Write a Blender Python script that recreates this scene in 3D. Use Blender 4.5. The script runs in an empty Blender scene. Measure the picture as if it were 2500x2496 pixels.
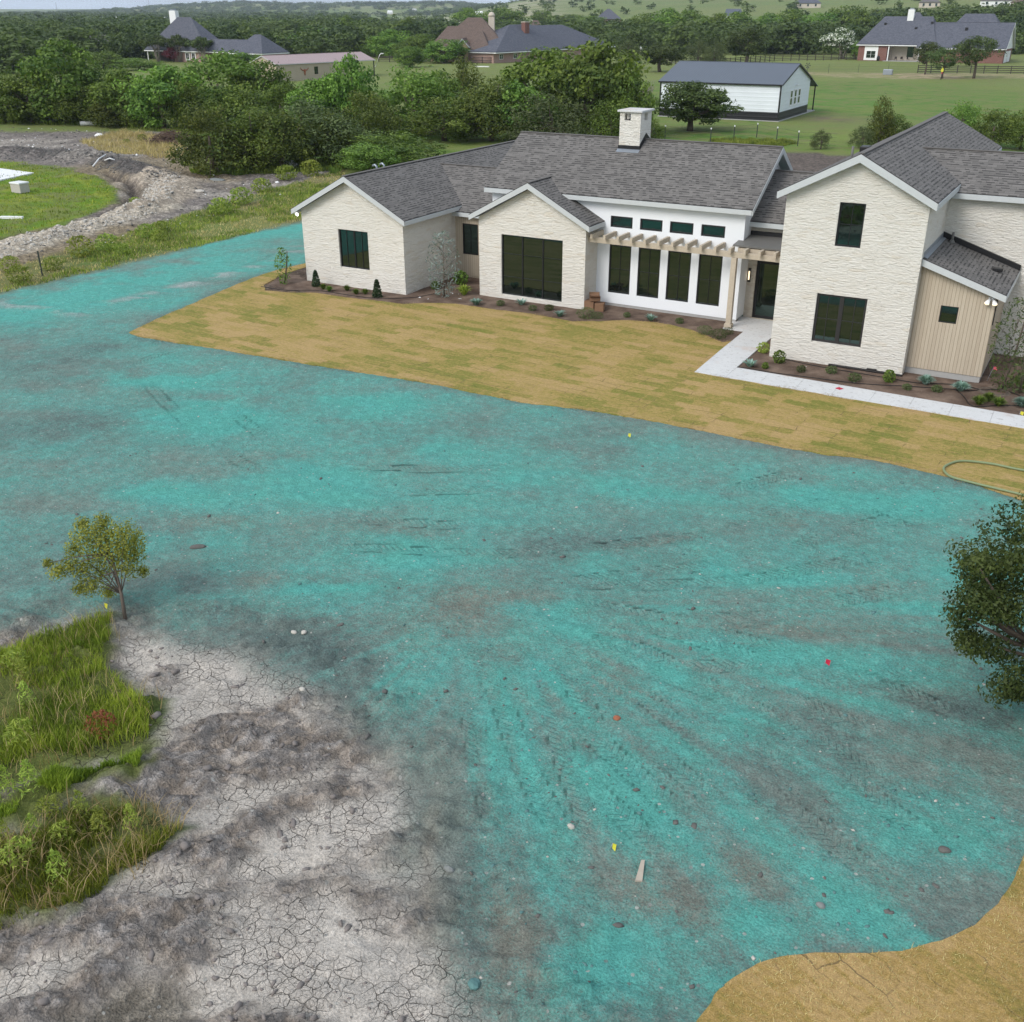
import bpy, bmesh, math, random
import numpy as np
from mathutils import Vector, Matrix
from mathutils.geometry import tessellate_polygon
R = math.radians
random.seed(7)
rng = np.random.default_rng(11)
SC = bpy.context.scene
COL = SC.collection

# ------------------------------------------------------------------ camera
CAM = np.array([34.06, -39.63, 12.131]); FPX = 2515.1
PITCH, ROLL, YAW = R(25.978), R(0.094), R(-29.42)
FW = np.array([math.sin(YAW)*math.cos(PITCH), math.cos(YAW)*math.cos(PITCH), -math.sin(PITCH)])
_r0 = np.array([math.cos(YAW), -math.sin(YAW), 0.0]); _d0 = -np.cross(_r0, FW)
RT = math.cos(ROLL)*_r0 + math.sin(ROLL)*_d0
DN = -math.sin(ROLL)*_r0 + math.cos(ROLL)*_d0
cd = bpy.data.cameras.new('camera'); cam = bpy.data.objects.new('camera', cd); COL.objects.link(cam)
cam.matrix_world = Matrix(((RT[0], -DN[0], -FW[0], CAM[0]), (RT[1], -DN[1], -FW[1], CAM[1]), (RT[2], -DN[2], -FW[2], CAM[2]), (0, 0, 0, 1)))
cd.sensor_width = 36; cd.sensor_fit = 'HORIZONTAL'; cd.lens = 36*FPX/2500
cd.clip_start = 0.1; cd.clip_end = 30000
SC.camera = cam

# ------------------------------------------------------------------ light
SUN_EL, SUN_AZ = R(40), R(200)          # azimuth clockwise from +Y: light comes from in front of the house, a little left
world = bpy.data.worlds.new('World'); SC.world = world; world.use_nodes = True
wn = world.node_tree; wn.nodes.clear()
sky = wn.nodes.new('ShaderNodeTexSky'); sky.sky_type = 'NISHITA'; sky.sun_disc = False
sky.sun_elevation = SUN_EL; sky.sun_rotation = SUN_AZ; sky.air_density = 1.0; sky.dust_density = 4.0; sky.ozone_density = 1.0
mixw = wn.nodes.new('ShaderNodeMix'); mixw.data_type = 'RGBA'
hsv = wn.nodes.new('ShaderNodeHueSaturation'); hsv.inputs['Saturation'].default_value = 0.55
tcw = wn.nodes.new('ShaderNodeTexCoord'); nzw = wn.nodes.new('ShaderNodeTexNoise')
nzw.inputs['Scale'].default_value = 3.0; nzw.inputs['Detail'].default_value = 6
mpw = wn.nodes.new('ShaderNodeMapping'); mpw.inputs['Scale'].default_value = (1, 1, 4)
wn.links.new(tcw.outputs['Generated'], mpw.inputs[0]); wn.links.new(mpw.outputs[0], nzw.inputs['Vector'])
rmw = wn.nodes.new('ShaderNodeMapRange'); rmw.inputs[1].default_value = .35; rmw.inputs[2].default_value = .65; rmw.inputs[3].default_value = .45; rmw.inputs[4].default_value = .75
wn.links.new(nzw.outputs['Fac'], rmw.inputs[0]); wn.links.new(rmw.outputs[0], mixw.inputs[0])
wn.links.new(sky.outputs[0], hsv.inputs['Color']); wn.links.new(hsv.outputs[0], mixw.inputs[6])
mixw.inputs[7].default_value = (8.0, 9.3, 11.0, 1)      # the grey cloud layer
bgw = wn.nodes.new('ShaderNodeBackground'); bgw.inputs['Strength'].default_value = 0.10
outw = wn.nodes.new('ShaderNodeOutputWorld')
wn.links.new(mixw.outputs[2], bgw.inputs['Color']); wn.links.new(bgw.outputs[0], outw.inputs['Surface'])
ld = bpy.data.lights.new('sun', 'SUN'); ld.energy = 1.7; ld.angle = R(28); ld.color = (1, 0.965, 0.92)
sun = bpy.data.objects.new('sun', ld); COL.objects.link(sun)
sd = Vector((math.sin(SUN_AZ)*math.cos(SUN_EL), math.cos(SUN_AZ)*math.cos(SUN_EL), math.sin(SUN_EL)))
sun.rotation_euler = sd.to_track_quat('Z', 'Y').to_euler()
SC.view_settings.view_transform = 'Standard'; SC.view_settings.look = 'None'
SC.view_settings.exposure = 0.3; SC.view_settings.gamma = 1.0; SC.view_settings.use_curve_mapping = False
SC.render.engine = 'CYCLES'; SC.cycles.use_denoising = True
SC.cycles.max_bounces = 6; SC.cycles.diffuse_bounces = 3; SC.cycles.glossy_bounces = 3; SC.cycles.transparent_max_bounces = 8
SC.cycles.volume_bounces = 0

# ------------------------------------------------------------------ where a point of the photograph lies
S = 2500/1932.0
def ray(x, y): return FW + RT*(x-1250)/FPX + DN*(y-1248)/FPX
def gz(x, y, z=0.0):
    w = ray(x, y); t = (z-CAM[2])/w[2]; return CAM + t*w
def g(x, y): return gz(x*S, y*S)                      # in overview pixels
def gl(pts): return np.array([g(*p)[:2] for p in pts])
def hgt(x, yb, yt):                                   # height of something standing at the ground under (x,yb)
    b = gz(x, yb); w = ray(x, yt); t = np.hypot(*(b-CAM)[:2])/np.hypot(*w[:2]); return b, (CAM+t*w)[2]

# ------------------------------------------------------------------ objects
def tag(o, label=None, cat=None, group=None, kind=None):
    for k, v in (('label', label), ('category', cat), ('group', group), ('kind', kind)):
        if v: o[k] = v
    return o
def thing(name, label, cat, loc=(0, 0, 0), rz=0.0, group=None, scale=None):
    o = bpy.data.objects.new(name, None); COL.objects.link(o); o.empty_display_size = .2
    o.location = loc; o.rotation_euler = (0, 0, rz)
    if scale is not None: o.scale = scale
    return tag(o, label, cat, group)
def link(name, me, parent=None):
    o = bpy.data.objects.new(name, me); COL.objects.link(o)
    if parent is not None: o.parent = parent
    return o
def np_mesh(name, V, F, mat, uv=None, attrs=None, smooth=False):
    V = np.asarray(V, np.float32); F = np.asarray(F, np.int32); n = F.shape[1]
    me = bpy.data.meshes.new(name)
    me.vertices.add(len(V)); me.vertices.foreach_set('co', V.ravel())
    me.loops.add(F.size); me.loops.foreach_set('vertex_index', F.ravel())
    me.polygons.add(len(F)); me.polygons.foreach_set('loop_start', np.arange(0, F.size, n, dtype=np.int32))
    me.polygons.foreach_set('loop_total', np.full(len(F), n, np.int32))
    if smooth: me.polygons.foreach_set('use_smooth', np.ones(len(F), bool))
    me.update(calc_edges=True)
    for k, (typ, dat) in (attrs or {}).items():
        a = me.attributes.new(k, typ, 'POINT')
        a.data.foreach_set({'FLOAT': 'value', 'FLOAT_VECTOR': 'vector', 'FLOAT_COLOR': 'color'}[typ], np.asarray(dat, np.float32).ravel())
    if mat: me.materials.append(mat)
    return me
class MB:
    """collects faces (with uv) and builds them as one mesh"""
    def __init__(s): s.v = []; s.f = []; s.uv = []; s.mi = []; s.sm = []
    def face(s, pts, uv=None, mi=0, sm=False):
        i = len(s.v); s.v += [tuple(map(float, p)) for p in pts]; s.f.append(list(range(i, i+len(pts))))
        s.uv.append(uv if uv else [(0, 0)]*len(pts)); s.mi.append(mi); s.sm.append(sm)
    def box(s, a, b, mi=0):
        x0, y0, z0 = [min(p, q) for p, q in zip(a, b)]; x1, y1, z1 = [max(p, q) for p, q in zip(a, b)]
        c = [(x0,y0,z0),(x1,y0,z0),(x1,y1,z0),(x0,y1,z0),(x0,y0,z1),(x1,y0,z1),(x1,y1,z1),(x0,y1,z1)]
        for q in ((3,2,1,0),(4,5,6,7),(0,1,5,4),(1,2,6,5),(2,3,7,6),(3,0,4,7)): s.face([c[k] for k in q], mi=mi)
    def prism(s, poly, d, mi=0):
        """poly (3d, planar) pushed along d"""
        d = np.array(d); P = [np.array(p, float) for p in poly]; n = len(P)
        s.face(P[::-1], mi=mi); s.face([p+d for p in P], mi=mi)
        for k in range(n): s.face([P[k], P[(k+1)%n], P[(k+1)%n]+d, P[k]+d], mi=mi)
    def beam(s, a, b, w, h, mi=0, up=(0, 0, 1)):
        a = Vector(a); b = Vector(b); d = (b-a).normalized(); u = Vector(up)
        if abs(d.dot(u)) > .99: u = Vector((1, 0, 0))
        x = d.cross(u).normalized()*w/2; y = x.cross(d).normalized()*h/2
        s.prism([a-x-y, a+x-y, a+x+y, a-x+y], b-a, mi)
    def tube(s, pts, rad, n=8, mi=0, cap=True):
        P = [Vector(p) for p in pts]; rings = []
        rr = rad if hasattr(rad, '__len__') else [rad]*len(P)
        for k, p in enumerate(P):
            d = (P[min(k+1, len(P)-1)]-P[max(k-1, 0)]).normalized(); u = Vector((0, 0, 1)) if abs(d.z) < .9 else Vector((1, 0, 0))
            x = d.cross(u).normalized(); y = d.cross(x).normalized()
            rings.append([p+(x*math.cos(2*math.pi*j/n)+y*math.sin(2*math.pi*j/n))*rr[k] for j in range(n)])
        i0 = len(s.v)
        for r in rings: s.v += [tuple(p) for p in r]
        def addf(ix): s.f.append(ix); s.uv.append([(0, 0)]*len(ix)); s.mi.append(mi); s.sm.append(True)
        for k in range(len(P)-1):
            for j in range(n): addf([i0+k*n+j, i0+k*n+(j+1) % n, i0+(k+1)*n+(j+1) % n, i0+(k+1)*n+j])
        if cap: addf([i0+j for j in range(n)][::-1]); addf([i0+(len(P)-1)*n+j for j in range(n)])
    def lathe(s, prof, c=(0, 0, 0), n=16, mi=0):
        s.tube([(c[0], c[1], c[2]+z+k*1e-6) for k, (r, z) in enumerate(prof)], [max(r, 1e-4) for r, z in prof], n, mi)
    def build(s, name, mats, parent=None, bevel=0):
        me = bpy.data.meshes.new(name); me.from_pydata(s.v, [], s.f); me.update()
        uvl = me.uv_layers.new(name='UVMap'); flat = [c for u in s.uv for p in u for c in p]; uvl.data.foreach_set('uv', flat)
        for m in (mats if isinstance(mats, (list, tuple)) else [mats]): me.materials.append(m)
        me.polygons.foreach_set('material_index', s.mi); me.polygons.foreach_set('use_smooth', s.sm)
        bm = bmesh.new(); bm.from_mesh(me); bmesh.ops.remove_doubles(bm, verts=bm.verts, dist=1e-5)
        bmesh.ops.recalc_face_normals(bm, faces=bm.faces); bm.to_mesh(me); bm.free()
        o = link(name, me, parent)
        if bevel:
            b = o.modifiers.new('bevel', 'BEVEL'); b.width = bevel; b.segments = 2; b.limit_method = 'ANGLE'
        return o

# ------------------------------------------------------------------ numpy noise
def _h(ix, iy, sd):
    n = (ix.astype(np.int64)*374761393 + iy.astype(np.int64)*668265263 + sd*1442695041) & 0xffffffff
    n = ((n ^ (n >> 13))*1274126177) & 0xffffffff
    return ((n ^ (n >> 16)) & 0xffff)/65535.0
def worley(x, y, sd=0):
    ix = np.floor(x); iy = np.floor(y); f1 = np.full(x.shape, 9.0); f2 = np.full(x.shape, 9.0); idv = np.zeros(x.shape)
    for dx in (-1, 0, 1):
        for dy in (-1, 0, 1):
            cx = ix+dx; cy = iy+dy; px = cx+_h(cx, cy, sd); py = cy+_h(cx, cy, sd+91); d = np.hypot(px-x, py-y)
            m = d < f1; f2 = np.where(m, f1, np.minimum(f2, d)); idv = np.where(m, _h(cx, cy, sd+7), idv); f1 = np.minimum(f1, d)
    return f1, f2, idv
def vnoise(x, y, sd=0):
    ix = np.floor(x); iy = np.floor(y); fx = x-ix; fy = y-iy; fx = fx*fx*(3-2*fx); fy = fy*fy*(3-2*fy)
    a = _h(ix, iy, sd); b = _h(ix+1, iy, sd); c = _h(ix, iy+1, sd); d = _h(ix+1, iy+1, sd)
    return (a*(1-fx)+b*fx)*(1-fy)+(c*(1-fx)+d*fx)*fy
def fbm(x, y, o=4, sd=0, gain=.5):
    s = 0; a = 1; t = 0
    for k in range(o):
        s = s+a*vnoise(x*2**k+17.3*k, y*2**k-9.1*k, sd+k); t += a; a *= gain
    return s/t
def ss(a, b, x): t = np.clip((x-a)/(b-a), 0, 1); return t*t*(3-2*t)
def sdf(X, Y, poly):
    """signed distance to a polygon, negative inside"""
    d = np.full(X.shape, 1e18); ins = np.zeros(X.shape, bool); n = len(poly)
    for k in range(n):
        ax, ay = poly[k]; bx, by = poly[(k+1) % n]; ex, ey = bx-ax, by-ay
        t = np.clip(((X-ax)*ex+(Y-ay)*ey)/(ex*ex+ey*ey+1e-12), 0, 1)
        d = np.minimum(d, (X-ax-t*ex)**2+(Y-ay-t*ey)**2)
        c = (ay > Y) != (by > Y)
        ins ^= c & (X < ex*(Y-ay)/(ey if abs(ey) > 1e-12 else 1e-12)+ax)
    d = np.sqrt(d); return np.where(ins, -d, d)
def sdpath(X, Y, pts):
    """distance to a polyline, signed side offset and length along it"""
    best = np.full(X.shape, 1e18); u = np.zeros(X.shape); v = np.zeros(X.shape); L = 0
    for k in range(len(pts)-1):
        ax, ay = pts[k]; bx, by = pts[k+1]; ex, ey = bx-ax, by-ay; l = math.hypot(ex, ey)
        t = np.clip(((X-ax)*ex+(Y-ay)*ey)/(l*l), 0, 1); dx = X-ax-t*ex; dy = Y-ay-t*ey; d = dx*dx+dy*dy
        m = d < best; best = np.where(m, d, best); sgn = (ex*(Y-ay)-ey*(X-ax))/l
        u = np.where(m, sgn, u); v = np.where(m, L+t*l, v); L += l
    return np.sqrt(best), u, v, L
def smooth_path(pts, n=6):
    P = [np.array(p, float) for p in pts]; out = []
    for k in range(len(P)-1):
        p0 = P[max(k-1, 0)]; p1 = P[k]; p2 = P[k+1]; p3 = P[min(k+2, len(P)-1)]
        for j in range(n):
            t = j/n; out.append(.5*((2*p1)+(p2-p0)*t+(2*p0-5*p1+4*p2-p3)*t*t+(3*p1-p0-3*p2+p3)*t**3))
    return out+[P[-1]]

# ------------------------------------------------------------------ materials
class NT:
    def __init__(s, name):
        s.m = bpy.data.materials.new(name); s.m.use_nodes = True; s.nt = s.m.node_tree
        s.b = s.nt.nodes['Principled BSDF']
    def n(s, t, ins=None, **props):
        nd = s.nt.nodes.new('ShaderNode'+t)
        for k, v in props.items(): setattr(nd, k, v)
        for k, v in (ins or {}).items(): s.set(nd.inputs[k], v)
        return nd
    def set(s, sock, v):
        if isinstance(v, bpy.types.NodeSocket): s.nt.links.new(v, sock)
        elif isinstance(v, (tuple, list)) and sock.type == 'RGBA' and len(v) == 3: sock.default_value = (*v, 1)
        else: sock.default_value = v
    def P(s, **kw):
        for k, v in kw.items():
            key = {'col': 'Base Color', 'rough': 'Roughness', 'spec': 'Specular IOR Level', 'normal': 'Normal', 'metal': 'Metallic', 'ior': 'IOR',
                   'emit': 'Emission Color', 'estr': 'Emission Strength', 'trans': 'Transmission Weight', 'alpha': 'Alpha', 'coat': 'Coat Weight'}[k]
            s.set(s.b.inputs[key], v)
        return s.m
    def obj(s): return s.n('TexCoord').outputs['Object']
    def uv(s): return s.n('TexCoord').outputs['UV']
    def attr(s, nm, out='Color'): return s.n('Attribute', attribute_name=nm).outputs[out]
    def map(s, vec, sc=(1, 1, 1), rot=(0, 0, 0), loc=(0, 0, 0)): return s.n('Mapping', {0: vec, 1: loc, 2: rot, 3: sc}).outputs[0]
    def noise(s, vec, sc, det=4, ro=.55, out='Fac', dist=0): return s.n('TexNoise', {'Vector': vec, 'Scale': sc, 'Detail': det, 'Roughness': ro, 'Distortion': dist}).outputs[out]
    def math(s, op, a, b=0.0, c=0.0, clamp=False): return s.n('Math', {0: a, 1: b, 2: c}, operation=op, use_clamp=clamp).outputs[0]
    def mix(s, f, a, b, blend='MIX'): return s.n('Mix', {0: f, 6: a, 7: b}, data_type='RGBA', blend_type=blend).outputs[2]
    def rng(s, v, a, b, c=0.0, d=1.0): return s.n('MapRange', {0: v, 1: a, 2: b, 3: c, 4: d}).outputs[0]
    def ramp(s, f, stops):
        nd = s.n('ValToRGB', {0: f}); e = nd.color_ramp.elements
        while len(e) < len(stops): e.new(.5)
        for k, (p, c) in enumerate(stops): e[k].position = p; e[k].color = (*c, 1) if len(c) == 3 else c
        return nd.outputs[0]
    def sep(s, v): return s.n('SeparateXYZ', {0: v}).outputs
    def comb(s, x, y, z=0.0): return s.n('CombineXYZ', {0: x, 1: y, 2: z}).outputs[0]
    def bump(s, h, st=.5, d=.02, nrm=None):
        nd = s.n('Bump', {'Strength': st, 'Distance': d, 'Height': h})
        if nrm is not None: s.set(nd.inputs['Normal'], nrm)
        return nd.outputs[0]
def plain(name, col, rough=.7, var=.12, sc=6, spec=.3, metal=0):
    t = NT(name); o = t.obj(); n = t.noise(o, sc, 5)
    return t.P(col=t.mix(1.0, col, t.mix(n, (1-var,)*3, (1+var,)*3), 'MULTIPLY'), rough=rough, spec=spec, metal=metal, normal=t.bump(t.noise(o, sc*12, 3), .15, .005))

def m_stone(name, a, b, c):
    t = NT(name); x, y, z = t.sep(t.obj()); s_ = t.math('ADD', x, y)
    w = t.noise(t.comb(s_, z), 1.7, 3, out='Color')
    vec = t.n('VectorMath', {0: t.comb(t.math('MULTIPLY', s_, 2.4), t.math('MULTIPLY', z, 9.5)), 1: t.n('VectorMath', {0: w, 1: (.9, .9, 0)}, operation='MULTIPLY').outputs[0]}, operation='ADD').outputs[0]
    v1 = t.n('TexVoronoi', {'Vector': vec, 'Scale': 1.0}, voronoi_dimensions='2D')
    ed = t.n('TexVoronoi', {'Vector': vec, 'Scale': 1.0}, voronoi_dimensions='2D', feature='DISTANCE_TO_EDGE').outputs['Distance']
    nf = t.noise(t.map(t.obj(), (3, 3, 9)), 3.2, 8, .7)
    col = t.ramp(t.sep(v1.outputs['Color'])[0], [(0, a), (.5, b), (.9, a), (1, tuple(.55*p+.45*q for p, q in zip(a, c)))])
    col = t.mix(1.0, col, t.mix(nf, (.86, .855, .84), (1.07, 1.07, 1.07)), 'MULTIPLY')
    big = t.noise(t.obj(), .35, 4); col = t.mix(1.0, col, t.mix(big, (.93, .925, .91), (1.04, 1.04, 1.04)), 'MULTIPLY')
    nb = t.noise(t.map(t.obj(), (2.6, 2.6, 9)), 1.9, 6, .65); h = t.math('ADD', t.math('MULTIPLY', t.sep(v1.outputs['Color'])[1], .45), t.math('ADD', t.math('MULTIPLY', nf, .7), t.math('MULTIPLY', nb, 1.2)))
    h = t.math('ADD', h, t.math('MULTIPLY', t.rng(ed, 0, .2), .12))
    return t.P(col=col, rough=.9, spec=.2, normal=t.bump(h, 1.0, .062))
M = {}
M['stone'] = m_stone('limestone', (.80, .762, .692), (.83, .80, .738), (.73, .65, .53))
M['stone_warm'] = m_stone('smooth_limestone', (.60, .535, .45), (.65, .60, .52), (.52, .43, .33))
t = NT('stucco'); o = t.obj()
M['stucco'] = t.P(col=t.mix(t.noise(o, .8, 6), (.74, .76, .78), (.80, .815, .83)), rough=.92, spec=.15, normal=t.bump(t.noise(o, 60, 3), .15, .004))
M['fascia'] = plain('painted_fascia', (.50, .52, .52), .6, .06)
t = NT('board_siding'); x, y, z = t.sep(t.obj()); s_ = t.math('ADD', x, t.math('MULTIPLY', y, .98))
st = t.math('FRACT', t.math('MULTIPLY', s_, 8.2)); groove = t.math('LESS_THAN', st, .09)
bid = t.math('FLOOR', t.math('MULTIPLY', s_, 8.2)); rnd = t.n('TexWhiteNoise', {'W': bid}, noise_dimensions='1D').outputs['Value']
grain = t.noise(t.map(t.obj(), (14, 14, 1.2)), 2, 5)
c = t.mix(rnd, (.44, .37, .285), (.50, .43, .335)); c = t.mix(1.0, c, t.mix(grain, (.84, .83, .81), (1.1, 1.1, 1.1)), 'MULTIPLY')
c = t.mix(groove, c, (.24, .195, .14))
M['siding'] = t.P(col=c, rough=.8, spec=.2, normal=t.bump(groove, .6, -.012))
def m_shingle(name, a, b, c, rowh=.145, dash=True):
    t = NT(name); u = t.uv()
    br = t.n('TexBrick', {'Vector': u, 'Color1': a, 'Color2': b, 'Mortar': c, 'Scale': 1.0, 'Mortar Size': .004, 'Mortar Smooth': .1, 'Bias': 0.0, 'Brick Width': .36, 'Row Height': rowh}, offset=.5)
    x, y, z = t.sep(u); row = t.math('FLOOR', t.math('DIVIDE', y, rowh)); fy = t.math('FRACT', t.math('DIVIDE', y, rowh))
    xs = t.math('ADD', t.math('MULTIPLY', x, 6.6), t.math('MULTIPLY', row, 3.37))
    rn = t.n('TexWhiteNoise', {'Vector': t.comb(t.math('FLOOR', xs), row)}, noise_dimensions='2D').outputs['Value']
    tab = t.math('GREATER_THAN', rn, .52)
    dk = t.math('MULTIPLY', t.math('LESS_THAN', fy, .36), tab)  # row-bottom dashes: dark tab band plus tab-edge shadow, put into the colour
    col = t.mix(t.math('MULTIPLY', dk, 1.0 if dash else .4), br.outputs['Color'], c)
    nz = t.noise(t.obj(), 1.1, 5); col = t.mix(1.0, col, t.mix(nz, (.82, .82, .82), (1.18, 1.17, 1.16)), 'MULTIPLY')
    gr = t.noise(t.obj(), 90, 2); col = t.mix(1.0, col, t.mix(gr, (.75, .75, .75), (1.25, 1.25, 1.25)), 'MULTIPLY')
    h = t.math('SUBTRACT', t.math('MULTIPLY', tab, .4), t.math('MULTIPLY', fy, .6))
    return t.P(col=col, rough=.92, spec=.2, normal=t.bump(h, .8, .014))
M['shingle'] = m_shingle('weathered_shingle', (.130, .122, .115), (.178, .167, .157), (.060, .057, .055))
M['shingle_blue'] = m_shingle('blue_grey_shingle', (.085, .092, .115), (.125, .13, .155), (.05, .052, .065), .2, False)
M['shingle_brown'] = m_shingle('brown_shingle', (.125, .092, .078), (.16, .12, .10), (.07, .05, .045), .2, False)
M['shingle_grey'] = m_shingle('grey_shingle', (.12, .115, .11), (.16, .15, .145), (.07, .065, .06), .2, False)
t = NT('dark_glass'); o = t.obj()
t.b.inputs['Specular Tint'].default_value = (.55, .80, .72, 1)
M['glass'] = t.P(col=(.006, .008, .007), rough=.015, ior=1.8, spec=.72)
M['black'] = plain('black_metal', (.016, .016, .017), .45, .1)
M['bronze'] = plain('dark_bronze', (.03, .028, .027), .5, .1)
M['flash'] = plain('metal_flashing', (.30, .33, .37), .4, .1, metal=.5)
M['porchmetal'] = plain('grey_standing_metal', (.14, .135, .125), .5, .08)
t = NT('oak_beam'); gr = t.noise(t.map(t.obj(), (3, 3, 3)), 4, 6)
M['wood'] = t.P(col=t.mix(gr, (.40, .335, .25), (.55, .48, .385)), rough=.75, spec=.2)
t = NT('concrete'); o = t.obj(); n1 = t.noise(o, 1.3, 7, .6); n2 = t.noise(t.map(o, (1, 1.3, 1)), 5.5, 6, .65)
c = t.mix(n1, (.52, .52, .515), (.66, .655, .64)); c = t.mix(t.rng(n2, .56, .68), c, (.38, .36, .335)); c = t.mix(t.rng(t.noise(o, .9, 3), .6, .75), c, (.55, .47, .42))
M['concrete'] = t.P(col=c, rough=.9, spec=.2, normal=t.bump(n2, .15, .01))
M['slab'] = plain('slab_concrete', (.36, .355, .34), .9, .15)
M['white'] = plain('white_paint', (.78, .78, .77), .5, .05)
M['pvc'] = plain('white_plastic', (.75, .75, .74), .4, .06)
M['red'] = plain('red_plastic', (.48, .02, .05), .5, .05)
M['yellow'] = plain('yellow_plastic', (.62, .58, .05), .5, .05)
M['pink'] = plain('pink_ribbon', (.75, .13, .17), .6, .05)
M['hose'] = plain('green_hose', (.20, .25, .13), .5, .1)
M['tube'] = plain('black_tubing', (.018, .016, .015), .6, .1)
M['card'] = plain('cardboard', (.21, .12, .07), .85, .2)
M['scrap'] = plain('weathered_wood', (.42, .36, .29), .85, .2)
M['rock'] = plain('limestone_rock', (.46, .43, .38), .95, .25, 12)
M['rockd'] = plain('grey_rock', (.20, .21, .20), .95, .25, 12)
M['brickrock'] = plain('orange_brick', (.30, .11, .06), .9, .2)
M['bark'] = plain('bark', (.12, .095, .075), .95, .3, 9)
M['barkpale'] = plain('pale_bark', (.27, .235, .20), .95, .25, 9)
M['postwood'] = plain('dark_fence_wood', (.055, .045, .04), .85, .2)
M['tpost'] = plain('green_steel', (.05, .06, .05), .6, .15)
t = NT('lamp_glow'); M['glow'] = t.P(col=(.8, .75, .65), emit=(1, .78, .5), estr=1.3)
t = NT('flood_glow'); M['glowwhite'] = t.P(col=(.8, .8, .8), emit=(1, .97, .92), estr=3.0)
def m_brick(name, a, b, mo):
    t = NT(name); x, y, z = t.sep(t.obj())
    br = t.n('TexBrick', {'Vector': t.comb(t.math('ADD', x, y), z), 'Color1': a, 'Color2': b, 'Mortar': mo, 'Scale': 1.0, 'Mortar Size': .008, 'Brick Width': .24, 'Row Height': .085})
    return t.P(col=br.outputs['Color'], rough=.9, spec=.15)
M['brick'] = m_brick('red_brick', (.16, .06, .045), (.22, .085, .065), (.26, .22, .2))
M['brick_pink'] = m_brick('pink_brick', (.33, .19, .155), (.40, .25, .21), (.42, .37, .33))
M['brick_tan'] = m_brick('tan_fieldstone', (.30, .20, .11), (.40, .29, .17), (.38, .32, .25))
M['brick_cream'] = m_brick('cream_brick', (.48, .42, .34), (.55, .49, .41), (.5, .45, .4))
def m_rib(name, col, per=.25, horiz=False, rough=.45):
    t = NT(name); x, y, z = t.sep(t.obj()); k = z if horiz else t.math('ADD', x, y)
    f = t.math('FRACT', t.math('DIVIDE', k, per)); h = t.rng(t.math('ABSOLUTE', t.math('SUBTRACT', f, .5)), .28, .40)
    n = t.noise(t.obj(), .6, 4)
    return t.P(col=t.mix(1.0, col, t.mix(n, (.92,)*3, (1.06,)*3), 'MULTIPLY'), rough=rough, spec=.4, normal=t.bump(h, .35, .03))
M['rib_white'] = m_rib('white_ribbed_metal', (.72, .76, .80), .45, True)
M['rib_black'] = m_rib('black_ribbed_metal', (.018, .018, .022), .45, True)
M['rib_roof'] = m_rib('slate_blue_metal', (.09, .105, .13), .35)
M['rib_tan'] = m_rib('tan_ribbed_metal', (.42, .35, .26), .6)
M['rib_pink'] = m_rib('faded_red_metal_roof', (.36, .26, .25), .6)
def m_leaf(name, a, b, c=None, rough=.6):
    """leaf colour varies leaf to leaf and clump to clump"""
    t = NT(name); v = t.attr('var', 'Fac'); oi = t.n('ObjectInfo').outputs['Random']
    col = t.mix(v, a, b)
    if c: col = t.mix(t.math('GREATER_THAN', t.attr('bloom', 'Fac'), .5), col, c)
    col = t.n('HueSaturation', {'Hue': t.rng(oi, 0, 1, .478, .512), 'Saturation': 1.0, 'Value': t.rng(oi, 0, 1, .80, 1.38), 'Color': col}).outputs[0]
    t.P(col=col, rough=rough, spec=.25)
    tr = t.n('BsdfTranslucent', {'Color': t.mix(1.0, col, (1.0, 1.2, .5), 'MULTIPLY')}).outputs[0]
    mx = t.n('MixShader', {0: .25, 1: t.b.outputs[0], 2: tr}).outputs[0]
    t.nt.links.new(mx, t.nt.nodes['Material Output'].inputs['Surface']); return t.m
M['lf_cedar'] = m_leaf('cedar_leaf', (.036, .066, .012), (.15, .19, .034))
M['lf_elm'] = m_leaf('elm_leaf', (.044, .098, .016), (.18, .27, .046))
M['lf_far'] = m_leaf('far_leaf', (.030, .064, .020), (.115, .175, .045))
M['lf_bright'] = m_leaf('bright_leaf', (.060, .125, .022), (.19, .30, .055))
M['lf_olive'] = m_leaf('olive_leaf', (.045, .066, .024), (.125, .155, .058))
M['lf_oak'] = m_leaf('oak_leaf', (.030, .052, .016), (.10, .14, .036))
M['lf_hero'] = m_leaf('dark_elm_leaf', (.020, .046, .011), (.095, .14, .034))
M['lf_sap'] = m_leaf('sapling_leaf', (.12, .135, .018), (.33, .34, .055))
M['lf_white'] = m_leaf('white_bloom', (.05, .09, .03), (.10, .15, .05), (.72, .72, .66))
M['lf_purple'] = m_leaf('purple_leaf', (.11, .025, .035), (.22, .055, .075))
M['lf_blue'] = m_leaf('blue_cedar_leaf', (.13, .165, .15), (.30, .36, .34))
M['lf_grass'] = m_leaf('grass_blade', (.095, .145, .016), (.34, .39, .05))
M['lf_weed'] = m_leaf('weed_leaf', (.085, .135, .022), (.30, .35, .06))
M['lf_straw'] = m_leaf('straw_blade', (.30, .22, .10), (.50, .40, .20))
M['lf_rust'] = m_leaf('rust_leaf', (.16, .055, .02), (.32, .12, .05))
M['lf_dkgreen'] = m_leaf('boxwood_leaf', (.018, .040, .018), (.05, .085, .035))
M['lf_agave'] = m_leaf('agave_leaf', (.13, .22, .19), (.30, .42, .37))
M['lf_lime'] = m_leaf('lime_leaf', (.14, .20, .03), (.34, .40, .07))
M['lf_dead'] = m_leaf('dead_twig', (.12, .075, .055), (.22, .15, .11))

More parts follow.
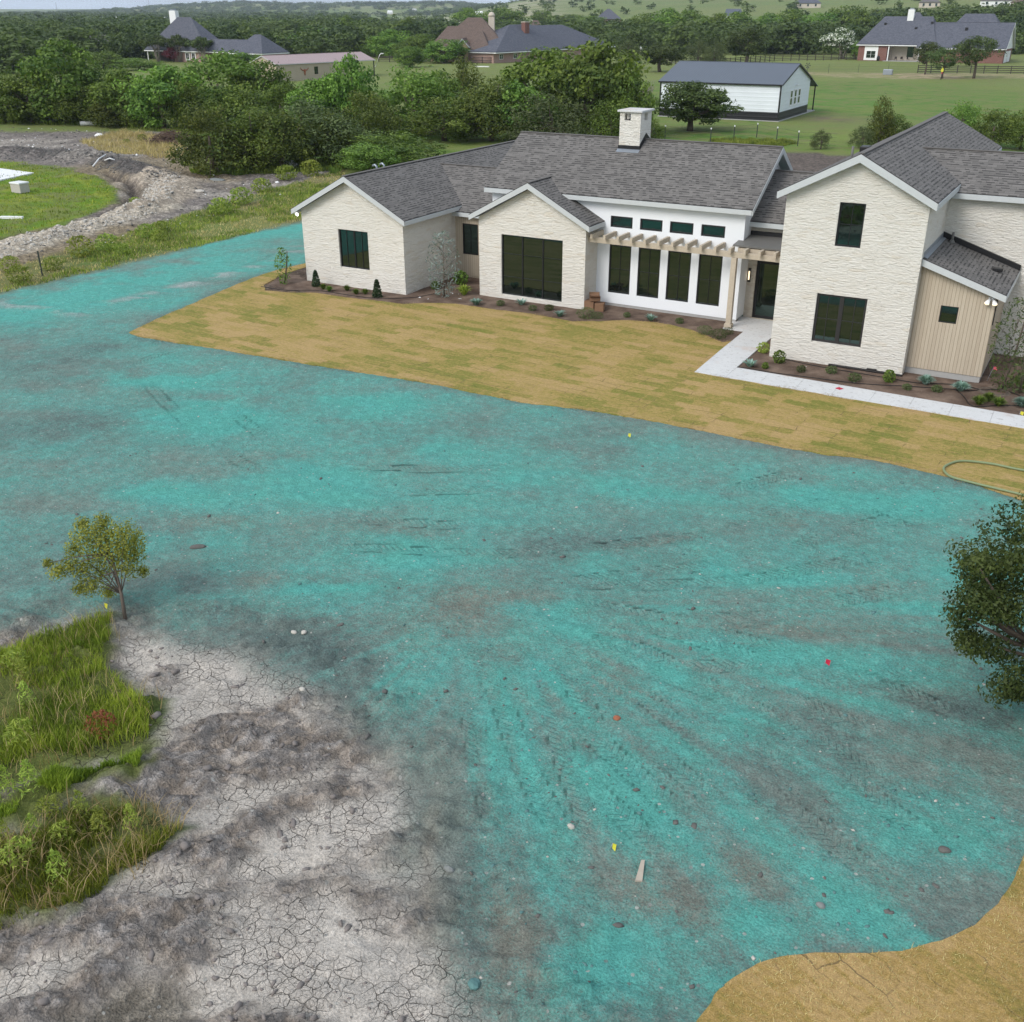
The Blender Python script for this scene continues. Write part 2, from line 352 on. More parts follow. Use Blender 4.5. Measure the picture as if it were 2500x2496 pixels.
# ------------------------------------------------------------------ ground sheet
HF = np.array([math.sin(YAW), math.cos(YAW)]); HR = np.array([math.cos(YAW), -math.sin(YAW)])
def ab2w(a, b): return CAM[0]+a*HR[0]+b*HF[0], CAM[1]+a*HR[1]+b*HF[1]
def w2ab(x, y): dx = x-CAM[0]; dy = y-CAM[1]; return dx*HR[0]+dy*HR[1], dx*HF[0]+dy*HF[1]
bs = list(-np.geomspace(3, 4000, 40)[::-1])+[0, 3, 6, 7.5]; b = 8.5
while b < 7000: bs.append(b); b += max(.055, .0052*b) if b < 90 else .022*b
as_ = []; a = 0.0
while a < 7000: as_.append(a); a += max(.085, .0085*a) if a < 60 else .035*a
as_ = np.array(as_); as_ = np.concatenate([-as_[:0:-1], as_]); bs = np.array(bs)
GA, GB = np.meshgrid(as_, bs); GA = GA.ravel(); GB = GB.ravel()
GX, GY = ab2w(GA, GB)
def far_z(A, B):
    """rolling land beyond the yards"""
    Bp = np.maximum(B, 1.0); ab = np.clip(A/Bp, -1.2, 1.2)
    sl = np.clip(.022+.055*ab, 0, .05); st = np.clip(540-480*ab, 330, 800)
    h = sl*np.clip(B-st, 0, 1500)*ss(-.085, .03, ab)
    h = h*(1-.35*ss(1500, 2600, B))
    r = 24*ss(2300, 3300, B)*(1-ss(4200, 5200, B))*ss(-.42, -.24, ab)*(1-ss(-.06, .0, ab))*(.75+.5*fbm(ab*9, ab*0, 3, 5))
    r2 = 16*ss(4300, 5600, B)*(.5+.8*fbm(ab*6+3, ab*0, 3, 9))
    roll = 5*ss(350, 900, B)*(fbm(A/420, B/420, 3, 31)-.55)
    return np.where(B > 0, h+r+r2+roll, 0)
def W(*names_pts): return gl(names_pts)
P_teal = gl([(572, 416), (500, 432), (400, 455), (300, 480), (200, 505), (100, 527), (0, 552), (-300, 625), (-300, 1190), (0, 1205), (60, 1195), (130, 1175), (230, 1165), (300, 1205), (360, 1222), (480, 1262), (590, 1330), (640, 1400), (735, 1450), (765, 1500), (775, 1560), (778, 1650), (795, 1750), (845, 1850), (885, 1929), (900, 2100), (1500, 2150), (2600, 2100), (2600, 800), (1900, 500), (600, 415)])
P_green = gl([(-300, 1262), (0, 1248), (60, 1232), (120, 1200), (185, 1180), (224, 1168), (218, 1230), (192, 1270), (235, 1312), (293, 1332), (284, 1390), (250, 1420), (190, 1440), (60, 1500), (-300, 1540)])
P_green2 = gl([(-300, 1600), (0, 1530), (120, 1480), (268, 1440), (255, 1470), (150, 1500), (60, 1560), (-300, 1640)])
P_green3 = gl([(-300, 1660), (0, 1590), (150, 1530), (270, 1535), (365, 1572), (300, 1618), (210, 1660), (150, 1715), (40, 1742), (-300, 1790)])
P_puddle = gl([(60, 1990), (110, 1900), (210, 1852), (330, 1822), (368, 1855), (385, 1929), (400, 2050), (60, 2100)])
P_lot = gl([(-400, 240), (0, 221), (330, 236), (362, 285), (380, 318), (540, 312), (650, 303), (640, 330), (550, 365), (400, 415), (250, 460), (100, 505), (0, 530), (-400, 640)])
P_strip = gl([(655, 315), (560, 345), (400, 392), (250, 438), (100, 482), (0, 512), (-300, 590), (-300, 640), (0, 555), (100, 530), (200, 508), (300, 483), (400, 458), (500, 435), (572, 418), (640, 350)])
P_glot = gl([(-400, 310), (0, 306), (110, 318), (180, 335), (220, 358), (214, 386), (170, 408), (100, 432), (0, 452), (-400, 520)])
P_back = np.array([(2, 9), (60, 9), (60, 40), (16, 62), (2, 62)])
P_house = np.array([(-.6, -.2), (6.4, -.2), (6.4, 1), (9, 1.2), (15, 1.2), (20.5, 1.5), (23.4, -1.4), (31.8, -1.4), (60, 3), (60, 16), (-.6, 18)])
L1 = [(592, 489), (575, 497), (520, 510), (480, 523), (440, 540), (400, 557), (350, 578), (300, 600), (258, 620), (243, 627), (262, 634), (320, 645), (420, 660), (520, 676), (600, 690), (700, 706), (810, 723), (905, 742), (1000, 760), (1100, 772), (1210, 790), (1330, 813), (1450, 838), (1560, 858), (1650, 868), (1740, 888), (1800, 902), (1850, 917), (1932, 945)]
BED1 = [(594, 500), (577, 504), (530, 519), (497, 538), (500, 548), (540, 552), (600, 553), (650, 561), (700, 566), (760, 574), (800, 572), (860, 573), (920, 582), (1000, 592), (1080, 606), (1130, 607), (1180, 604), (1240, 608), (1290, 618), (1330, 632), (1362, 646), (1385, 642)]
w_bed = gl(BED1)
LAWN = np.array([tuple(p) for p in gl(L1)]+[(37, -13.2), (44, -17.0), (44, -4.9), (33.3, -4.66), (21.98, -4.40), (21.9, -1.2)]+[tuple(p) for p in w_bed[::-1]])
L2 = [(1300, 1950), (1318, 1925), (1350, 1880), (1385, 1846), (1430, 1816), (1480, 1804), (1560, 1798), (1640, 1798), (1720, 1785), (1780, 1774), (1840, 1745), (1885, 1705), (1915, 1660), (1940, 1600), (1990, 1540), (2200, 1500), (2500, 1500), (2500, 2250), (1280, 2250)]
LAWN2 = gl(L2)
near = (GB > 0) & (GB < 120) & (np.abs(GA) < 75)
ix = np.where(near)[0]; X = GX[ix]; Y = GY[ix]; A_ = GA[ix]; B_ = GB[ix]
wx = X+.9*(fbm(X*.8, Y*.8, 3, 1)-.5)+.25*(fbm(X*4, Y*4, 2, 2)-.5); wy = Y+.9*(fbm(X*.8, Y*.8, 3, 3)-.5)+.25*(fbm(X*4, Y*4, 2, 4)-.5)
d_teal = sdf(wx, wy, P_teal); d_green = np.minimum(np.minimum(sdf(wx, wy, P_green), sdf(wx, wy, P_green2)), sdf(wx, wy, P_green3)); d_pud = sdf(wx, wy, P_puddle)
d_lot = sdf(wx, wy, P_lot); d_strip = sdf(wx, wy, P_strip); d_glot = sdf(wx, wy, P_glot); d_back = sdf(X, Y, P_back); d_house = sdf(X, Y, P_house)
d_lawn = np.minimum(sdf(X, Y, LAWN), sdf(X, Y, LAWN2))
n1 = fbm(X*.25, Y*.25, 5, 20); n2 = fbm(X*1.2, Y*1.2, 5, 21); n3 = fbm(X*5, Y*5, 3, 22)
z = np.zeros(len(ix)); col = np.zeros((len(ix), 3)); teal = np.zeros(len(ix)); mud = np.zeros(len(ix)); gras = np.zeros(len(ix))
def lay(m, c, v=.25, nn=None):
    global col
    nn = n2 if nn is None else nn
    cc = np.outer(1+v*(nn-.5)*2, c); col = col*(1-m[:, None])+cc*m[:, None]
def lerp(c0, c1, t): return np.outer(1-t, c0)+np.outer(t, c1)
# pasture and rough grass
pt = ss(.40, .60, .6*fbm(X*.12, Y*.12, 4, 40)+.4*fbm(X*.6, Y*.6, 4, 41)); col = lerp((.095, .175, .030), (.155, .205, .048), pt)*(1+.5*(n2-.5))[:, None]
gras[:] = 1
lay(ss(.4, 0, d_back), (.155, .125, .105), .3); gras *= 1-ss(.4, 0, d_back)
m = ss(.5, -.3, d_lot); dk = ss(.35, .7, n1); lay(m, (.23, .20, .178), .6, .5*n2+.5*n3); lay(m*ss(.42, .66, fbm(A_*.12, B_*.5, 4, 44))*1.0, (.40, .355, .305), .35); z += m*(.25*(n2-.5)+.18*(n3-.5)); gras *= 1-m
m2 = m*ss(.4, .62, fbm(X*.1+4, Y*.1, 3, 45))*ss(41, 48, B_)*ss(-42, -38, A_); lay(m2*.7, (.29, .225, .13), .3)
m = ss(.5, -.3, d_strip)*.95; lay(m, (.19, .175, .075), .4); gt = m*ss(.45, .6, n1+.1*(n2-.5)); lay(gt, (.10, .15, .04), .3); gras = np.maximum(gras, m)
m = ss(.25, -.1, d_glot); lay(m, (.130, .225, .022), .25); lay(m*ss(.5, .68, n2)*.8, (.22, .24, .035), .2); gras = np.maximum(gras*(1-m), m); z += m*.12
def blob(px, py, rx, ry, rot=0):
    c = g(px, py)[:2]; e = g(px+rx, py+math.tan(R(rot))*rx)[:2]-c; f = g(px, py-ry)[:2]-g(px, py+ry)[:2]
    le = np.hypot(*e); ex = e/le; fy = np.array([-ex[1], ex[0]]); lf = abs(f@fy)/2+.05
    qx = (X-c[0]+.8*(n2-.5)*le*.8); qy = (Y-c[1]+1.2*(n1-.5)*lf)
    u_ = (qx*ex[0]+qy*ex[1])/le; v_ = (qx*fy[0]+qy*fy[1])/lf
    return np.exp(-1.2*(u_*u_+v_*v_))
# cracked mud, lower left
inmud = (X < 36) & (B_ < 30) & (A_ < 2)
m = np.where(inmud, ss(-2.6, -1.2, d_teal), 0.0)
st = fbm(A_*.45+.5*n1, B_*1.7-A_*.7+.9*n1, 5, 50); cz = sum(blob(*q) for q in [(600, 1600, 170, 70, 0), (520, 1490, 130, 30, 0), (430, 1250, 110, 40, 10), (640, 1870, 190, 70, 0), (690, 1470, 90, 40, 0), (480, 1760, 130, 50, 0), (380, 1330, 90, 40, 0), (540, 1330, 90, 24, 10)])-sum(blob(*q) for q in [(330, 1480, 110, 40, 0), (250, 1760, 170, 60, 0), (560, 1420, 120, 20, 0), (400, 1620, 90, 30, 0)]); lt = ss(.40, .60, st*.6+n2*.4+.16*np.clip(cz, -1, 1)); lay(m, (.285, .24, .20), .25); mud = m.copy(); gras *= 1-m
lay(m*lt, (.50, .452, .395), .18)
z += m*(.20*(fbm(X*1.1, Y*1.1, 5, 52)-.5)+.16*np.abs(fbm(X*2.6+A_*.0, Y*2.6, 4, 53)-.5)*2*(1-.75*lt)+.12*(fbm(X*7, Y*7, 4, 54, .6)-.5)*(1-.6*lt)+.10*(1-2*np.abs(fbm(X*3.6, Y*3.6, 4, 56)-.5))**4*(1-.8*lt))
z += m*.09*(fbm(A_*.5, B_*3.3, 4, 55)-.5)
mk = m*ss(.3, 1.0, d_teal+1.0); wq = .16*(fbm(X*5, Y*5, 3, 57)-.5)
f1, f2, wid = worley((X+wq)*1.9, (Y+wq)*2.3, 3); c1 = np.clip(1-f1*1.25, 0, 1)**.7*(.3+wid); f3, f4, wid2 = worley((X+wq)*5.2, (Y+wq)*6.0, 4); c2 = np.clip(1-f3*1.2, 0, 1)**.7*(.2+wid2)
z += mk*(1-.85*lt)*(.075*c1+.065*c2); lay(mk*(1-lt)*ss(.35, .8, c2+.5*c1), (.27, .245, .225), .2)
mudlt = m*lt
gm = np.where(inmud, ss(.30, -.15, d_green), 0); lay(gm, (.085, .105, .026), .45); gras = np.maximum(gras, gm); mud *= 1-gm; z += gm*.05
pm = ss(.2, -.25, d_pud)*inmud; mudlt = mudlt*(1-pm)*ss(-1.1, .0, d_teal); lay(pm, (.205, .18, .145), .10); z = z*(1-.92*pm)-.06*pm; mud *= 1-pm
# sprayed mulch
th = ss(.55, -.9, d_teal); gras *= 1-th; mud *= 1-th*.9
hub = g(905, 1140)[:2]; hx, hy = X-hub[0], Y-hub[1]; ang = np.arctan2(hy, hx); hr = np.hypot(hx, hy)
low = ss(-2.5, 1.5, -(B_-w2ab(*hub)[1]))
fan = fbm(ang*9, np.log(hr+1)*1.6, 5, 60); lin = fbm(A_*.16+.25*n1, B_*.55+A_*.08, 5, 61)
strk = fan*low+lin*(1-low)
fw_ = ss(1.0, 4.5, hr)*(np.cos(ang-math.atan2(*(g(1300, 1700)[:2]-hub)[::-1])) > -.2)
strk = .5+(strk-.5)*(1.2*fw_*low+.55*(1-low))
fin = 1.4*(fbm(ang*34, np.log(hr+1)*1.3, 4, 86)-.5)*low*fw_+(fbm(A_*.3, B_*2.2+A_*.35+1.5*n1, 4, 87)-.5)*.55*(1-low*fw_)
cov = .72+1.15*(strk-.5)+.62*fin+.70*(fbm(X*.33, Y*.33, 5, 62)-.5)+.55*(n2-.5)+.25*(n3-.5)
dark = .35*ss(.52, .72, fbm(X*.2+9, Y*.2, 5, 63))
gree = .35+.9*(fbm(X*.15-5, Y*.15, 4, 64)-.5)+.25*low
for q in [(440, 800, 160, 45, 6), (590, 905, 130, 40, 4), (730, 765, 110, 22, 6), (960, 765, 150, 28, 9), (330, 935, 140, 26, 5), (520, 650, 90, 14, 6), (700, 935, 150, 34, 6), (620, 1108, 140, 12, -3), (780, 1050, 70, 20, 0), (1110, 1195, 130, 26, 24), (1260, 1265, 120, 26, 28), (1400, 1335, 110, 30, 28), (985, 1400, 34, 110, 0), (1040, 1560, 50, 110, 0), (1150, 1470, 85, 60, 30), (1190, 1530, 55, 50, 30), (1700, 965, 100, 24, 8), (1480, 1085, 160, 20, 0), (1830, 1490, 60, 50, 0), (1290, 1410, 120, 22, 34), (300, 520, 250, 22, -12), (480, 440, 110, 14, -14), (150, 570, 160, 22, -12), (1240, 930, 150, 20, 6), (1500, 930, 120, 18, 8), (900, 860, 160, 26, 6), (1120, 1850, 110, 60, 0), (1180, 1760, 80, 50, 0), (1700, 1600, 90, 60, 30), (1560, 1760, 120, 40, 0), (300, 720, 130, 16, 6), (1700, 1145, 120, 10, 6), (1060, 1140, 90, 16, -4)]: cov += .50*blob(*q)
for q in [(1540, 1258, 60, 22, 0), (1780, 1320, 90, 30, 10), (610, 1240, 110, 50, 20), (660, 1300, 70, 90, 0), (140, 700, 190, 26, -8), (90, 800, 170, 40, 0), (420, 690, 90, 16, 0), (990, 1015, 150, 34, 0), (1160, 1000, 130, 38, 4), (880, 1150, 100, 36, 0), (240, 1000, 230, 20, -4), (80, 950, 120, 24, 0), (120, 1090, 200, 60, 0), (690, 1440, 60, 120, 0), (850, 1560, 70, 140, 0), (960, 1760, 130, 110, 0), (1230, 1690, 190, 70, 20), (1560, 1580, 150, 40, 34), (330, 1090, 100, 30, 0), (500, 1180, 130, 36, 10), (210, 655, 60, 10, 0), (1330, 1800, 50, 30, 0), (1850, 1430, 70, 60, 0), (1640, 1490, 90, 30, 30), (1450, 1200, 160, 16, 0), (760, 960, 60, 14, 0), (600, 790, 50, 12, 0), (1300, 1650, 120, 60, 0)]: cov -= .31*blob(*q)
for q in [(140, 700, 180, 30, -8), (200, 655, 70, 12, -10), (90, 800, 170, 40, 0), (990, 1020, 120, 36, 4), (1160, 1010, 120, 30, 4), (1545, 1262, 60, 22, 0), (1780, 1330, 100, 34, 10), (1860, 1390, 60, 34, 0), (610, 1230, 110, 50, 20), (660, 1310, 80, 90, 0), (120, 1080, 200, 70, 0), (690, 1440, 60, 120, 0), (230, 1010, 220, 30, 0), (600, 930, 60, 12, 0), (900, 1780, 40, 90, 0), (1060, 1740, 60, 60, 0), (1840, 1330, 60, 50, 0), (280, 560, 60, 8, 0)]: dark += .34*blob(*q)
for q in [(845, 1190, 120, 50, 10), (870, 1140, 100, 20, 0), (1210, 1020, 80, 10, 0), (1480, 985, 40, 20, -60), (700, 1450, 30, 130, 0), (800, 1600, 22, 150, 0), (1780, 1290, 70, 18, 0), (930, 1060, 60, 14, 0)]: gree += 0; lay(th*blob(*q)*.0, (.2, .15, .12))
bro = np.zeros(len(ix))
for q in [(845, 1190, 120, 50, 10), (890, 1145, 90, 22, 0), (1240, 1022, 100, 8, -8), (1480, 985, 40, 16, 0), (815, 1640, 16, 170, 0), (830, 1880, 26, 90, 0), (1790, 1292, 70, 16, 0), (1400, 1650, 60, 40, 0), (500, 1090, 60, 10, 0), (1600, 1110, 200, 5, 0), (930, 1120, 130, 30, 10), (1480, 1180, 160, 18, 0), (1120, 1290, 60, 30, 30), (960, 1780, 70, 110, 0), (1240, 1700, 110, 50, 10), (700, 1000, 120, 14, 0), (1330, 960, 120, 12, 0), (420, 985, 120, 12, 0)]: bro += .9*blob(*q); cov -= .14*blob(*q)
tr = np.zeros((len(ix), 3)); tr2 = np.zeros(len(ix))
TRK = []
rt = random.Random(21)
def pair(path, gap=1.55):
    P = np.array(gl(path)); d = np.gradient(P, axis=0); d /= np.linalg.norm(d, axis=1)[:, None]; n_ = np.stack([-d[:, 1], d[:, 0]], 1)
    for s_ in (-.5, .5): TRK.append(P+n_*gap*s_)
for ex, ey, mx, my in [(1900, 1650, 1420, 1345), (1790, 1700, 1330, 1345), (1930, 1560, 1480, 1310), (1700, 1790, 1250, 1420), (1560, 1800, 1160, 1430), (1290, 1800, 1080, 1450), (1090, 1760, 985, 1430), (1930, 1450, 1450, 1260)]:
    pair([(930+rt.uniform(-20, 40), 1150+rt.uniform(-15, 25)), ((930+mx)/2, (1150+my)/2-12), (mx, my), ((mx+ex)/2, (my+ey)/2-8), (ex, ey)])
pair([(900, 1140), (1050, 1132), (1250, 1138), (1450, 1125), (1600, 1095), (1750, 1070)]); pair([(950, 1170), (1090, 1205), (1230, 1222), (1420, 1210), (1600, 1180)]); pair([(895, 1120), (1000, 1078), (1200, 1052), (1400, 1028), (1600, 965), (1720, 930)])
pair([(1540, 1238), (1700, 1234), (1880, 1240)]); pair([(1330, 990), (1440, 935), (1640, 880)]); pair([(1490, 930), (1640, 995), (1780, 1040)]); pair([(300, 700), (500, 860), (760, 905), (1000, 900)]); pair([(350, 560), (470, 510), (580, 470)]); pair([(150, 700), (330, 650), (520, 600)]); pair([(560, 1005), (750, 1010), (940, 1018), (1150, 990)])
for k, tp in enumerate(TRK):
    pts = smooth_path(tp, 5); mnx = min(p[0] for p in pts)-1; mxx = max(p[0] for p in pts)+1; mny = min(p[1] for p in pts)-1; mxy = max(p[1] for p in pts)+1
    sub = np.where((X > mnx) & (X < mxx) & (Y > mny) & (Y < mxy))[0]
    d, u_, v_, L = sdpath(X[sub], Y[sub], pts); w_ = .21
    fd = ss(0, 2.5, v_)*ss(0, 2.5, L-v_)*ss(1.3, .55, d/w_)*ss(.36, .66, fbm(X[sub]*.45, Y[sub]*.45, 4, 70+k))
    bt = fd > tr[sub, 2]; sb = sub[bt]; tr2[sub] = np.maximum(tr2[sub], np.minimum(fd, tr[sub, 2]))
    tr[sb, 0] = u_[bt]/w_; tr[sb, 1] = v_[bt]; tr[sb, 2] = fd[bt]
    z[sub] += th[sub]*fd*(-.014+.012*ss(.7, 1.2, d/w_)); cov[sub] -= .05*fd
tr[:, 2] = np.clip(tr[:, 2]-1.3*tr2, 0, 1)
edge = ss(-.45, -.05, d_lawn)*ss(.8, .1, d_lawn); cov -= .25*edge; dark += .25*edge*(n3 > .4)
cov -= .50*ss(-2.2, .3, d_teal)*inmud; dark += .12*ss(-3.0, -.8, d_teal)*ss(.8, -.6, d_teal)*inmud
P_bed = np.array([tuple(p) for p in w_bed]+[(21.9, 1.75), (20.95, 4), (9, 5), (5.9, 5), (2, 1.5), (-.05, .3)]); inbed_ = ss(.22, -.05, sdf(X, Y, P_bed)); th = th*(1-inbed_); lay(inbed_, (.14, .10, .075), .4)
teal = th*np.clip(cov, -.4, 1.4)
soil = lerp((.192, .228, .196), (.092, .130, .124), np.clip(dark, 0, 1)); soil = soil*(1-np.clip(bro, 0, 1)*.65)[:, None]+np.outer(np.clip(bro, 0, 1)*.65, (.215, .185, .145))
col = col*(1-th[:, None])+(soil*(1+.5*(n3-.5))[:, None])*th[:, None]
z += th*(.10*(n1-.5)+.05*(n2-.5)+.03*(n3-.5)+.045*(fbm(X*7, Y*7, 4, 77, .6)-.5))
wl = np.where(B_ > 25, ss(.44, .6, fbm(A_*.5, B_*1.5, 4, 78)), 0)*np.exp(-((sdpath(X, Y, gl([(0, 575), (150, 590), (330, 545), (470, 505), (560, 470)]))[0])/.7)**2)*th
col = col*(1-.8*wl[:, None])+np.outer(.8*wl, (.42, .45, .43)); teal -= .5*wl; z += .06*wl
# spoil banks and the trench in the lot on the left
def ridge(pts, wd, h, sd):
    d, u_, v_, L = sdpath(X, Y, gl(pts)); d = d+.55*(n2-.5)*wd; return h*np.exp(-(d/wd)**2)*ss(-.5, 1.5, v_+.6)*(.65+.8*(fbm(X*.9, Y*.9, 4, sd)-.2))
r1 = ridge([(-200, 505), (0, 478), (60, 460), (160, 432), (230, 412), (290, 400)], 1.7, .5, 80); r2 = ridge([(255, 350), (300, 335), (335, 345), (320, 378), (265, 400)], 1.5, .6, 81)
r3 = ridge([(-200, 290), (0, 286), (90, 292), (180, 300), (240, 316), (280, 330)], 1.5, .6, 82); r4 = ridge([(130, 298), (200, 305), (250, 300)], 1.0, .4, 83)
tq = ridge([(200, 325), (245, 345), (258, 372), (230, 398), (150, 425), (60, 448), (-100, 470)], .45, 1.0, 84)
out = ss(.0, .5, d_glot+.3)*ss(.2, 1.2, d_teal)
z += out*(r1+r2+r3+r4)*(1+.5*(n3-.5))-tq*.75*ss(-.8, .2, d_glot)
for r_, c_ in ((r3, (.13, .115, .105)), (r4, (.30, .27, .235)), (r1, (.52, .45, .355)), (r2, (.46, .385, .30))): lay(np.clip(out*ss(.07, .22, r_), 0, 1), c_, .45, n3); gras *= 1-np.clip(out*ss(.1, .3, r_), 0, 1)
lay(np.clip(tq*1.4, 0, 1)*ss(-.6, .1, d_glot), (.12, .10, .085), .3)
# level pads under the sheets and the house
pad = np.maximum(ss(.12, -.15, d_lawn), ss(.15, -.2, d_house)); walkbed = ss(.1, -.2, sdf(X, Y, np.array([(-1.6, -1.6), (6, -2.2), (9, -.9), (21.9, -1.2), (22, -4.5), (44, -5.2), (44, 5), (-.5, 5)])))
pad = np.maximum(pad, walkbed); z = z*(1-pad)-.05*pad
Z = far_z(GA, GB); Z[ix] = Z[ix]*0+z
fx = ~near; FA = GA[fx]; FB = GB[fx]
Z[fx] = far_z(FA, FB)
allc = np.zeros((len(GA), 3)); f1 = fbm(FA/160, FB/90, 4, 90); f2 = fbm(FA/38, FB/28, 4, 91)
fc = lerp((.095, .178, .032), (.165, .20, .062), ss(.4, .6, f1))*(1+.35*(f2-.5))[:, None]
tanm = ss(.58, .66, fbm(FA/260+7, FB/120, 3, 92))*ss(400, 700, FB)*.6; fc = fc*(1-tanm[:, None])+np.outer(tanm, (.30, .26, .16))
abf = FA/np.maximum(FB, 1)
pal = ss(650, 760, FB)*ss(1900, 1500, FB)*ss(-.13, -.10, abf)*ss(.075, .03, abf)*ss(.45, .55, fbm(FA/140, FB/40, 3, 93)+.08); fc = fc*(1-.8*pal[:, None])+np.outer(.8*pal, (.50, .43, .35))
hillg = ss(520, 800, FB)*ss(0, .06, abf); fc = fc*(1-.7*hillg[:, None])+.7*hillg[:, None]*lerp((.14, .20, .075), (.19, .21, .10), f1)
allc[fx] = fc; allc[ix] = col
# bare earth along the far fence on the right
sandp = gl([(1440, 139), (1640, 147), (1800, 150), (1932, 147), (2300, 150), (2300, 139), (1932, 140), (1760, 139), (1440, 136)])
q = (GB > 60) & (GB < 330); ds = sdf(GX[q]+4*(f:=fbm(GX[q]/6, GY[q]/6, 3, 95)-.5), GY[q]+3*f, sandp); ms = ss(2, -2, ds); allc[q] = allc[q]*(1-ms[:, None])+np.outer(ms, (.36, .28, .18))
bd = np.exp(-(((GX[q]-2)/5)**2+((GY[q]-96)/5)**2))*.9; allc[q] = allc[q]*(1-bd[:, None])+np.outer(bd, (.16, .115, .085))
G3 = np.zeros((len(GA), 3)); G3[:, 2] = 1; G3[ix, 0] = teal; G3[ix, 1] = mud; G3[ix, 2] = gras; mlt = np.zeros(len(GA)); mlt[ix] = mudlt; T3 = np.zeros((len(GA), 3)); T3[ix] = tr; thf = np.zeros(len(GA)); thf[ix] = th
na, nb = len(as_), len(bs); I = np.arange(na*nb).reshape(nb, na)
F = np.stack([I[:-1, :-1], I[:-1, 1:], I[1:, 1:], I[1:, :-1]], -1).reshape(-1, 4)
t = NT('ground'); o = t.obj(); colA = t.attr('col'); zn = t.sep(t.attr('zone', 'Vector')); tv = t.sep(t.attr('trk', 'Vector'))
ml = t.attr('mudlight', 'Fac'); thn = t.attr('sprayed', 'Fac')
nf = t.noise(o, 26, 6, .7); nm = t.noise(o, 5, 6, .6); nl = t.noise(o, 1.1, 4)
gmo = t.noise(t.map(o, (1, 1, 1)), .33, 8, .62); gmo2 = t.noise(o, .07, 5)
pas = t.mix(t.rng(gmo, .47, .57), colA, (.165, .178, .062)); pas = t.mix(t.math('MULTIPLY', t.rng(gmo2, .5, .62), .6), pas, (.175, .205, .055)); pas = t.mix(t.math('MULTIPLY', t.rng(gmo, .42, .34), .6), pas, (.055, .10, .022))
colB = t.mix(t.math('MULTIPLY', zn[2], .85), colA, pas)
base = t.mix(1.0, colB, t.mix(t.rng(nf, .3, .7), (.58,)*3, (1.42,)*3), 'MULTIPLY'); base = t.mix(1.0, base, t.mix(nm, (.8,)*3, (1.2,)*3), 'MULTIPLY')
# cracks in the dried mud
wv = t.n('VectorMath', {0: o, 1: t.n('VectorMath', {0: t.noise(o, 3, 3, out='Color'), 1: (.25, .25, .25)}, operation='MULTIPLY').outputs[0]}, operation='ADD').outputs[0]
cr = t.n('TexVoronoi', {'Vector': wv, 'Scale': 4.3}, voronoi_dimensions='2D', feature='DISTANCE_TO_EDGE').outputs['Distance']
cr2 = t.n('TexVoronoi', {'Vector': wv, 'Scale': 11.0}, voronoi_dimensions='2D', feature='DISTANCE_TO_EDGE').outputs['Distance']
crk = t.math('MAXIMUM', t.rng(cr, .035, .0), t.math('MULTIPLY', t.rng(cr2, .04, .0), .5), clamp=True)
crk = t.math('MULTIPLY', crk, t.math('MULTIPLY', t.rng(ml, .45, .85), t.rng(nl, .40, .54)), clamp=True)
base = t.mix(t.math('MULTIPLY', crk, .85), base, (.055, .048, .042))
# mulch fibres over soil
fib = t.noise(t.map(o, (1, 1, 1)), 34, 5, .75); fib2 = t.noise(o, 9, 5, .7)
cv = t.math('ADD', zn[0], t.math('MULTIPLY', t.math('SUBTRACT', fib, .5), 2.6)); cv = t.math('ADD', cv, t.math('MULTIPLY', t.math('SUBTRACT', fib2, .5), 2.0))
tf = t.math('MULTIPLY', t.rng(cv, .05, .95), thn, clamp=True)
tcol = t.mix(t.rng(zn[0], .3, 1.2), t.mix(nl, (.132, .282, .262), (.138, .29, .24)), t.mix(nl, (.088, .39, .352), (.098, .395, .31)))
tcol = t.mix(1.0, tcol, t.mix(t.rng(nf, .3, .7), (.62,)*3, (1.36,)*3), 'MULTIPLY')
c = t.mix(t.math('MULTIPLY', tf, .88), base, tcol)
# tyre tread pattern
vv = t.math('ADD', tv[1], t.math('MULTIPLY', t.math('ABSOLUTE', tv[0]), .16)); fr = t.math('FRACT', t.math('ADD', t.math('DIVIDE', vv, .16), t.math('MULTIPLY', t.math('GREATER_THAN', tv[0], 0.0), .5)))
lug = t.math('MULTIPLY', t.rng(t.math('ABSOLUTE', t.math('SUBTRACT', fr, .5)), .16, .28), tv[2])
c = t.mix(t.math('MULTIPLY', lug, .12), c, t.mix(1.0, base, (.8, .8, .8), 'MULTIPLY'))
# pale pebbles
pv = t.n('TexVoronoi', {'Vector': o, 'Scale': 7.0}, voronoi_dimensions='2D'); pr = t.sep(pv.outputs['Color'])
peb = t.math('MULTIPLY', t.math('GREATER_THAN', pr[0], .90), t.math('LESS_THAN', pv.outputs['Distance'], t.math('MULTIPLY', pr[1], .22)))
peb = t.math('MULTIPLY', peb, t.math('SUBTRACT', 1.0, zn[2], clamp=True))
c = t.mix(t.math('MULTIPLY', peb, .7), c, t.mix(pr[2], (.20, .21, .20), (.55, .53, .48)))
cw = t.n('VectorMath', {0: o, 1: t.n('VectorMath', {0: t.noise(o, 6, 3, out='Color'), 1: (.16, .16, .16)}, operation='MULTIPLY').outputs[0]}, operation='ADD').outputs[0]
vf = lambda sc_: t.n('TexVoronoi', {'Vector': cw, 'Scale': sc_}, feature='F1').outputs['Distance']
crumb = t.math('ADD', t.math('MULTIPLY', vf(3.2), .9), t.math('ADD', t.math('MULTIPLY', vf(9.0), .55), t.math('MULTIPLY', vf(22.0), .35)))
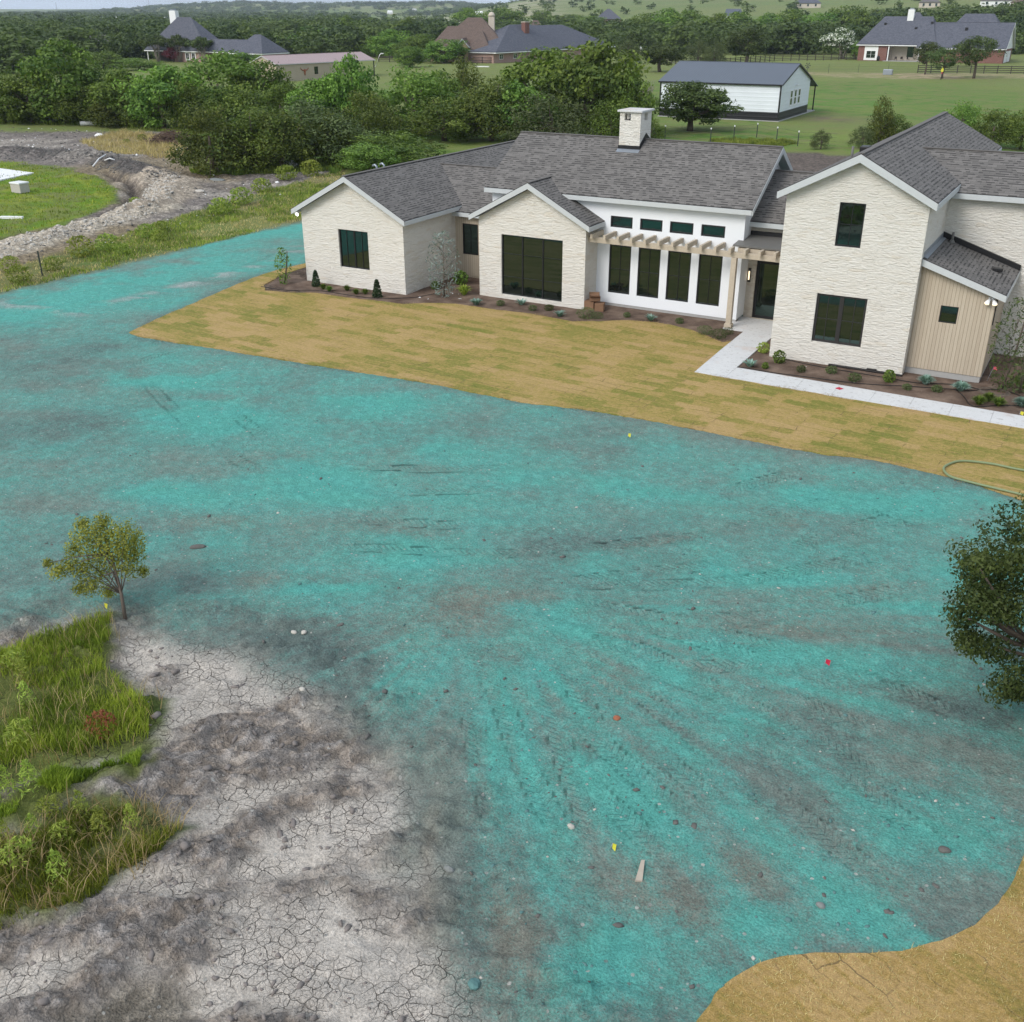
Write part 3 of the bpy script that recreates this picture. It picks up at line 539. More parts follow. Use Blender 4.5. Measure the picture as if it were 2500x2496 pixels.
bare = t.math('MULTIPLY', t.math('SUBTRACT', 1.0, zn[2], clamp=True), t.math('SUBTRACT', 1.0, t.math('MULTIPLY', thn, .72)), clamp=True); rough_ = t.math('MULTIPLY', bare, t.math('SUBTRACT', 1.0, t.math('MULTIPLY', ml, .8), clamp=True), clamp=True)
c = t.mix(t.math('MULTIPLY', rough_, .85), c, t.mix(1.0, c, t.mix(t.rng(crumb, .45, 1.05), (1.55,)*3, (.62,)*3), 'MULTIPLY'))
hh = t.math('ADD', t.math('MULTIPLY', nf, .5), t.math('MULTIPLY', nm, .8)); hh = t.math('SUBTRACT', hh, t.math('MULTIPLY', crk, .8)); hh = t.math('ADD', hh, t.math('MULTIPLY', lug, .34)); hh = t.math('ADD', hh, t.math('MULTIPLY', peb, .4)); hh = t.math('ADD', hh, t.math('MULTIPLY', fib, .35))
hh = t.math('SUBTRACT', hh, t.math('MULTIPLY', t.math('MULTIPLY', rough_, crumb), 1.3))
M['ground'] = t.P(col=c, rough=.95, spec=.15, normal=t.bump(hh, .95, .065))
me = np_mesh('ground', np.stack([GX, GY, Z], 1), F, M['ground'], attrs={'col': ('FLOAT_COLOR', np.concatenate([np.clip(allc, .01, 1), np.ones((len(GA), 1))], 1)), 'zone': ('FLOAT_VECTOR', G3), 'trk': ('FLOAT_VECTOR', T3), 'mudlight': ('FLOAT', mlt), 'sprayed': ('FLOAT', thf)}, smooth=True)
tag(link('ground', me), kind='structure')
GZ = Z.reshape(nb, na)
def ground_z(x, y):
    a, b = w2ab(x, y); i = int(np.clip(np.searchsorted(as_, a)-1, 0, na-2)); j = int(np.clip(np.searchsorted(bs, b)-1, 0, nb-2))
    s_ = (a-as_[i])/(as_[i+1]-as_[i]); r_ = (b-bs[j])/(bs[j+1]-bs[j])
    return float((GZ[j, i]*(1-s_)+GZ[j, i+1]*s_)*(1-r_)+(GZ[j+1, i]*(1-s_)+GZ[j+1, i+1]*s_)*r_)

# ------------------------------------------------------------------ sheets laid on it
def sheet(name, poly, top, thick, mat, jit=0.0, step=.25, sd=0, kind='structure'):
    P = []; n = len(poly)
    for k in range(n):
        p, q = np.array(poly[k]), np.array(poly[(k+1) % n]); m = max(1, int(np.hypot(*(q-p))/step)) if jit else 1
        for j in range(m): P.append(p+(q-p)*j/m)
    P = np.array(P)
    if jit: P = P+jit*np.stack([fbm(P[:, 0]*1.7, P[:, 1]*1.7, 3, sd)-.5, fbm(P[:, 0]*1.7, P[:, 1]*1.7, 3, sd+5)-.5], 1)*2
    tri = tessellate_polygon([[Vector((p[0], p[1], 0)) for p in P]]); V = [(p[0], p[1], top) for p in P]+[(p[0], p[1], top-thick) for p in P]; n = len(P)
    Fs = [list(q) for q in tri]+[[k, (k+1) % n, n+(k+1) % n, n+k] for k in range(n)]
    me = bpy.data.meshes.new(name); me.from_pydata(V, [], Fs); me.materials.append(mat)
    bm = bmesh.new(); bm.from_mesh(me); bmesh.ops.recalc_face_normals(bm, faces=bm.faces); bm.to_mesh(me); bm.free()
    return tag(link(name, me), kind=kind)
def m_sod(name, rot, tan, tan2, grn):
    t = NT(name); o = t.obj(); wv = t.n('VectorMath', {0: o, 1: t.n('VectorMath', {0: t.noise(o, 1.6, 3, out='Color'), 1: (.36, .36, 0)}, operation='MULTIPLY').outputs[0]}, operation='ADD').outputs[0]
    m = t.map(wv, rot=(0, 0, rot))
    br = t.n('TexBrick', {'Vector': m, 'Color1': (0, 0, 0), 'Color2': (1, 1, 1), 'Mortar': (.5,)*3, 'Scale': 1.0, 'Mortar Size': .016, 'Mortar Smooth': .6, 'Brick Width': 1.25, 'Row Height': .42}, offset=.37)
    br2 = t.n('TexBrick', {'Vector': m, 'Color1': (0, 0, 0), 'Color2': (1, 1, 1), 'Mortar': (.5,)*3, 'Scale': 1.0, 'Mortar Size': .06, 'Mortar Smooth': 1.0, 'Brick Width': 1.25, 'Row Height': .45}, offset=.37)
    r = t.sep(br2.outputs['Color'])[0]; n1 = t.noise(o, .30, 5); n2 = t.noise(t.map(o, (1, 1.8, 1), (0, 0, rot)), 4.5, 7, .72); n3 = t.noise(o, 45, 4, .75)
    f = t.math('ADD', t.math('MULTIPLY', r, .38), t.math('ADD', t.math('MULTIPLY', n1, .80), t.math('ADD', t.math('MULTIPLY', n2, 1.05), t.math('MULTIPLY', n3, .45))))
    c = t.ramp(t.rng(f, 1.0, 1.54), [(0, grn), (.38, tuple(.5*(a+b) for a, b in zip(grn, tan))), (.6, tan), (1, tan2)])
    c = t.mix(1.0, c, t.mix(t.rng(n3, .3, .7), (.68,)*3, (1.32,)*3), 'MULTIPLY'); c = t.mix(1.0, c, t.mix(t.rng(t.noise(o, 11, 5, .7), .32, .68), (.80,)*3, (1.2,)*3), 'MULTIPLY')
    sm = t.math('MULTIPLY', br.outputs['Fac'], t.rng(t.noise(o, .9, 4), .49, .60), clamp=True); c = t.mix(t.math('MULTIPLY', sm, .6), c, (.12, .09, .055))
    h = t.math('SUBTRACT', t.math('ADD', t.math('MULTIPLY', n3, .6), t.math('MULTIPLY', n2, .5)), t.math('MULTIPLY', sm, .6))
    return t.P(col=c, rough=.95, spec=.1, normal=t.bump(h, .8, .03))
M['sod'] = m_sod('sod', R(4), (.325, .243, .078), (.405, .28, .122), (.165, .180, .038))
M['sod2'] = m_sod('dry_sod', R(28), (.345, .23, .078), (.42, .28, .12), (.20, .18, .045))
sheet('lawn', LAWN, .0, .1, M['sod'], .09, .12, 3)
sheet('lawn', LAWN2, .0, .1, M['sod2'], .06, .15, 4)
t = NT('bed_soil'); o = t.obj(); n1 = t.noise(o, 1.2, 5); n2 = t.noise(o, 14, 6, .7)
c = t.ramp(n1, [(.3, (.085, .055, .04)), (.5, (.15, .105, .08)), (.68, (.23, .165, .125))]); c = t.mix(1.0, c, t.mix(n2, (.6,)*3, (1.4,)*3), 'MULTIPLY')
M['bed'] = t.P(col=c, rough=.95, spec=.15, normal=t.bump(t.math('ADD', n2, n1), .9, .06))
def soil(name, poly):
    """planting bed: a fine grid inside the outline, so that the soil has lumps"""
    P = np.array(poly); x = np.arange(P[:, 0].min(), P[:, 0].max()+.13, .13); y = np.arange(P[:, 1].min(), P[:, 1].max()+.13, .13)
    gx, gy = np.meshgrid(x, y); d = sdf(gx.ravel(), gy.ravel(), P).reshape(gx.shape)
    zz = -.03+.05*fbm(gx*2.2, gy*2.2, 4, 66)*ss(.1, -.4, d)-.08*ss(-.02, .2, d); I = np.arange(gx.size).reshape(gx.shape)
    F = np.stack([I[:-1, :-1], I[:-1, 1:], I[1:, 1:], I[1:, :-1]], -1).reshape(-1, 4); dd = d.ravel(); F = F[(dd[F] < .18).all(1)]
    V = np.stack([gx.ravel(), gy.ravel(), zz.ravel()], 1); us = np.unique(F); mp = np.zeros(len(V), int); mp[us] = np.arange(len(us))
    return tag(link(name, np_mesh(name, V[us], mp[F], M['bed'], smooth=True)), kind='structure')
soil('planting_bed', [tuple(p) for p in w_bed]+[(21.9, 1.75), (20.95, 1.75), (20.95, 3), (14.4, 3), (14.4, 1.75), (9.1, 1.75), (9.1, 4.6), (5.9, 4.6), (5.9, .05), (-.05, .05), (-1.0, .5)])
soil('planting_bed', [(23.16, 1.75), (23.16, -3.12), (28.5, -3.25), (33.1, -3.53), (44, -3.9), (44, 3.7), (31.3, 3.7), (31.3, -.45), (28.7, -.45), (28.7, -1.0), (23.85, -1.0), (23.85, 1.75)])
def pave():
    mb = MB(); z0, z1 = -.10, .012
    def q(p): mb.prism([(x, y, z0) for x, y in p], (0, 0, z1-z0))
    gp = .008
    q([(20.95, 1.78), (23.78, 1.78), (23.78, 3.91), (20.95, 3.91)])
    q([(21.9, -1.2), (23.16, -1.2), (23.16, 1.78-gp), (21.88, 1.78-gp)])
    fu = lambda u: -4.38-(u-22)*.025; bu = lambda u: -3.1-(u-23.16)*.035
    q([(21.97, fu(21.97)), (23.16, fu(23.16)), (23.16, -1.2-gp), (21.9, -1.2-gp)])
    u = 23.16+gp
    while u < 44: w = 1.28; q([(u, fu(u)), (u+w, fu(u+w)), (u+w, bu(u+w)), (u, bu(u))]); u += w+gp
    return tag(mb.build('walkway', M['concrete']), kind='structure')
pave()

# ------------------------------------------------------------------ the stone house
def hole_wall(mb, ax, c, a0, a1, z0, z1, holes, dep, gable=None, mi=0):
    """wall face in the plane (ax=c) from a0..a1, z0..z1 with holes (b0,b1,zb,zt) and reveals going dep inwards; ax 0 = x fixed, 1 = y fixed"""
    P = (lambda a, z, d=0: (a, c+d, z)) if ax == 1 else (lambda a, z, d=0: (c+d, a, z))
    xs = sorted({a0, a1, *[h[0] for h in holes], *[h[1] for h in holes]}); zs = sorted({z0, z1, *[h[2] for h in holes], *[h[3] for h in holes]})
    for i in range(len(xs)-1):
        for j in range(len(zs)-1):
            mx, mz = (xs[i]+xs[i+1])/2, (zs[j]+zs[j+1])/2
            if any(h[0] < mx < h[1] and h[2] < mz < h[3] for h in holes): continue
            mb.face([P(xs[i], zs[j]), P(xs[i+1], zs[j]), P(xs[i+1], zs[j+1]), P(xs[i], zs[j+1])], mi=mi)
    for h in holes:
        b0, b1, zb, zt = h
        for p, q in (((b0, zb), (b1, zb)), ((b1, zb), (b1, zt)), ((b1, zt), (b0, zt)), ((b0, zt), (b0, zb))):
            mb.face([P(*p), P(*q), P(*q, dep), P(*p, dep)], mi=mi)
    if gable:
        pk, zp = gable; mb.face([P(a0, z1), P(a1, z1), P(pk, zp)], mi=mi)
def window(parent, y, x0, x1, z0, z1, mulls=(), munts=(), hor=(), fw=.06, sill=0, mat='black', name='window'):
    """frame set at y (front), glass behind; mulls = thick bars (x, w), munts = thin bars x, hor = thin bars z"""
    f = MB(); d = .06
    f.box((x0, y, z0), (x1, y+d, z0+fw)); f.box((x0, y, z1-fw), (x1, y+d, z1)); f.box((x0, y, z0+fw), (x0+fw, y+d, z1-fw)); f.box((x1-fw, y, z0+fw), (x1, y+d, z1-fw))
    for x, w in mulls: f.box((x-w/2, y+.004, z0+fw), (x+w/2, y+d, z1-fw))
    xs = [x0+fw]+[v for x, w in mulls for v in (x-w/2, x+w/2)]+[x1-fw]
    for x in munts: f.box((x-.011, y+.012, z0+fw), (x+.011, y+d, z1-fw))
    for zz in hor:
        cuts = sorted([(x-.011, x+.011) for x in munts]+[(x-w/2, x+w/2) for x, w in mulls]); c0 = x0+fw
        for a, b in cuts+[(x1-fw, 0)]:
            if a-c0 > .02: f.box((c0, y+.014, zz-.011), (a, y+d, zz+.011))
            c0 = b
    fr = f.build(name, M[mat], parent)
    p = MB(); p.face([(x0+fw*.5, y+.035, z0+fw*.5), (x1-fw*.5, y+.035, z0+fw*.5), (x1-fw*.5, y+.035, z1-fw*.5), (x0+fw*.5, y+.035, z1-fw*.5)]); p.build('pane', M['glass'], fr)
    return fr
def gable_roof(parent, axis, r0, r1, ridge, e0, e1, ze0, ze1, zr, mat, fasc='fascia', fh=.22, th=.07, ends=(1, 1), eaves=(1, 1), name='roof', fw=.035):
    """gable roof: axis 1 = ridge runs along y from r0 to r1 at x=ridge, eaves at x=e0, e1 (top-surface heights ze0, ze1, ridge zr)"""
    Q = (lambda s, r, z: (s, r, z)) if axis == 1 else (lambda s, r, z: (r, s, z))
    mb = MB(); fm = MB(); T = np.array((0, 0, -th))
    for e, ze in ((e0, ze0), (e1, ze1)):
        sl = math.hypot(ridge-e, zr-ze); top = [Q(e, r0, ze), Q(e, r1, ze), Q(ridge, r1, zr), Q(ridge, r0, zr)]
        mb.face(top, [(r0, 0), (r1, 0), (r1, sl), (r0, sl)]); bt = [np.array(p)+T for p in top]; mb.face(bt[::-1], mi=1)
        for k in range(4): mb.face([top[k], top[(k+1) % 4], bt[(k+1) % 4], bt[k]])
    if fasc:
        k = th*.45
        for on, r, s in ((ends[0], r0, -1), (ends[1], r1, 1)):
            if on:
                for e, ze in ((e0, ze0), (e1, ze1)):
                    ro = r-s*.01
                    fm.prism([Q(e, ro, ze-k), Q(ridge, ro, zr-k), Q(ridge, ro, zr-k-fh*1.12), Q(e, ro, ze-k-fh)], np.array(Q(0, s*fw, 0)))
        for on, e, ze, s in ((eaves[0], e0, ze0, np.sign(e0-ridge)), (eaves[1], e1, ze1, np.sign(e1-ridge))):
            if on:
                eo = e-s*.004; fm.prism([Q(eo, r0+.03, ze-k-.004), Q(eo+s*fw*.8, r0+.03, ze-k-.012), Q(eo+s*fw*.8, r0+.03, ze-k-fh*.9), Q(eo, r0+.03, ze-k-fh*.9)], np.array(Q(0, r1-r0-.06, 0)))
    # ridge cap
    i0 = len(mb.f); mb.beam(Q(ridge, r0, zr), Q(ridge, r1, zr), .2, .03)
    for k in range(i0, len(mb.f)): mb.uv[k] = [(.15, .10)]*4
    ro = mb.build(name, [M[mat], M[fasc or mat]], parent)
    if fasc and any(ends): fm.build('fascia', M[fasc], ro)
    elif fasc:
        h_ = len(fm.f)//2
        for k in (0, 1): q = MB(); q.v = fm.v; q.f = fm.f[k*h_:(k+1)*h_]; q.uv = fm.uv[k*h_:(k+1)*h_]; q.mi = [0]*h_; q.sm = [False]*h_; used = sorted({i for f in q.f for i in f}); mp = {i: n for n, i in enumerate(used)}; q.v = [fm.v[i] for i in used]; q.f = [[mp[i] for i in f] for f in q.f]; q.build('fascia', M[fasc], ro)
    return ro
house = thing('house', 'large white limestone house with grey shingle roofs and black windows', 'house', (0, 0, 0))
# walls
w = MB(); hole_wall(w, 1, 0, 0, 5.97, -.12, 3.42, [(2.18, 3.93, .90, 2.70)], .09, (2.985, 4.98)); hole_wall(w, 0, 5.97, 0, 4.5, -.12, 3.42, [], .1); hole_wall(w, 0, 0, 0, 18, -.12, 3.42, [], .1); hole_wall(w, 1, 18, 0, 5.97, -.12, 3.42, [], -.1, (2.985, 4.98)); w.build('wall', M['stone'], house)
w = MB(); hole_wall(w, 1, 1.69, 9.03, 14.48, -.12, 3.58, [(10.22, 13.36, .17, 2.92)], .09, (11.755, 5.06)); hole_wall(w, 0, 14.48, 1.69, 2.93, -.12, 3.58, [], .1); hole_wall(w, 0, 9.03, 1.69, 4.5, -.12, 3.58, [], .1); w.build('wall', M['stone'], house)
w = MB(); hole_wall(w, 1, 4.5, 5.97, 9.03, .06, 3.1, [(6.38, 7.28, 1.12, 2.62)], .03); w.box((5.97, 4.53, -.1), (9.03, 4.6, .06)); w.build('wall', M['siding'], house)
ST = [(15.07, 16.12), (16.47, 17.51), (17.85, 18.91), (19.26, 20.31)]
w = MB(); hole_wall(w, 1, 2.93, 9.05, 21.13, .10, 4.56, [(a, b, 3.48, 3.965) for a, b in ST]+[(a, b, .575, 2.72) for a, b in ST], .05)
hole_wall(w, 0, 21.13, 2.93, 9.3, .10, 4.56, [], .1); w.face([(21.13, 2.93, 4.56), (21.13, 9.3, 4.56), (21.13, 6.1, 6.62)]); hole_wall(w, 0, 9.05, 2.93, 9.3, .1, 4.56, [], .1); w.face([(9.05, 2.93, 4.56), (9.05, 9.3, 4.56), (9.05, 6.1, 6.62)]); w.build('wall', M['stucco'], house)
w = MB(); w.box((14.48, 2.95, -.1), (21.11, 3.3, .10)); w.build('foundation', M['slab'], house)
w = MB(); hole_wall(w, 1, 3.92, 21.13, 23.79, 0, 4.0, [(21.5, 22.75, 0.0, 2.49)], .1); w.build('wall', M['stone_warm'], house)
w = MB(); hole_wall(w, 1, -1.04, 23.79, 28.75, -.12, 6.06, [(25.71, 26.62, 4.40, 5.95), (25.32, 27.15, .81, 2.64)], .09, (26.27, 7.42)); hole_wall(w, 0, 28.75, -1.04, 16.5, -.12, 6.06, [], .1); hole_wall(w, 0, 23.79, -1.04, 16.5, -.12, 6.06, [], .1); hole_wall(w, 1, 16.5, 23.79, 28.75, 0, 6.06, [], -.1, (26.27, 7.42)); w.build('wall', M['stone'], house)
w = MB(); hole_wall(w, 1, 3.6, 28.75, 42, -.12, 5.8, [], .1); w.build('wall', M['stone'], house)
w = MB(); hole_wall(w, 1, -.5, 28.753, 31.36, .20, 3.2, [(29.60, 30.20, 1.99, 2.60)], .03); w.face([(28.753, -.5, 3.2), (31.36, -.5, 3.2), (28.753, -.5, 4.02)]); hole_wall(w, 0, 31.36, -.5, 3.6, .20, 3.2, [], .1); w.build('wall', M['siding'], house)
w = MB(); w.box((28.76, -.47, -.1), (31.33, 3.6, .20)); w.build('foundation', M['slab'], house)
# windows
window(house, .08, 2.18, 3.93, .90, 2.70, [(3.055, .07)], (2.6, 3.5), (), .055)
window(house, 1.77, 10.22, 13.36, .17, 2.92, [(11.28, .055), (12.33, .055)], (), (1.0, 2.05), .05)
window(house, 4.52, 6.38, 7.28, 1.12, 2.62, [], (6.83,), (1.87,), .06)
for a, b in ST: window(house, 2.965, a, b, 3.48, 3.965, fw=.07)
for a, b in ST: window(house, 2.965, a, b, .575, 2.72, [], ((a+b)/2,), (1.65,), .06)
window(house, -.96, 25.71, 26.62, 4.40, 5.95, [], (26.165,), (5.18,), .06)
window(house, -.96, 25.32, 27.15, .81, 2.64, [(26.235, .15)], (25.75, 26.72), (1.7,), .085, mat='bronze')
window(house, -.48, 29.60, 30.20, 1.99, 2.60, fw=.035)
dr = window(house, 4.0, 21.5, 22.75, .02, 2.49, [], (), (), .12, name='front_door')
h = MB(); h.tube([(21.70, 3.93, .75), (21.70, 3.93, 1.75)], .018, 8); h.beam((21.70, 3.93, .85), (21.70, 4.0, .85), .02, .02); h.beam((21.70, 3.93, 1.65), (21.70, 4.0, 1.65), .02, .02); h.build('handle', M['black'], dr)
h = MB(); h.box((21.45, 3.86, .0), (22.8, 3.99, .02)); h.build('threshold', M['stone_warm'], house)
# roofs
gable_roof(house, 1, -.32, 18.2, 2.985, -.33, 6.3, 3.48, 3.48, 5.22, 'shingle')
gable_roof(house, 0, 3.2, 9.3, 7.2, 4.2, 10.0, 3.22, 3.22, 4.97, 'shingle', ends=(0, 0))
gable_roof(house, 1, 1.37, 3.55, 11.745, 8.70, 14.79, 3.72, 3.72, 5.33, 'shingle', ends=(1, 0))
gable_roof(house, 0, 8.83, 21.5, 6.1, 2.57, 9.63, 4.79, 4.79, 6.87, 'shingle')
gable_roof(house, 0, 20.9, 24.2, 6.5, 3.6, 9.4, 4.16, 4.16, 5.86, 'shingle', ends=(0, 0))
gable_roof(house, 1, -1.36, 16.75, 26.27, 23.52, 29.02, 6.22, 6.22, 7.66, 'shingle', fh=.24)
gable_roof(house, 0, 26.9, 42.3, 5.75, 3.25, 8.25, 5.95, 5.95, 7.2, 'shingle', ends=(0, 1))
# lean-to roof
m = MB(); A = [(28.70, -.78, 4.25), (31.66, -.78, 3.27), (31.66, 3.58, 3.27), (28.70, 3.58, 4.25)]; sl = 3.1
m.face(A, [(0, sl), (0, 0), (4.3, 0), (4.3, sl)]); Bq = [np.array(p)-(0, 0, .07) for p in A]; m.face(Bq[::-1])
for k in range(4): m.face([A[k], A[(k+1) % 4], Bq[(k+1) % 4], Bq[k]])
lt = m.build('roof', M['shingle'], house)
m = MB(); m.prism([(28.76, -.77, 4.20), (31.67, -.77, 3.235), (31.67, -.77, 3.02), (28.76, -.77, 3.97)], (0, -.035, 0)); m.prism([(31.65, -.77, 3.235), (31.68, -.77, 3.235), (31.68, -.77, 3.04), (31.65, -.77, 3.04)], (0, 4.3, 0)); m.build('fascia', M['fascia'], lt)
m = MB(); m.prism([(28.76, 3.46, 4.24), (31.67, 3.46, 3.28), (31.67, 3.46, 3.46), (28.76, 3.46, 4.44)], (0, .12, 0)); m.build('flashing', M['black'], lt)
m = MB(); m.prism([(28.755, -.7, 4.245), (28.755, 3.4, 4.245), (28.755, 3.4, 4.42), (28.755, -.7, 4.42)], (.02, 0, 0)); m.prism([(28.76, -.7, 4.262), (28.9, -.7, 4.216), (28.9, 3.4, 4.216), (28.76, 3.4, 4.262)], (0, 0, .006)); m.build('flashing', M['flash'], lt)
m = MB(); m.tube([(29.15, 3.2, 4.0), (29.15, 3.2, 4.5)], .045, 10); m.lathe([(.13, 4.10), (.10, 4.14), (.05, 4.24)], (29.15, 3.2, 0)); m.build('vent_pipe', M['porchmetal'], lt)
m = MB(); m.box((30.85, 1.75, 3.5), (31.2, 2.0, 3.62)); m.build('roof_vent', M['black'], lt, .015)
# chimney
ch = MB(); hole_wall(ch, 1, 5.42, 14.22, 15.22, 6.2, 8.02, [(14.44, 14.74, 7.66, 7.96)], .16); hole_wall(ch, 0, 15.22, 5.42, 6.65, 6.2, 8.02, [(5.85, 6.2, 7.66, 7.96)], -.16); hole_wall(ch, 0, 14.22, 5.42, 6.65, 6.2, 8.02, [(5.85, 6.2, 7.66, 7.96)], .16); hole_wall(ch, 1, 6.65, 14.22, 15.22, 6.2, 8.02, [], -.1); ch.box((14.30, 5.55, 7.55), (15.14, 6.55, 7.62))
chim = ch.build('chimney', M['stone'], house)
m = MB(); m.box((14.12, 5.32, 8.02), (15.32, 6.75, 8.10)); m.build('cap', M['concrete'], chim, .01)
for x, y, r in ((14.6, 6.0, .13), (15.0, 6.1, .11)): m = MB(); m.tube([(x, y, 7.6), (x, y, 7.9)], r, 12); m.build('flue', M['flash'], chim)
m = MB(); m.box((14.19, 5.39, 6.3), (15.25, 5.415, 6.62)); m.prism([(15.223, 5.415, 6.3), (15.223, 6.1, 6.9), (15.223, 6.65, 6.6), (15.223, 6.65, 6.80), (15.223, 6.1, 7.12), (15.223, 5.415, 6.66)], (.022, 0, 0)); m.build('flashing', M['black'], chim)
m = MB(); m.prism([(14.18, 5.20, 6.345), (15.26, 5.20, 6.345), (15.26, 5.39, 6.455), (14.18, 5.39, 6.455)], (0, 0, .012)); m.build('flashing', M['flash'], chim)
# roof vents
for x, y, z, k in ((25.75, 2.0, 7.40, 1), (25.35, 1.55, 7.2, 0)):
    m = MB()
    if k: m.box((x-.2, y-.25, z-.1), (x+.12, y+.25, z+.14)); m.build('roof_vent', M['black'], house, .03)
    else: m.tube([(x, y, z-.3), (x, y, z+.35)], .045, 10); m.build('vent_pipe', M['porchmetal'], house)
for y in (2.6, 3.2): m = MB(); m.tube([(2.75, y, 5.0), (2.75, y, 5.28), (2.65, y, 5.36), (2.52, y, 5.30)], .05, 10); m.build('vent_pipe', M['flash'], house)
# pergola and porch
pg = MB(); pg.box((14.48, 1.98, 2.93), (23.785, 2.16, 3.15)); per = pg.build('pergola', M['wood'], house, .006)
for k in range(15):
    x = 14.72+k*(23.45-14.72)/14; m = MB(); e = 2.92 if x < 20.9 else 2.24
    m.box((x-.055, 1.72, 3.13), (x+.055, e, 3.33)); m.build('rafter', M['wood'], per, .005)
m = MB(); m.box((21.0, 1.90, .012), (21.22, 2.12, 2.93)); m.box((20.955, 1.855, .012), (21.265, 2.165, .17)); m.build('post', M['wood'], per, .006)
m = MB(); m.prism([(20.92, 2.2, 3.34), (23.788, 2.2, 3.34), (23.788, 3.92, 3.50), (21.133, 3.92, 3.50), (21.133, 2.925, 3.405), (20.92, 2.925, 3.405)], (0, 0, .06)); pr = m.build('porch_roof', M['porchmetal'], house)
m = MB(); m.box((21.135, 3.84, 3.53), (23.788, 3.915, 3.72)); m.build('flashing', M['black'], pr)
m = MB(); m.box((21.135, 2.25, 3.12), (23.785, 3.91, 3.3)); m.build('soffit', M['wood'], pr)
# lamps on the walls
m = MB(); m.box((21.18, 3.86, 1.55), (21.30, 3.918, 2.14)); sc_ = m.build('wall_lamp', M['bronze'], house, .01)
m = MB(); m.tube([(21.24, 3.835, 1.66), (21.24, 3.835, 2.02)], .03, 10); m.build('lamp_tube', M['glow'], sc_)
m = MB(); m.box((-.22, -.02, 3.28), (-.14, .06, 3.32)); m.tube([(-.18, .02, 3.28), (-.2, -.06, 3.2)], .055, 12); fl = m.build('flood_light', M['white'], house)
m = MB(); m.tube([(-.198, -.05, 3.21), (-.215, -.11, 3.165)], [.075, .085], 14); m.build('bulb', M['glowwhite'], fl)
m = MB(); m.box((31.1, -.53, 2.98), (31.3, -.5, 3.08)); fl = m.build('flood_light', M['white'], house)
for dx in (-.07, .09):
    m = MB(); m.tube([(31.2+dx*.4, -.53, 3.03), (31.2+dx, -.60, 2.99), (31.2+dx*1.6, -.72, 2.90)], [.03, .05, .095], 14); m.build('lamp_head', M['white'], fl)
    m = MB(); m.tube([(31.2+dx*1.62, -.723, 2.898), (31.2+dx*1.64, -.728, 2.893)], .08, 14); m.build('bulb', M['glow'], fl)
m = MB(); m.box((31.365, -.46, 2.1), (31.40, -.42, 3.0)); m.build('downpipe', M['black'], house)
m = MB(); m.tube(smooth_path([(26.1, -1.12, .02), (27.0, -1.13, .02), (28.0, -1.12, .02), (28.78, -1.10, .0)], 5), .05, 10); m.box((27.5, -1.16, -.03), (27.85, -1.06, .1)); m.build('drain_pipe', M['tube'], house)

# ------------------------------------------------------------------ plants: leaf clouds
def rand_dirs(n):
    v = rng.normal(size=(n, 3)); return v/np.linalg.norm(v, axis=1)[:, None]
def leaf_cards(P, N, sz, asp=.6, var=None, up=0.0, bloom=None):
    """rhombic leaf cards at P, facing N with jitter"""
    n = len(P); N = N+rand_dirs(n)*.75+np.array([0, 0, up]); N /= np.linalg.norm(N, axis=1)[:, None]
    a = np.cross(N, rand_dirs(n)); a /= np.linalg.norm(a, axis=1)[:, None]+1e-9; b_ = np.cross(N, a)
    s_ = (sz*rng.uniform(.6, 1.4, n))[:, None]
    V = np.stack([P-a*s_, P-b_*s_*asp+a*s_*.1, P+a*s_, P+b_*s_*asp+a*s_*.1], 1).reshape(-1, 3)
    F = np.arange(4*n).reshape(n, 4); va = np.repeat(np.clip(var, 0, 1), 4); bl = np.repeat(bloom if bloom is not None else np.zeros(n), 4)
    return V, F, va, bl
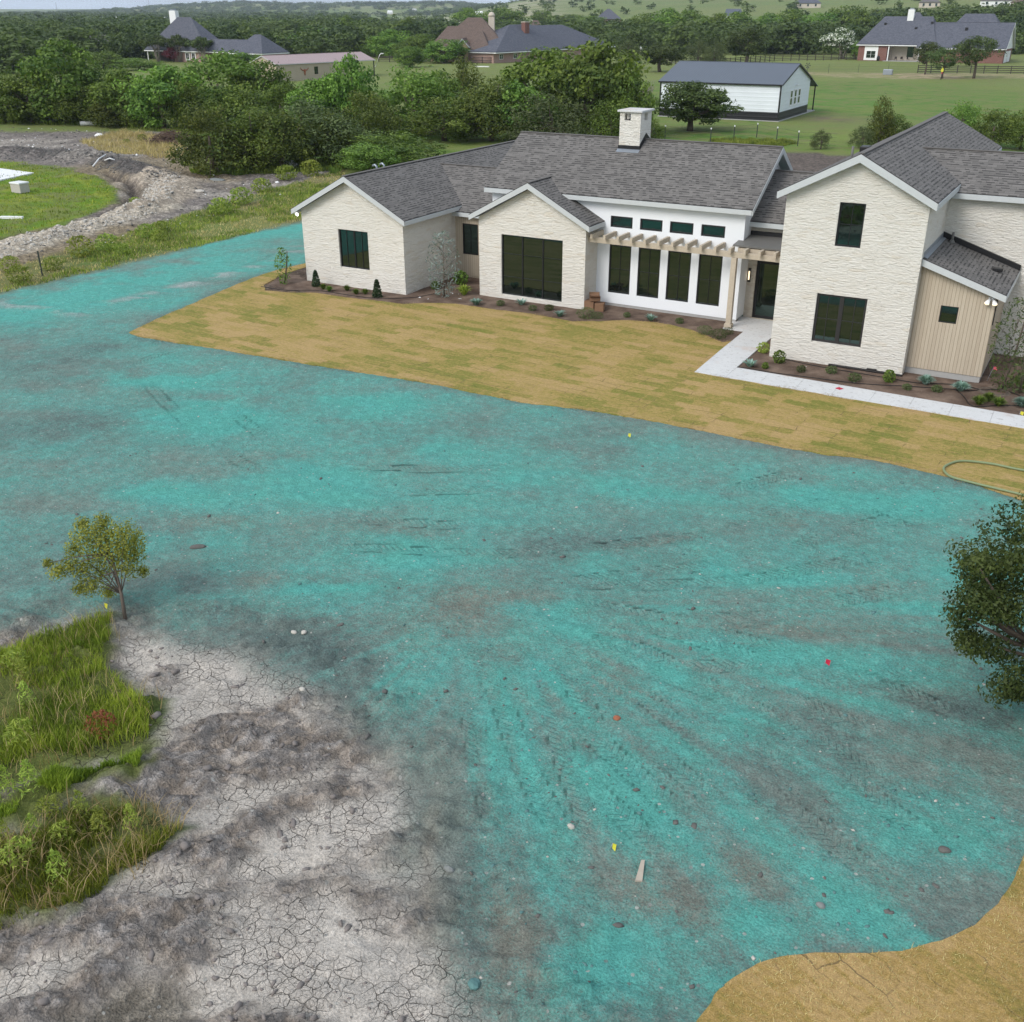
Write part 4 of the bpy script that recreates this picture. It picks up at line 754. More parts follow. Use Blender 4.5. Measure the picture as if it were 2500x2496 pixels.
def crown(name, mat, seed, n=5000, K=60, shape='round', z0=.05, rc=.16, leaf=.03, asp=.6, bloom=0, gap=.25):
    """a crown one unit wide and one unit tall: leaf clumps spread through an uneven volume"""
    global rng
    rng = np.random.default_rng(seed); C_ = []; q = 0
    lob = rand_dirs(5)*.17*np.array([1, 1, .6])
    while len(C_) < K:
        q += 1; p = rng.uniform(-.5, .5, 3); zz = p[2]+.5
        if shape == 'cone': r = .47*(1-zz)**.75+.03
        elif shape == 'flame': r = .46*math.sqrt(max(0, 1-((zz-.33)/.67)**2))*(1 if zz > .33 else 1)*(1 if zz > .1 else .9)
        elif shape == 'umbrella': r = .5*math.sqrt(max(0, 1-((zz-.35)/.65)**2))
        elif shape == 'column': r = .42*(1-abs(zz-.45)**3*4)
        else: r = .5*math.sqrt(max(0, 1-((zz-.5)/.5)**2))
        th = math.atan2(p[1], p[0]); r *= .78+.3*math.sin(2*th+seed)*math.cos(3*th-seed*.7+3*zz)
        d = math.hypot(p[0], p[1])
        if d > r-rc*.4: continue
        if d < r*.45 and zz < .75 and rng.random() < .8: continue
        C_.append((p[0], p[1], z0+zz*(1-z0-rc*.6), rc*rng.uniform(.6, 1.25)))
    C_ = np.array(C_); m = n//K; Ps = []; Ns = []; Vs = []
    for c in C_:
        D = rand_dirs(m); rr = c[3]*rng.uniform(.35, 1.08, m)**.6
        sc = np.array([1, 1, 1.35 if shape in ('cone', 'flame', 'column') else .75])
        Ps.append(c[:3]+D*rr[:, None]*sc); Ns.append(D); Vs.append(np.clip(rng.normal(.5, .2)+rng.normal(0, .17, m), 0, 1))
    P = np.concatenate(Ps); Nn = np.concatenate(Ns); v = np.concatenate(Vs); P[:, 2] = z0+(P[:, 2]-P[:, 2].min())/(P[:, 2].max()-P[:, 2].min())*(1-z0)
    ex = np.percentile(np.abs(P[:, :2]), 98); P[:, :2] *= .5/ex; C_[:, :2] *= .5/ex
    bl = None
    if bloom: bl = ((Nn[:, 2] > -.3) & (rng.random(len(P)) < bloom)).astype(float)
    V, F, va, b_ = leaf_cards(P, Nn, leaf, asp, v, .25, bl)
    return np_mesh(name, V, F, M[mat], attrs={'var': ('FLOAT', va), 'bloom': ('FLOAT', b_)}), C_
def trunk_mesh(name, mat, C_, n=10, r=.03, zf=.45, stems=1, seed=0, base=0.0):
    rr = random.Random(seed); mb = MB(); st = []
    for s_ in range(stems):
        a = 6.28*s_/stems+rr.random(); b0 = (.02*math.cos(a)*(stems > 1), .02*math.sin(a)*(stems > 1), -.03)
        t0 = Vector((rr.uniform(-.03, .03)+.11*math.cos(a)*(stems > 1), rr.uniform(-.03, .03)+.11*math.sin(a)*(stems > 1), zf))
        mid = Vector(b0).lerp(t0, .5)+Vector((rr.uniform(-.02, .02), rr.uniform(-.02, .02), 0))
        mb.tube([b0, mid, t0, t0+Vector((0, 0, .15))], [r*1.25/stems**.5, r/stems**.5, r*.75/stems**.5, r*.4/stems**.5], 8); st.append((mid, t0))
    idx = list(range(len(C_))); rr.shuffle(idx)
    for k in idx[:n]:
        mid, t0 = st[k % len(st)]; c = Vector(C_[k][:3]); s0 = mid.lerp(t0, rr.uniform(.4, 1)); m_ = s0.lerp(c, .5)+Vector((0, 0, -.03))
        mb.tube([s0, m_, c], [r*.5/stems**.5, r*.32/stems**.5, r*.12], 5)
    o = mb.build(name, M[mat]); me = o.data; bpy.data.objects.remove(o); return me
PROTO = {}
def proto(key, leafmat, seed, trunkmat='bark', tn=10, tr=.03, zf=.4, stems=1, **kw):
    PROTO.setdefault(key, []).append((lambda cm: (cm[0], trunk_mesh('trunk', trunkmat, cm[1], tn, tr, zf, stems, seed)))(crown('crown', leafmat, seed, **kw)))
for s_ in (1, 2, 3): proto('cedar', 'lf_cedar', s_, n=7500, K=110, shape='flame', z0=.0, rc=.11, leaf=.022, asp=.42)
proto('cone', 'lf_cedar', 5, n=6500, K=110, shape='cone', z0=.0, rc=.10, leaf=.022, asp=.42)
for s_ in (11, 12, 13): proto('elm', 'lf_elm', s_, n=7500, K=75, shape='round', z0=.04, rc=.14, leaf=.023)
for s_ in (21, 22): proto('bright', 'lf_bright', s_, n=7000, K=80, shape='round', z0=.0, rc=.13, leaf=.023, asp=.5)
proto('olive', 'lf_olive', 31, n=6500, K=90, shape='flame', z0=.0, rc=.11, leaf=.02, asp=.35)
for s_ in (41, 42): proto('oak', 'lf_oak', s_, n=6500, K=75, shape='round', z0=.22, rc=.13, leaf=.022, zf=.38, tr=.035)
for s_ in (51, 52): proto('umbrella', 'lf_oak', s_, 'barkpale', n=4200, K=50, shape='umbrella', z0=.48, rc=.12, leaf=.024, zf=.5, stems=4, tr=.04, tn=14)
proto('white', 'lf_white', 61, 'barkpale', n=5200, K=60, shape='umbrella', z0=.28, rc=.13, leaf=.024, bloom=.5, zf=.4, stems=4, tr=.04)
proto('purple', 'lf_purple', 71, n=2500, K=40, shape='round', z0=.2, rc=.16, leaf=.03, zf=.3)
proto('open', 'lf_oak', 81, n=4800, K=60, shape='round', z0=.30, rc=.12, leaf=.02, zf=.45, tr=.028)
for s_ in (91, 92): proto('hero', 'lf_hero', 301, n=56000, K=230, shape='round', z0=.08, rc=.075, leaf=.0088, asp=.5, zf=.35, tr=.03, tn=30)
proto('far', 'lf_elm', s_, n=1500, K=30, shape='round', z0=.0, rc=.18, leaf=.045)
def tree(kind, name, label, x, yt, yb, wpx, group=None, k=None, w=None, base=None, sy=1.0):
    """tree standing where (x, yb) of the photograph meets the ground, as tall as yt asks for"""
    b, h = hgt(x, yb, yt); 
    if base is not None: b = base
    D = (b-CAM)@FW; W_ = w or wpx*D/FPX*(1.25 if group == HEDGE else 1.1)
    ps = PROTO[kind]; cm, tm = ps[(k if k is not None else random.randrange(len(ps))) % len(ps)]
    gzv = float(far_z(*[np.array([q]) for q in w2ab(b[0], b[1])])[0]) if D > 130 else ground_z(b[0], b[1])
    o = thing(name, label, 'tree' if 'shrub' not in name else 'shrub', (b[0], b[1], gzv-.03), random.uniform(0, 6.28), group, (W_, W_*sy, h+.02-gzv))
    link('crown', cm, o); link('trunk', tm, o); return o
HEDGE = 'trees in the hedgerow behind the house'
T_ = [
 ('cedar', 'dark cedar at the far left edge of the hedgerow', 15, 165, 300, 110), ('elm', 'dark broadleaf tree beside the cedar at the left edge', 80, 170, 302, 130),
 ('elm', 'tallest yellow green broadleaf tree of the hedgerow, behind the dirt lot', 165, 92, 302, 165), ('bright', 'loose pale green tree right of the tallest hedgerow tree', 265, 145, 296, 120),
 ('cedar', 'dark cedar over the white pipe on the dirt lot', 225, 190, 303, 120), ('elm', 'shaded broadleaf tree behind the dry brown grass', 312, 165, 308, 125),
 ('elm', 'dense broadleaf tree directly behind the brown brush pile', 400, 155, 316, 150), ('cedar', 'narrow cedar between brush pile and olive cedars', 465, 190, 318, 100),
 ('bright', 'bright green broadleaf tree left of the tan metal barn', 550, 118, 306, 185), ('elm', 'darker broadleaf tree partly hiding the tan metal barn', 640, 146, 305, 130),
 ('cedar', 'feathery low cedar at the left corner of the front clump', 525, 252, 426, 140), ('cedar', 'dark cedar in the middle of the front clump', 625, 250, 420, 165),
 ('olive', 'widest olive cedar of the front clump, dirt at its foot', 745, 222, 400, 215), ('elm', 'upright pointed tree in front of the tan metal barn', 862, 128, 330, 112),
 ('cedar', 'dark round cedar below the pointed tree by the barn', 890, 215, 365, 115), ('cedar', 'low spreading cedar behind the left wing roof', 955, 318, 415, 200), ('bright', 'low bright bush tree beside the left wing roof', 905, 345, 425, 120),
 ('bright', 'bright vine covered rounded tree behind the left wing roof', 1010, 153, 330, 165), ('cone', 'conical cedar left of the grey roofed brick house lawn', 1130, 127, 300, 105),
 ('cedar', 'broad dark cedar rising behind the left wing ridge', 1085, 228, 345, 165), ('cedar', 'tall dark cedar left of the main ridge end', 1200, 185, 345, 150), ('elm', 'dark elm behind the main ridge end', 1265, 195, 345, 140),
 ('olive', 'greyish olive tree above the main ridge', 1345, 213, 352, 180), ('elm', 'large elm in front of the grey roofed brick house', 1320, 112, 325, 190), ('elm', 'brightest tall elm in front of the brick chimney roof', 1430, 92, 335, 190),
 ('bright', 'light green elm sprays left of the bare shrub', 1520, 150, 340, 105), ('cedar', 'dark cedar just left of the stone chimney', 1490, 238, 350, 125), ('cedar', 'small dark cedar just right of the stone chimney', 1590, 288, 352, 60),
 ('elm', 'shaded tree filling the gap behind the conical cedar', 1080, 170, 318, 110), ('cedar', 'dark cedar in the gap left of the vine covered tree', 930, 235, 345, 95), ('elm', 'shaded elm between barn and vine covered tree', 770, 190, 330, 120),
 ('olive', 'olive cedar at the right end of the front clump', 835, 275, 395, 110), ('bright', 'pale weedy bush tree in the gap above the front clump', 690, 200, 320, 90), ('cedar', 'dark filler cedar behind the brush pile', 350, 215, 312, 100),
 ('cedar', 'dense cedar at the front of the front clump, right of its middle', 690, 262, 418, 150), ('cedar', 'cedar filling the right flank of the front clump', 805, 262, 402, 120), ('cedar', 'dark cedar low at the edge of the dirt lot, far left', 45, 225, 298, 120), ('cedar', 'dark cedar low beside the white pipe', 150, 225, 300, 130), ('cedar', 'dark low cedar left of the brush pile', 290, 230, 308, 110), ('elm', 'leafy undergrowth tree behind the front clump', 580, 205, 330, 130),
]
for k_, l_, x, yt, yb, wp in T_: tree(k_, 'cedar_tree' if k_ in ('cedar', 'cone', 'olive') else 'broadleaf_tree', l_, x, yt, yb, wp, HEDGE)
T2 = [
 ('bright', 'pale bush tree behind the hedge gap, left of the umbrella trees', 255, 122, 168, 90), ('bright', 'pale bush tree behind the hedge below the umbrella trees', 340, 140, 172, 95), ('elm', 'green bush tree behind the hedge, left of the tan barn', 590, 128, 160, 90), ('elm', 'bush tree below the pink brick garage', 655, 132, 148, 60),
 ('elm', 'dark tree close behind the tan barn roof, left', 715, 80, 128, 80), ('elm', 'dark tree between tan barn roof and horizon field', 780, 62, 120, 80), ('elm', 'tree at the right end of the tan barn roof', 960, 70, 142, 90), ('elm', 'shaded tree above the short black rail fence', 1030, 82, 150, 75), ('elm', 'dark leafy tree behind the tan house with pale red roof', 905, 42, 100, 70), ('elm', 'tree in the gap between tan barn and vine covered tree', 1000, 112, 165, 70), ('elm', 'low tree hiding the left wall of the brown roofed house', 1075, 105, 140, 70),
 ('umbrella', 'flat topped tree on bare trunks at the far left', 35, 86, 150, 95), ('umbrella', 'flat topped tree right of the far left one, thin trunk showing', 85, 96, 152, 70),
 ('umbrella', 'left of the three umbrella trees before the blue grey roof', 388, 82, 152, 66), ('umbrella', 'middle umbrella tree before the blue grey roof', 440, 83, 152, 56), ('umbrella', 'right umbrella tree before the blue grey roof', 496, 88, 154, 62),
 ('purple', 'purple leaved tree under the umbrella trees', 424, 114, 152, 40), ('bright', 'pale green tree left of the blue grey roofed house', 312, 94, 142, 95), ('elm', 'dark green tree on the right of the blue grey roofed house', 745, 90, 135, 70),
 ('elm', 'rounded tree behind the tan metal barn', 800, 78, 132, 85), ('elm', 'dark tall tree rising over the tan barn roof', 850, 36, 112, 62), ('bright', 'light bushy tree right of the tan barn roof', 915, 86, 140, 60),
 ('elm', 'dark tree right of the small tan roofed house', 1000, 40, 120, 80), ('elm', 'spreading dark tree in front of the brown roofed house', 1085, 95, 155, 105), ('bright', 'yellow green tree left of the brown roofed house', 1000, 90, 150, 60),
 ('elm', 'broad tree behind the left of the brown roofed house', 1135, 17, 90, 75), ('elm', 'large dark tree behind the brown roofed house chimney', 1235, 18, 88, 115), ('bright', 'round light green tree between brown and grey roofs', 1258, 54, 92, 45), ('elm', 'rounded tree directly right of the brown house chimney', 1222, 45, 88, 38),
 ('elm', 'left tree of the row behind the grey roofed house', 1325, 24, 78, 52), ('elm', 'second tree of the row behind the grey roofed house', 1362, 36, 80, 60), ('elm', 'third tree of the row behind the grey roofed house', 1402, 34, 80, 55), ('elm', 'right tree of the row behind the grey roofed house', 1440, 38, 82, 60),
 ('olive', 'dusky grey green tree right of the grey roofed house', 1527, 88, 168, 62), ('oak', 'round dark cedar standing left of the white barn', 1611, 102, 176, 104), ('olive', 'left of two pale cedars behind the white barn roof', 1704, 90, 160, 62), ('olive', 'right of two pale cedars behind the white barn roof', 1742, 96, 163, 52),
 ('oak', 'big dark oak growing through the black rail fence', 1820, 63, 158, 108), ('open', 'tree on the far side of the tan fence, shaded trunk', 1946, 52, 130, 92), ('white', 'white flowering tree by the black rail fence', 2056, 68, 144, 92), ('bright', 'small lime green tree beside the white flowering tree', 2089, 100, 146, 28),
 ('open', 'left small oak before the red brick house', 2258, 100, 182, 60), ('open', 'middle oak before the red brick house, next to the yellow birdhouse', 2300, 114, 192, 70), ('open', 'right and largest oak before the red brick house', 2377, 86, 192, 102),
 ('elm', 'tall dark tree at the left of the right hand woods', 1570, 30, 112, 80), ('elm', 'dark tree behind the round cedar', 1630, 18, 112, 100), ('elm', 'big dark tree in the middle of the right hand woods', 1690, 22, 112, 105), ('elm', 'dark green tree above the pale cedars', 1745, 30, 112, 80), ('elm', 'dark tree above the big oak', 1800, 26, 112, 90), ('elm', 'leafy tree right above the big oak', 1865, 30, 112, 85),
 ('elm', 'dark tree left above the white flowering tree', 1990, 30, 110, 90), ('elm', 'dark tree above the white flowering tree', 2050, 12, 108, 95), ('elm', 'dark tree at the left end of the red brick house', 2098, 22, 110, 70), ('elm', 'dark dense tree between grey twig woods and white flowers', 1925, 20, 108, 80),
]
for k_, l_, x, yt, yb, wp in T2: tree(k_, {'white': 'crepe_myrtle', 'olive': 'cedar_tree', 'umbrella': 'crepe_myrtle', 'purple': 'plum_tree'}.get(k_, 'broadleaf_tree'), l_, x, yt, yb, wp, 'trees around the far houses')
proto('barn', 'lf_oak', 47, n=9500, K=95, shape='round', z0=.13, rc=.12, leaf=.022, zf=.30, tr=.04)
T3_ = [('barn', 'dark spreading cedar with bare trunk in front of the white barn', 1684, 196, 320, 165, 'cedar_tree'), ('cone', 'narrow pointed cedar left of the tower roof', 2142, 226, 356, 78, 'cedar_tree'), ('cedar', 'low dark cedar at the foot of the pointed cedar', 2180, 276, 350, 92, 'cedar_tree'), ('olive', 'small loose bush on the pasture by the wire fence', 2003, 312, 365, 46, 'bushy_shrub'),
 ('bright', 'feathery light shrub behind the tower ridge', 2345, 242, 350, 85, 'bushy_shrub'), ('cedar', 'dark cedar hedge plant right of the tower ridge', 2420, 262, 362, 105, 'cedar_tree'), ('cedar', 'dark cedar hedge plant at the right frame edge', 2490, 262, 365, 100, 'cedar_tree'), ('olive', 'dark shrub low behind the pointed cedar', 2105, 300, 362, 55, 'bushy_shrub')]
for k_, l_, x, yt, yb, wp, nm in T3_: tree(k_, nm, l_, x, yt, yb, wp)
# bare shrub beside the barn
def bare_shrub():
    b, h = hgt(1577, 268, 178); mb = MB(); rr = random.Random(5)
    for k in range(46):
        a = rr.uniform(0, 6.28); r1 = rr.uniform(.2, 1.0)*1.5; z1 = h*rr.uniform(.6, 1.0)*(1-.25*r1/1.5)
        p1 = Vector((.08*math.cos(a), .08*math.sin(a), 0)); p2 = Vector((r1*.5*math.cos(a), r1*.5*math.sin(a), z1*.55)); p3 = Vector((r1*math.cos(a), r1*math.sin(a), z1))
        mb.tube([p1, p2, p3], [.035, .024, .008], 4)
        for j in range(4):
            s_ = p2.lerp(p3, rr.uniform(0, .8)); mb.tube([s_, s_+Vector((rr.uniform(-.3, .3), rr.uniform(-.3, .3), rr.uniform(.2, .55)))], [.014, .005], 3)
    o = mb.build('bare_shrub', M['barkpale']); o.location = (b[0], b[1], 0); tag(o, 'leafless grey shrub of thin stems left of the white barn', 'shrub')
bare_shrub()
# far woods that read as one mass
def woods():
    r2 = np.random.default_rng(77); base = [crown('tmp', 'lf_elm', 200+k, n=150, K=14, shape='round', z0=0, rc=.24, leaf=.105)[0] for k in range(3)]+[crown('tmp', 'lf_elm', 210+k, n=620, K=26, shape='round', z0=0, rc=.19, leaf=.05)[0] for k in range(3)]
    B0 = []
    for me in base:
        v = np.empty(len(me.vertices)*3, np.float32); me.vertices.foreach_get('co', v); va = np.empty(len(me.vertices), np.float32); me.attributes['var'].data.foreach_get('value', va); B0.append((v.reshape(-1, 3), va)); bpy.data.meshes.remove(me)
    pts = []
    n = 30000; Bq = np.exp(r2.uniform(math.log(235), math.log(4600), n)); ab = r2.uniform(-.62, .62, n); A = ab*Bq
    nz = fbm(A/90+3, Bq/90, 3, 300); nb_ = fbm(A/300+3, Bq/200, 3, 301)
    den = np.where(ab < -.125, np.where(Bq < 900, .95, .55+1.2*(nb_-.45)), np.where(ab < .03, np.where(Bq < 480, .75, np.where(Bq < 2200, .06, .8)), np.where(Bq < 500, .9, .045)))
    den = np.where((ab > -.30) & (ab < -.10) & (Bq > 560) & (Bq < 1000), .12, den)
    den = den*(nz > .38)
    den = np.where((Bq < 330) & (ab > -.13), 0, den); den = np.where((Bq < 300) & (ab < -.13) & (ab > -.42), 0, den)
    den = np.where((ab > .24) & (Bq < 305), 0, den)
    keep = r2.random(n) < den*np.clip(Bq/1400, .28, 1)
    A = A[keep]; Bq = Bq[keep]; zz = far_z(A, Bq); x, y = ab2w(A, Bq); m = len(A)
    h = r2.uniform(4.5, 9.5, m)*np.where(ab[keep] > .05, np.where(Bq > 500, .7, 1.0), 1); w = h*r2.uniform(1.0, 1.7, m)*np.clip(Bq/1500, 1, 3.2)
    V = []; VA = []
    for k in range(m):
        bv, va = B0[k % 3+(3 if Bq[k] < 620 else 0)]; a = r2.uniform(0, 6.28); c, s_ = math.cos(a), math.sin(a); q = bv*np.array([w[k], w[k], h[k]])
        V.append(np.stack([q[:, 0]*c-q[:, 1]*s_+x[k], q[:, 0]*s_+q[:, 1]*c+y[k], q[:, 2]+zz[k]-.3], 1)); VA.append(np.clip(va*.7+r2.uniform(-.15, .6), 0, 1))
    V = np.concatenate(V); F = np.arange(len(V)).reshape(-1, 4)
    tag(link('distant_woods', np_mesh('distant_woods', V, F, M['lf_far'], attrs={'var': ('FLOAT', np.concatenate(VA)), 'bloom': ('FLOAT', np.zeros(len(V)))})), kind='stuff')
    print('woods', m)
woods()
# twiggy grey thicket on the right
def thicket():
    r2 = random.Random(3); mb = MB()
    for k in range(140):
        b = gz(r2.uniform(1790, 2010), r2.uniform(82, 104)); h = r2.uniform(4.5, 9)
        for j in range(5):
            a = r2.uniform(0, 6.28); r1 = r2.uniform(.5, 2.5); p = Vector((b[0], b[1], 0)); q = p+Vector((r1*math.cos(a), r1*math.sin(a), h*r2.uniform(.7, 1))); mb.tube([p, p.lerp(q, .5)+Vector((0, 0, .5)), q], [.10, .07, .02], 3, cap=False)
            for i in range(4): s_ = p.lerp(q, r2.uniform(.4, 1)); mb.tube([s_, s_+Vector((r2.uniform(-1, 1), r2.uniform(-1, 1), r2.uniform(.3, 1.4)))], [.05, .02], 3, cap=False)
    tag(mb.build('grey_thicket', M['barkpale']), kind='stuff')
thicket()

# ------------------------------------------------------------------ houses and barns beyond
def hip_roof(mb, x0, x1, y0, y1, ze, zr, i0, i1, th=.12):
    """hip roof over x0..x1, y0..y1; ridge along x at mid y, inset i0 at the left, i1 at the right"""
    ym = (y0+y1)/2; A = [(x0, y0, ze), (x1, y0, ze), (x1, y1, ze), (x0, y1, ze)]; r0 = (x0+i0, ym, zr); r1 = (x1-i1, ym, zr); sl = math.hypot(ym-y0, zr-ze)
    mb.face([A[0], A[1], r1, r0], [(x0, 0), (x1, 0), (x1-i1, sl), (x0+i0, sl)]); mb.face([A[2], A[3], r0, r1], [(x1, 0), (x0, 0), (x0+i0, sl), (x1-i1, sl)])
    mb.face([A[1], A[2], r1], [(y0, 0), (y1, 0), (ym, sl)]); mb.face([A[3], A[0], r0], [(y1, 0), (y0, 0), (ym, sl)])
    Bq = [(p[0], p[1], p[2]-th) for p in A]
    for k in range(4): mb.face([A[k], A[(k+1) % 4], Bq[(k+1) % 4], Bq[k]])
    mb.face(Bq[::-1])
def hipr(parent, mat, *a): m = MB(); hip_roof(m, *a); r = m.build('roof', M[mat], parent); x0, x1, y0, y1, ze = a[:5]; f = MB(); e = .05; f.box((x0-e, y0-e, ze-.34), (x1+e, y1+e, ze-.13)); f.build('fascia', M['white'], r); return r
def boxw(parent, mat, a, b, name='wall'): m = MB(); m.box(a, b); return m.build(name, M[mat], parent)
def win(parent, x0, x1, z0, z1, y, mat='white', fw=.09): return window(parent, y-.05, x0, x1, z0, z1, [((x0+x1)/2, .06)], (), ((z0+z1)/2,), fw, mat=mat)
# red brick house on the right
bh = thing('brick_house', 'long red brick house with slate roof and white chimney beyond the rail fence', 'house', (-31, 258.5, 0), R(-1.5))
boxw(bh, 'brick', (0, 0, 0), (7.2, 13, 3.75)); boxw(bh, 'brick_cream', (7.2, 3, 0), (15.5, 13, 3.72)); boxw(bh, 'brick', (15.5, -.8, 0), (35, 13, 3.1))
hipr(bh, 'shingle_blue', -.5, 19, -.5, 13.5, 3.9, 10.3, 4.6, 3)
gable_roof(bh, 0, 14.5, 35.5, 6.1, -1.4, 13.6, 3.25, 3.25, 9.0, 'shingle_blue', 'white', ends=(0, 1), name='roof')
m = MB(); m.face([(35.0, -.8, 3.1), (35.0, 13, 3.1), (35.0, 6.1, 8.7)]); m.build('gable_wall', M['white'], bh)
hipr(bh, 'shingle_blue', 17, 34, 9, 22, 4.2, 10.9, 5, 5); hipr(bh, 'shingle_blue', 5, 15, 12, 22, 5, 11.2, 4.5, 4.5)
c_ = boxw(bh, 'white', (9.9, 5.4, 8.5), (11.4, 6.4, 11.9), 'chimney'); m = MB(); m.box((10.2, 5.6, 11.9), (11.1, 6.2, 12.2)); m.build('cap', M['flash'], c_)
m = MB(); m.box((1.6, -.06, .15), (5.0, -.003, 3.4)); m.build('window_surround', M['white'], bh); win(bh, 2.1, 4.5, .6, 2.4, -.06)
win(bh, 11.6, 13.2, .9, 3.3, 3.0, 'black'); win(bh, 16.3, 17.9, .9, 2.4, -.8)
for x in (7.5, 15.0): boxw(bh, 'white', (x, -.3, 0), (x+.25, -.05, 3.6), 'post')
boxw(bh, 'slab', (6.8, -1.5, -.1), (16, 3, .12), 'patio')
for k in range(2): boxw(bh, 'white', (35.003, 1.0+5.2*k, .1), (35.06, 5.6+5.2*k, 2.6), 'garage_door')
for x, z_ in ((4.6, 8.4), (16.0, 8.7), (12.5, 7.4), (24.5, 7.4)): yv = 6.5-(10.3-z_)*.98 if x < 18 else 6.1-(9-z_)*1.3; boxw(bh, 'black', (x, yv-.35, z_-.3), (x+.6, yv+.2, z_+.45), 'roof_vent')
m = MB(); m.lathe([(.35, 0), (.4, .5), (.38, .9), (.2, 1.15), (.02, 1.2)]); gr = m.build('barbecue_grill', M['black']); gr.location = (-25.4, 256.8, .1); tag(gr, 'black barbecue grill on the brick house patio', 'grill')
for k, (x, y) in enumerate(((9.5, .5), (11, 1.0), (12.7, .3))):
    m = MB(); m.box((-.3, -.3, .38), (.3, .3, .45)); m.box((-.3, .24, .45), (.3, .3, .95))
    for sx in (-.27, .27):
        for sy in (-.27, .27): m.tube([(sx, sy, 0), (sx, sy, .4)], .03, 5)
    o = m.build('patio_chair', M['postwood']); o.location = (-31+x, 258.5+y-.3, .12); o.rotation_euler[2] = .6*k; tag(o, ['dark patio chair nearest the grill', 'middle dark patio chair on the brick house patio', 'dark patio chair nearest the white patio post'][k], 'chair', 'patio chairs at the brick house')
# white metal barn
A_b = gz(1609, 284.5)[:2]; B_b = gz(1898, 298)[:2]; d_ = (B_b-A_b); L_ = float(np.hypot(*d_)); rz = math.atan2(d_[1], d_[0])
wb = thing('metal_barn', 'white metal barn with black wainscot, slate roof and side awning', 'barn', (A_b[0], A_b[1], 0), rz); Dp = 13.5; he = 4.15; hr = 6.15
m = MB(); hole_wall(m, 1, 0, 0, L_, 1.03, he, [], .1); hole_wall(m, 0, L_, 0, Dp, 1.03, he, [], .1); m.face([(L_, 0, he), (L_, Dp, he), (L_, Dp/2, hr-.1)]); hole_wall(m, 0, 0, 0, Dp, 1.03, he, [], .1); m.face([(0, 0, he), (0, Dp, he), (0, Dp/2, hr-.1)]); m.build('wall', M['rib_white'], wb)
m = MB(); m.box((-.01, -.01, .1), (L_+.01, Dp, 1.03)); m.build('wainscot', M['rib_black'], wb)
m = MB(); m.box((-.15, -.15, -.1), (L_+.15, Dp+3.6, .1)); m.build('foundation', M['slab'], wb)
gable_roof(wb, 0, -.25, L_+.25, Dp/2, -.25, Dp+.2, he-.02, he, hr, 'rib_roof', 'black', fh=.16, name='roof')
m = MB(); m.prism([(-.2, Dp+.15, he+.03), (L_+.2, Dp+.15, he+.03), (L_+.2, Dp+3.6, 3.05), (-.2, Dp+3.6, 3.05)], (0, 0, -.08)); aw = m.build('awning', M['rib_roof'], wb)
for x in (.1, L_/2, L_-.1): m = MB(); m.box((x-.07, Dp+3.3, .1), (x+.07, Dp+3.44, 3.05)); m.build('post', M['black'], aw)
for x in (0, L_): m = MB(); m.box((x-.09, -.03, 1.04), (x+.09, .06, he-.1)); m.build('corner_trim', M['black'], wb)
for y in (4.4, 6.2, 8.0):
    f = MB(); x = L_+.003
    for a, b in (((0, 0), (1.1, .12)), ((0, 1.68), (1.1, 1.8)), ((0, .12), (.12, 1.68)), ((.98, .12), (1.1, 1.68)), ((.12, .85), (.98, .95))): f.box((x, y+a[0], 1.45+a[1]), (x+.07, y+b[0], 1.45+b[1]))
    fr = f.build('window', M['white'], wb); p = MB(); p.box((x+.003, y+.1, 1.55), (x+.035, y+1.0, 3.15)); p.build('pane', M['glass'], fr)
m = MB(); m.box((L_, 6.5, 3.65), (L_+.35, 6.9, 3.78)); m.build('wall_lamp', M['white'], wb, .02)
# tan metal barn
A_t = gz(675, 157.5, 3.0)[:2]; B_t = gz(915, 146, 3.0)[:2]; d_ = B_t-A_t; L_ = float(np.hypot(*d_)); rz = math.atan2(d_[1], d_[0])
tb = thing('metal_barn', 'long tan metal barn with faded pink roof and a longhorn emblem', 'barn', (A_t[0], A_t[1], 0), rz); LW = L_*.69
m = MB(); hole_wall(m, 1, 0, 0, LW, 0, 2.95, [(LW*.52, LW*.52+.95, .95, 2.3)], .08); hole_wall(m, 0, 0, 0, 8, 0, 2.95, [], .1); m.face([(0, 0, 2.95), (0, 8, 2.95), (0, 4, 4.3)]); hole_wall(m, 0, LW, 0, 8, 0, 2.95, [], .1); m.build('wall', M['rib_tan'], tb)
gable_roof(tb, 0, -.2, L_, 4, -.2, 8.2, 3.0, 3.0, 4.4, 'rib_pink', 'fascia', fh=.12, name='roof')
window(tb, .05, LW*.52, LW*.52+.95, .95, 2.3, [], (), (1.6,), .07, mat='bronze')
for x in (L_-.3, L_-6): boxw(tb, 'tpost', (x, .05, 0), (x+.16, .21, 2.95), 'post')
m = MB(); cx_ = LW*.38
for s_ in (-1, 1): m.tube([(cx_+s_*.1, -.05, 1.75), (cx_+s_*.55, -.05, 1.78), (cx_+s_*.9, -.05, 2.0), (cx_+s_*.95, -.05, 2.3)], [.12, .10, .07, .02], 8)
m.tube([(cx_, -.05, 1.95), (cx_, -.05, 1.6), (cx_, -.05, 1.15), (cx_, -.05, .85)], [.12, .22, .13, .09], 8); m.build('longhorn_emblem', M['brickrock'], tb)
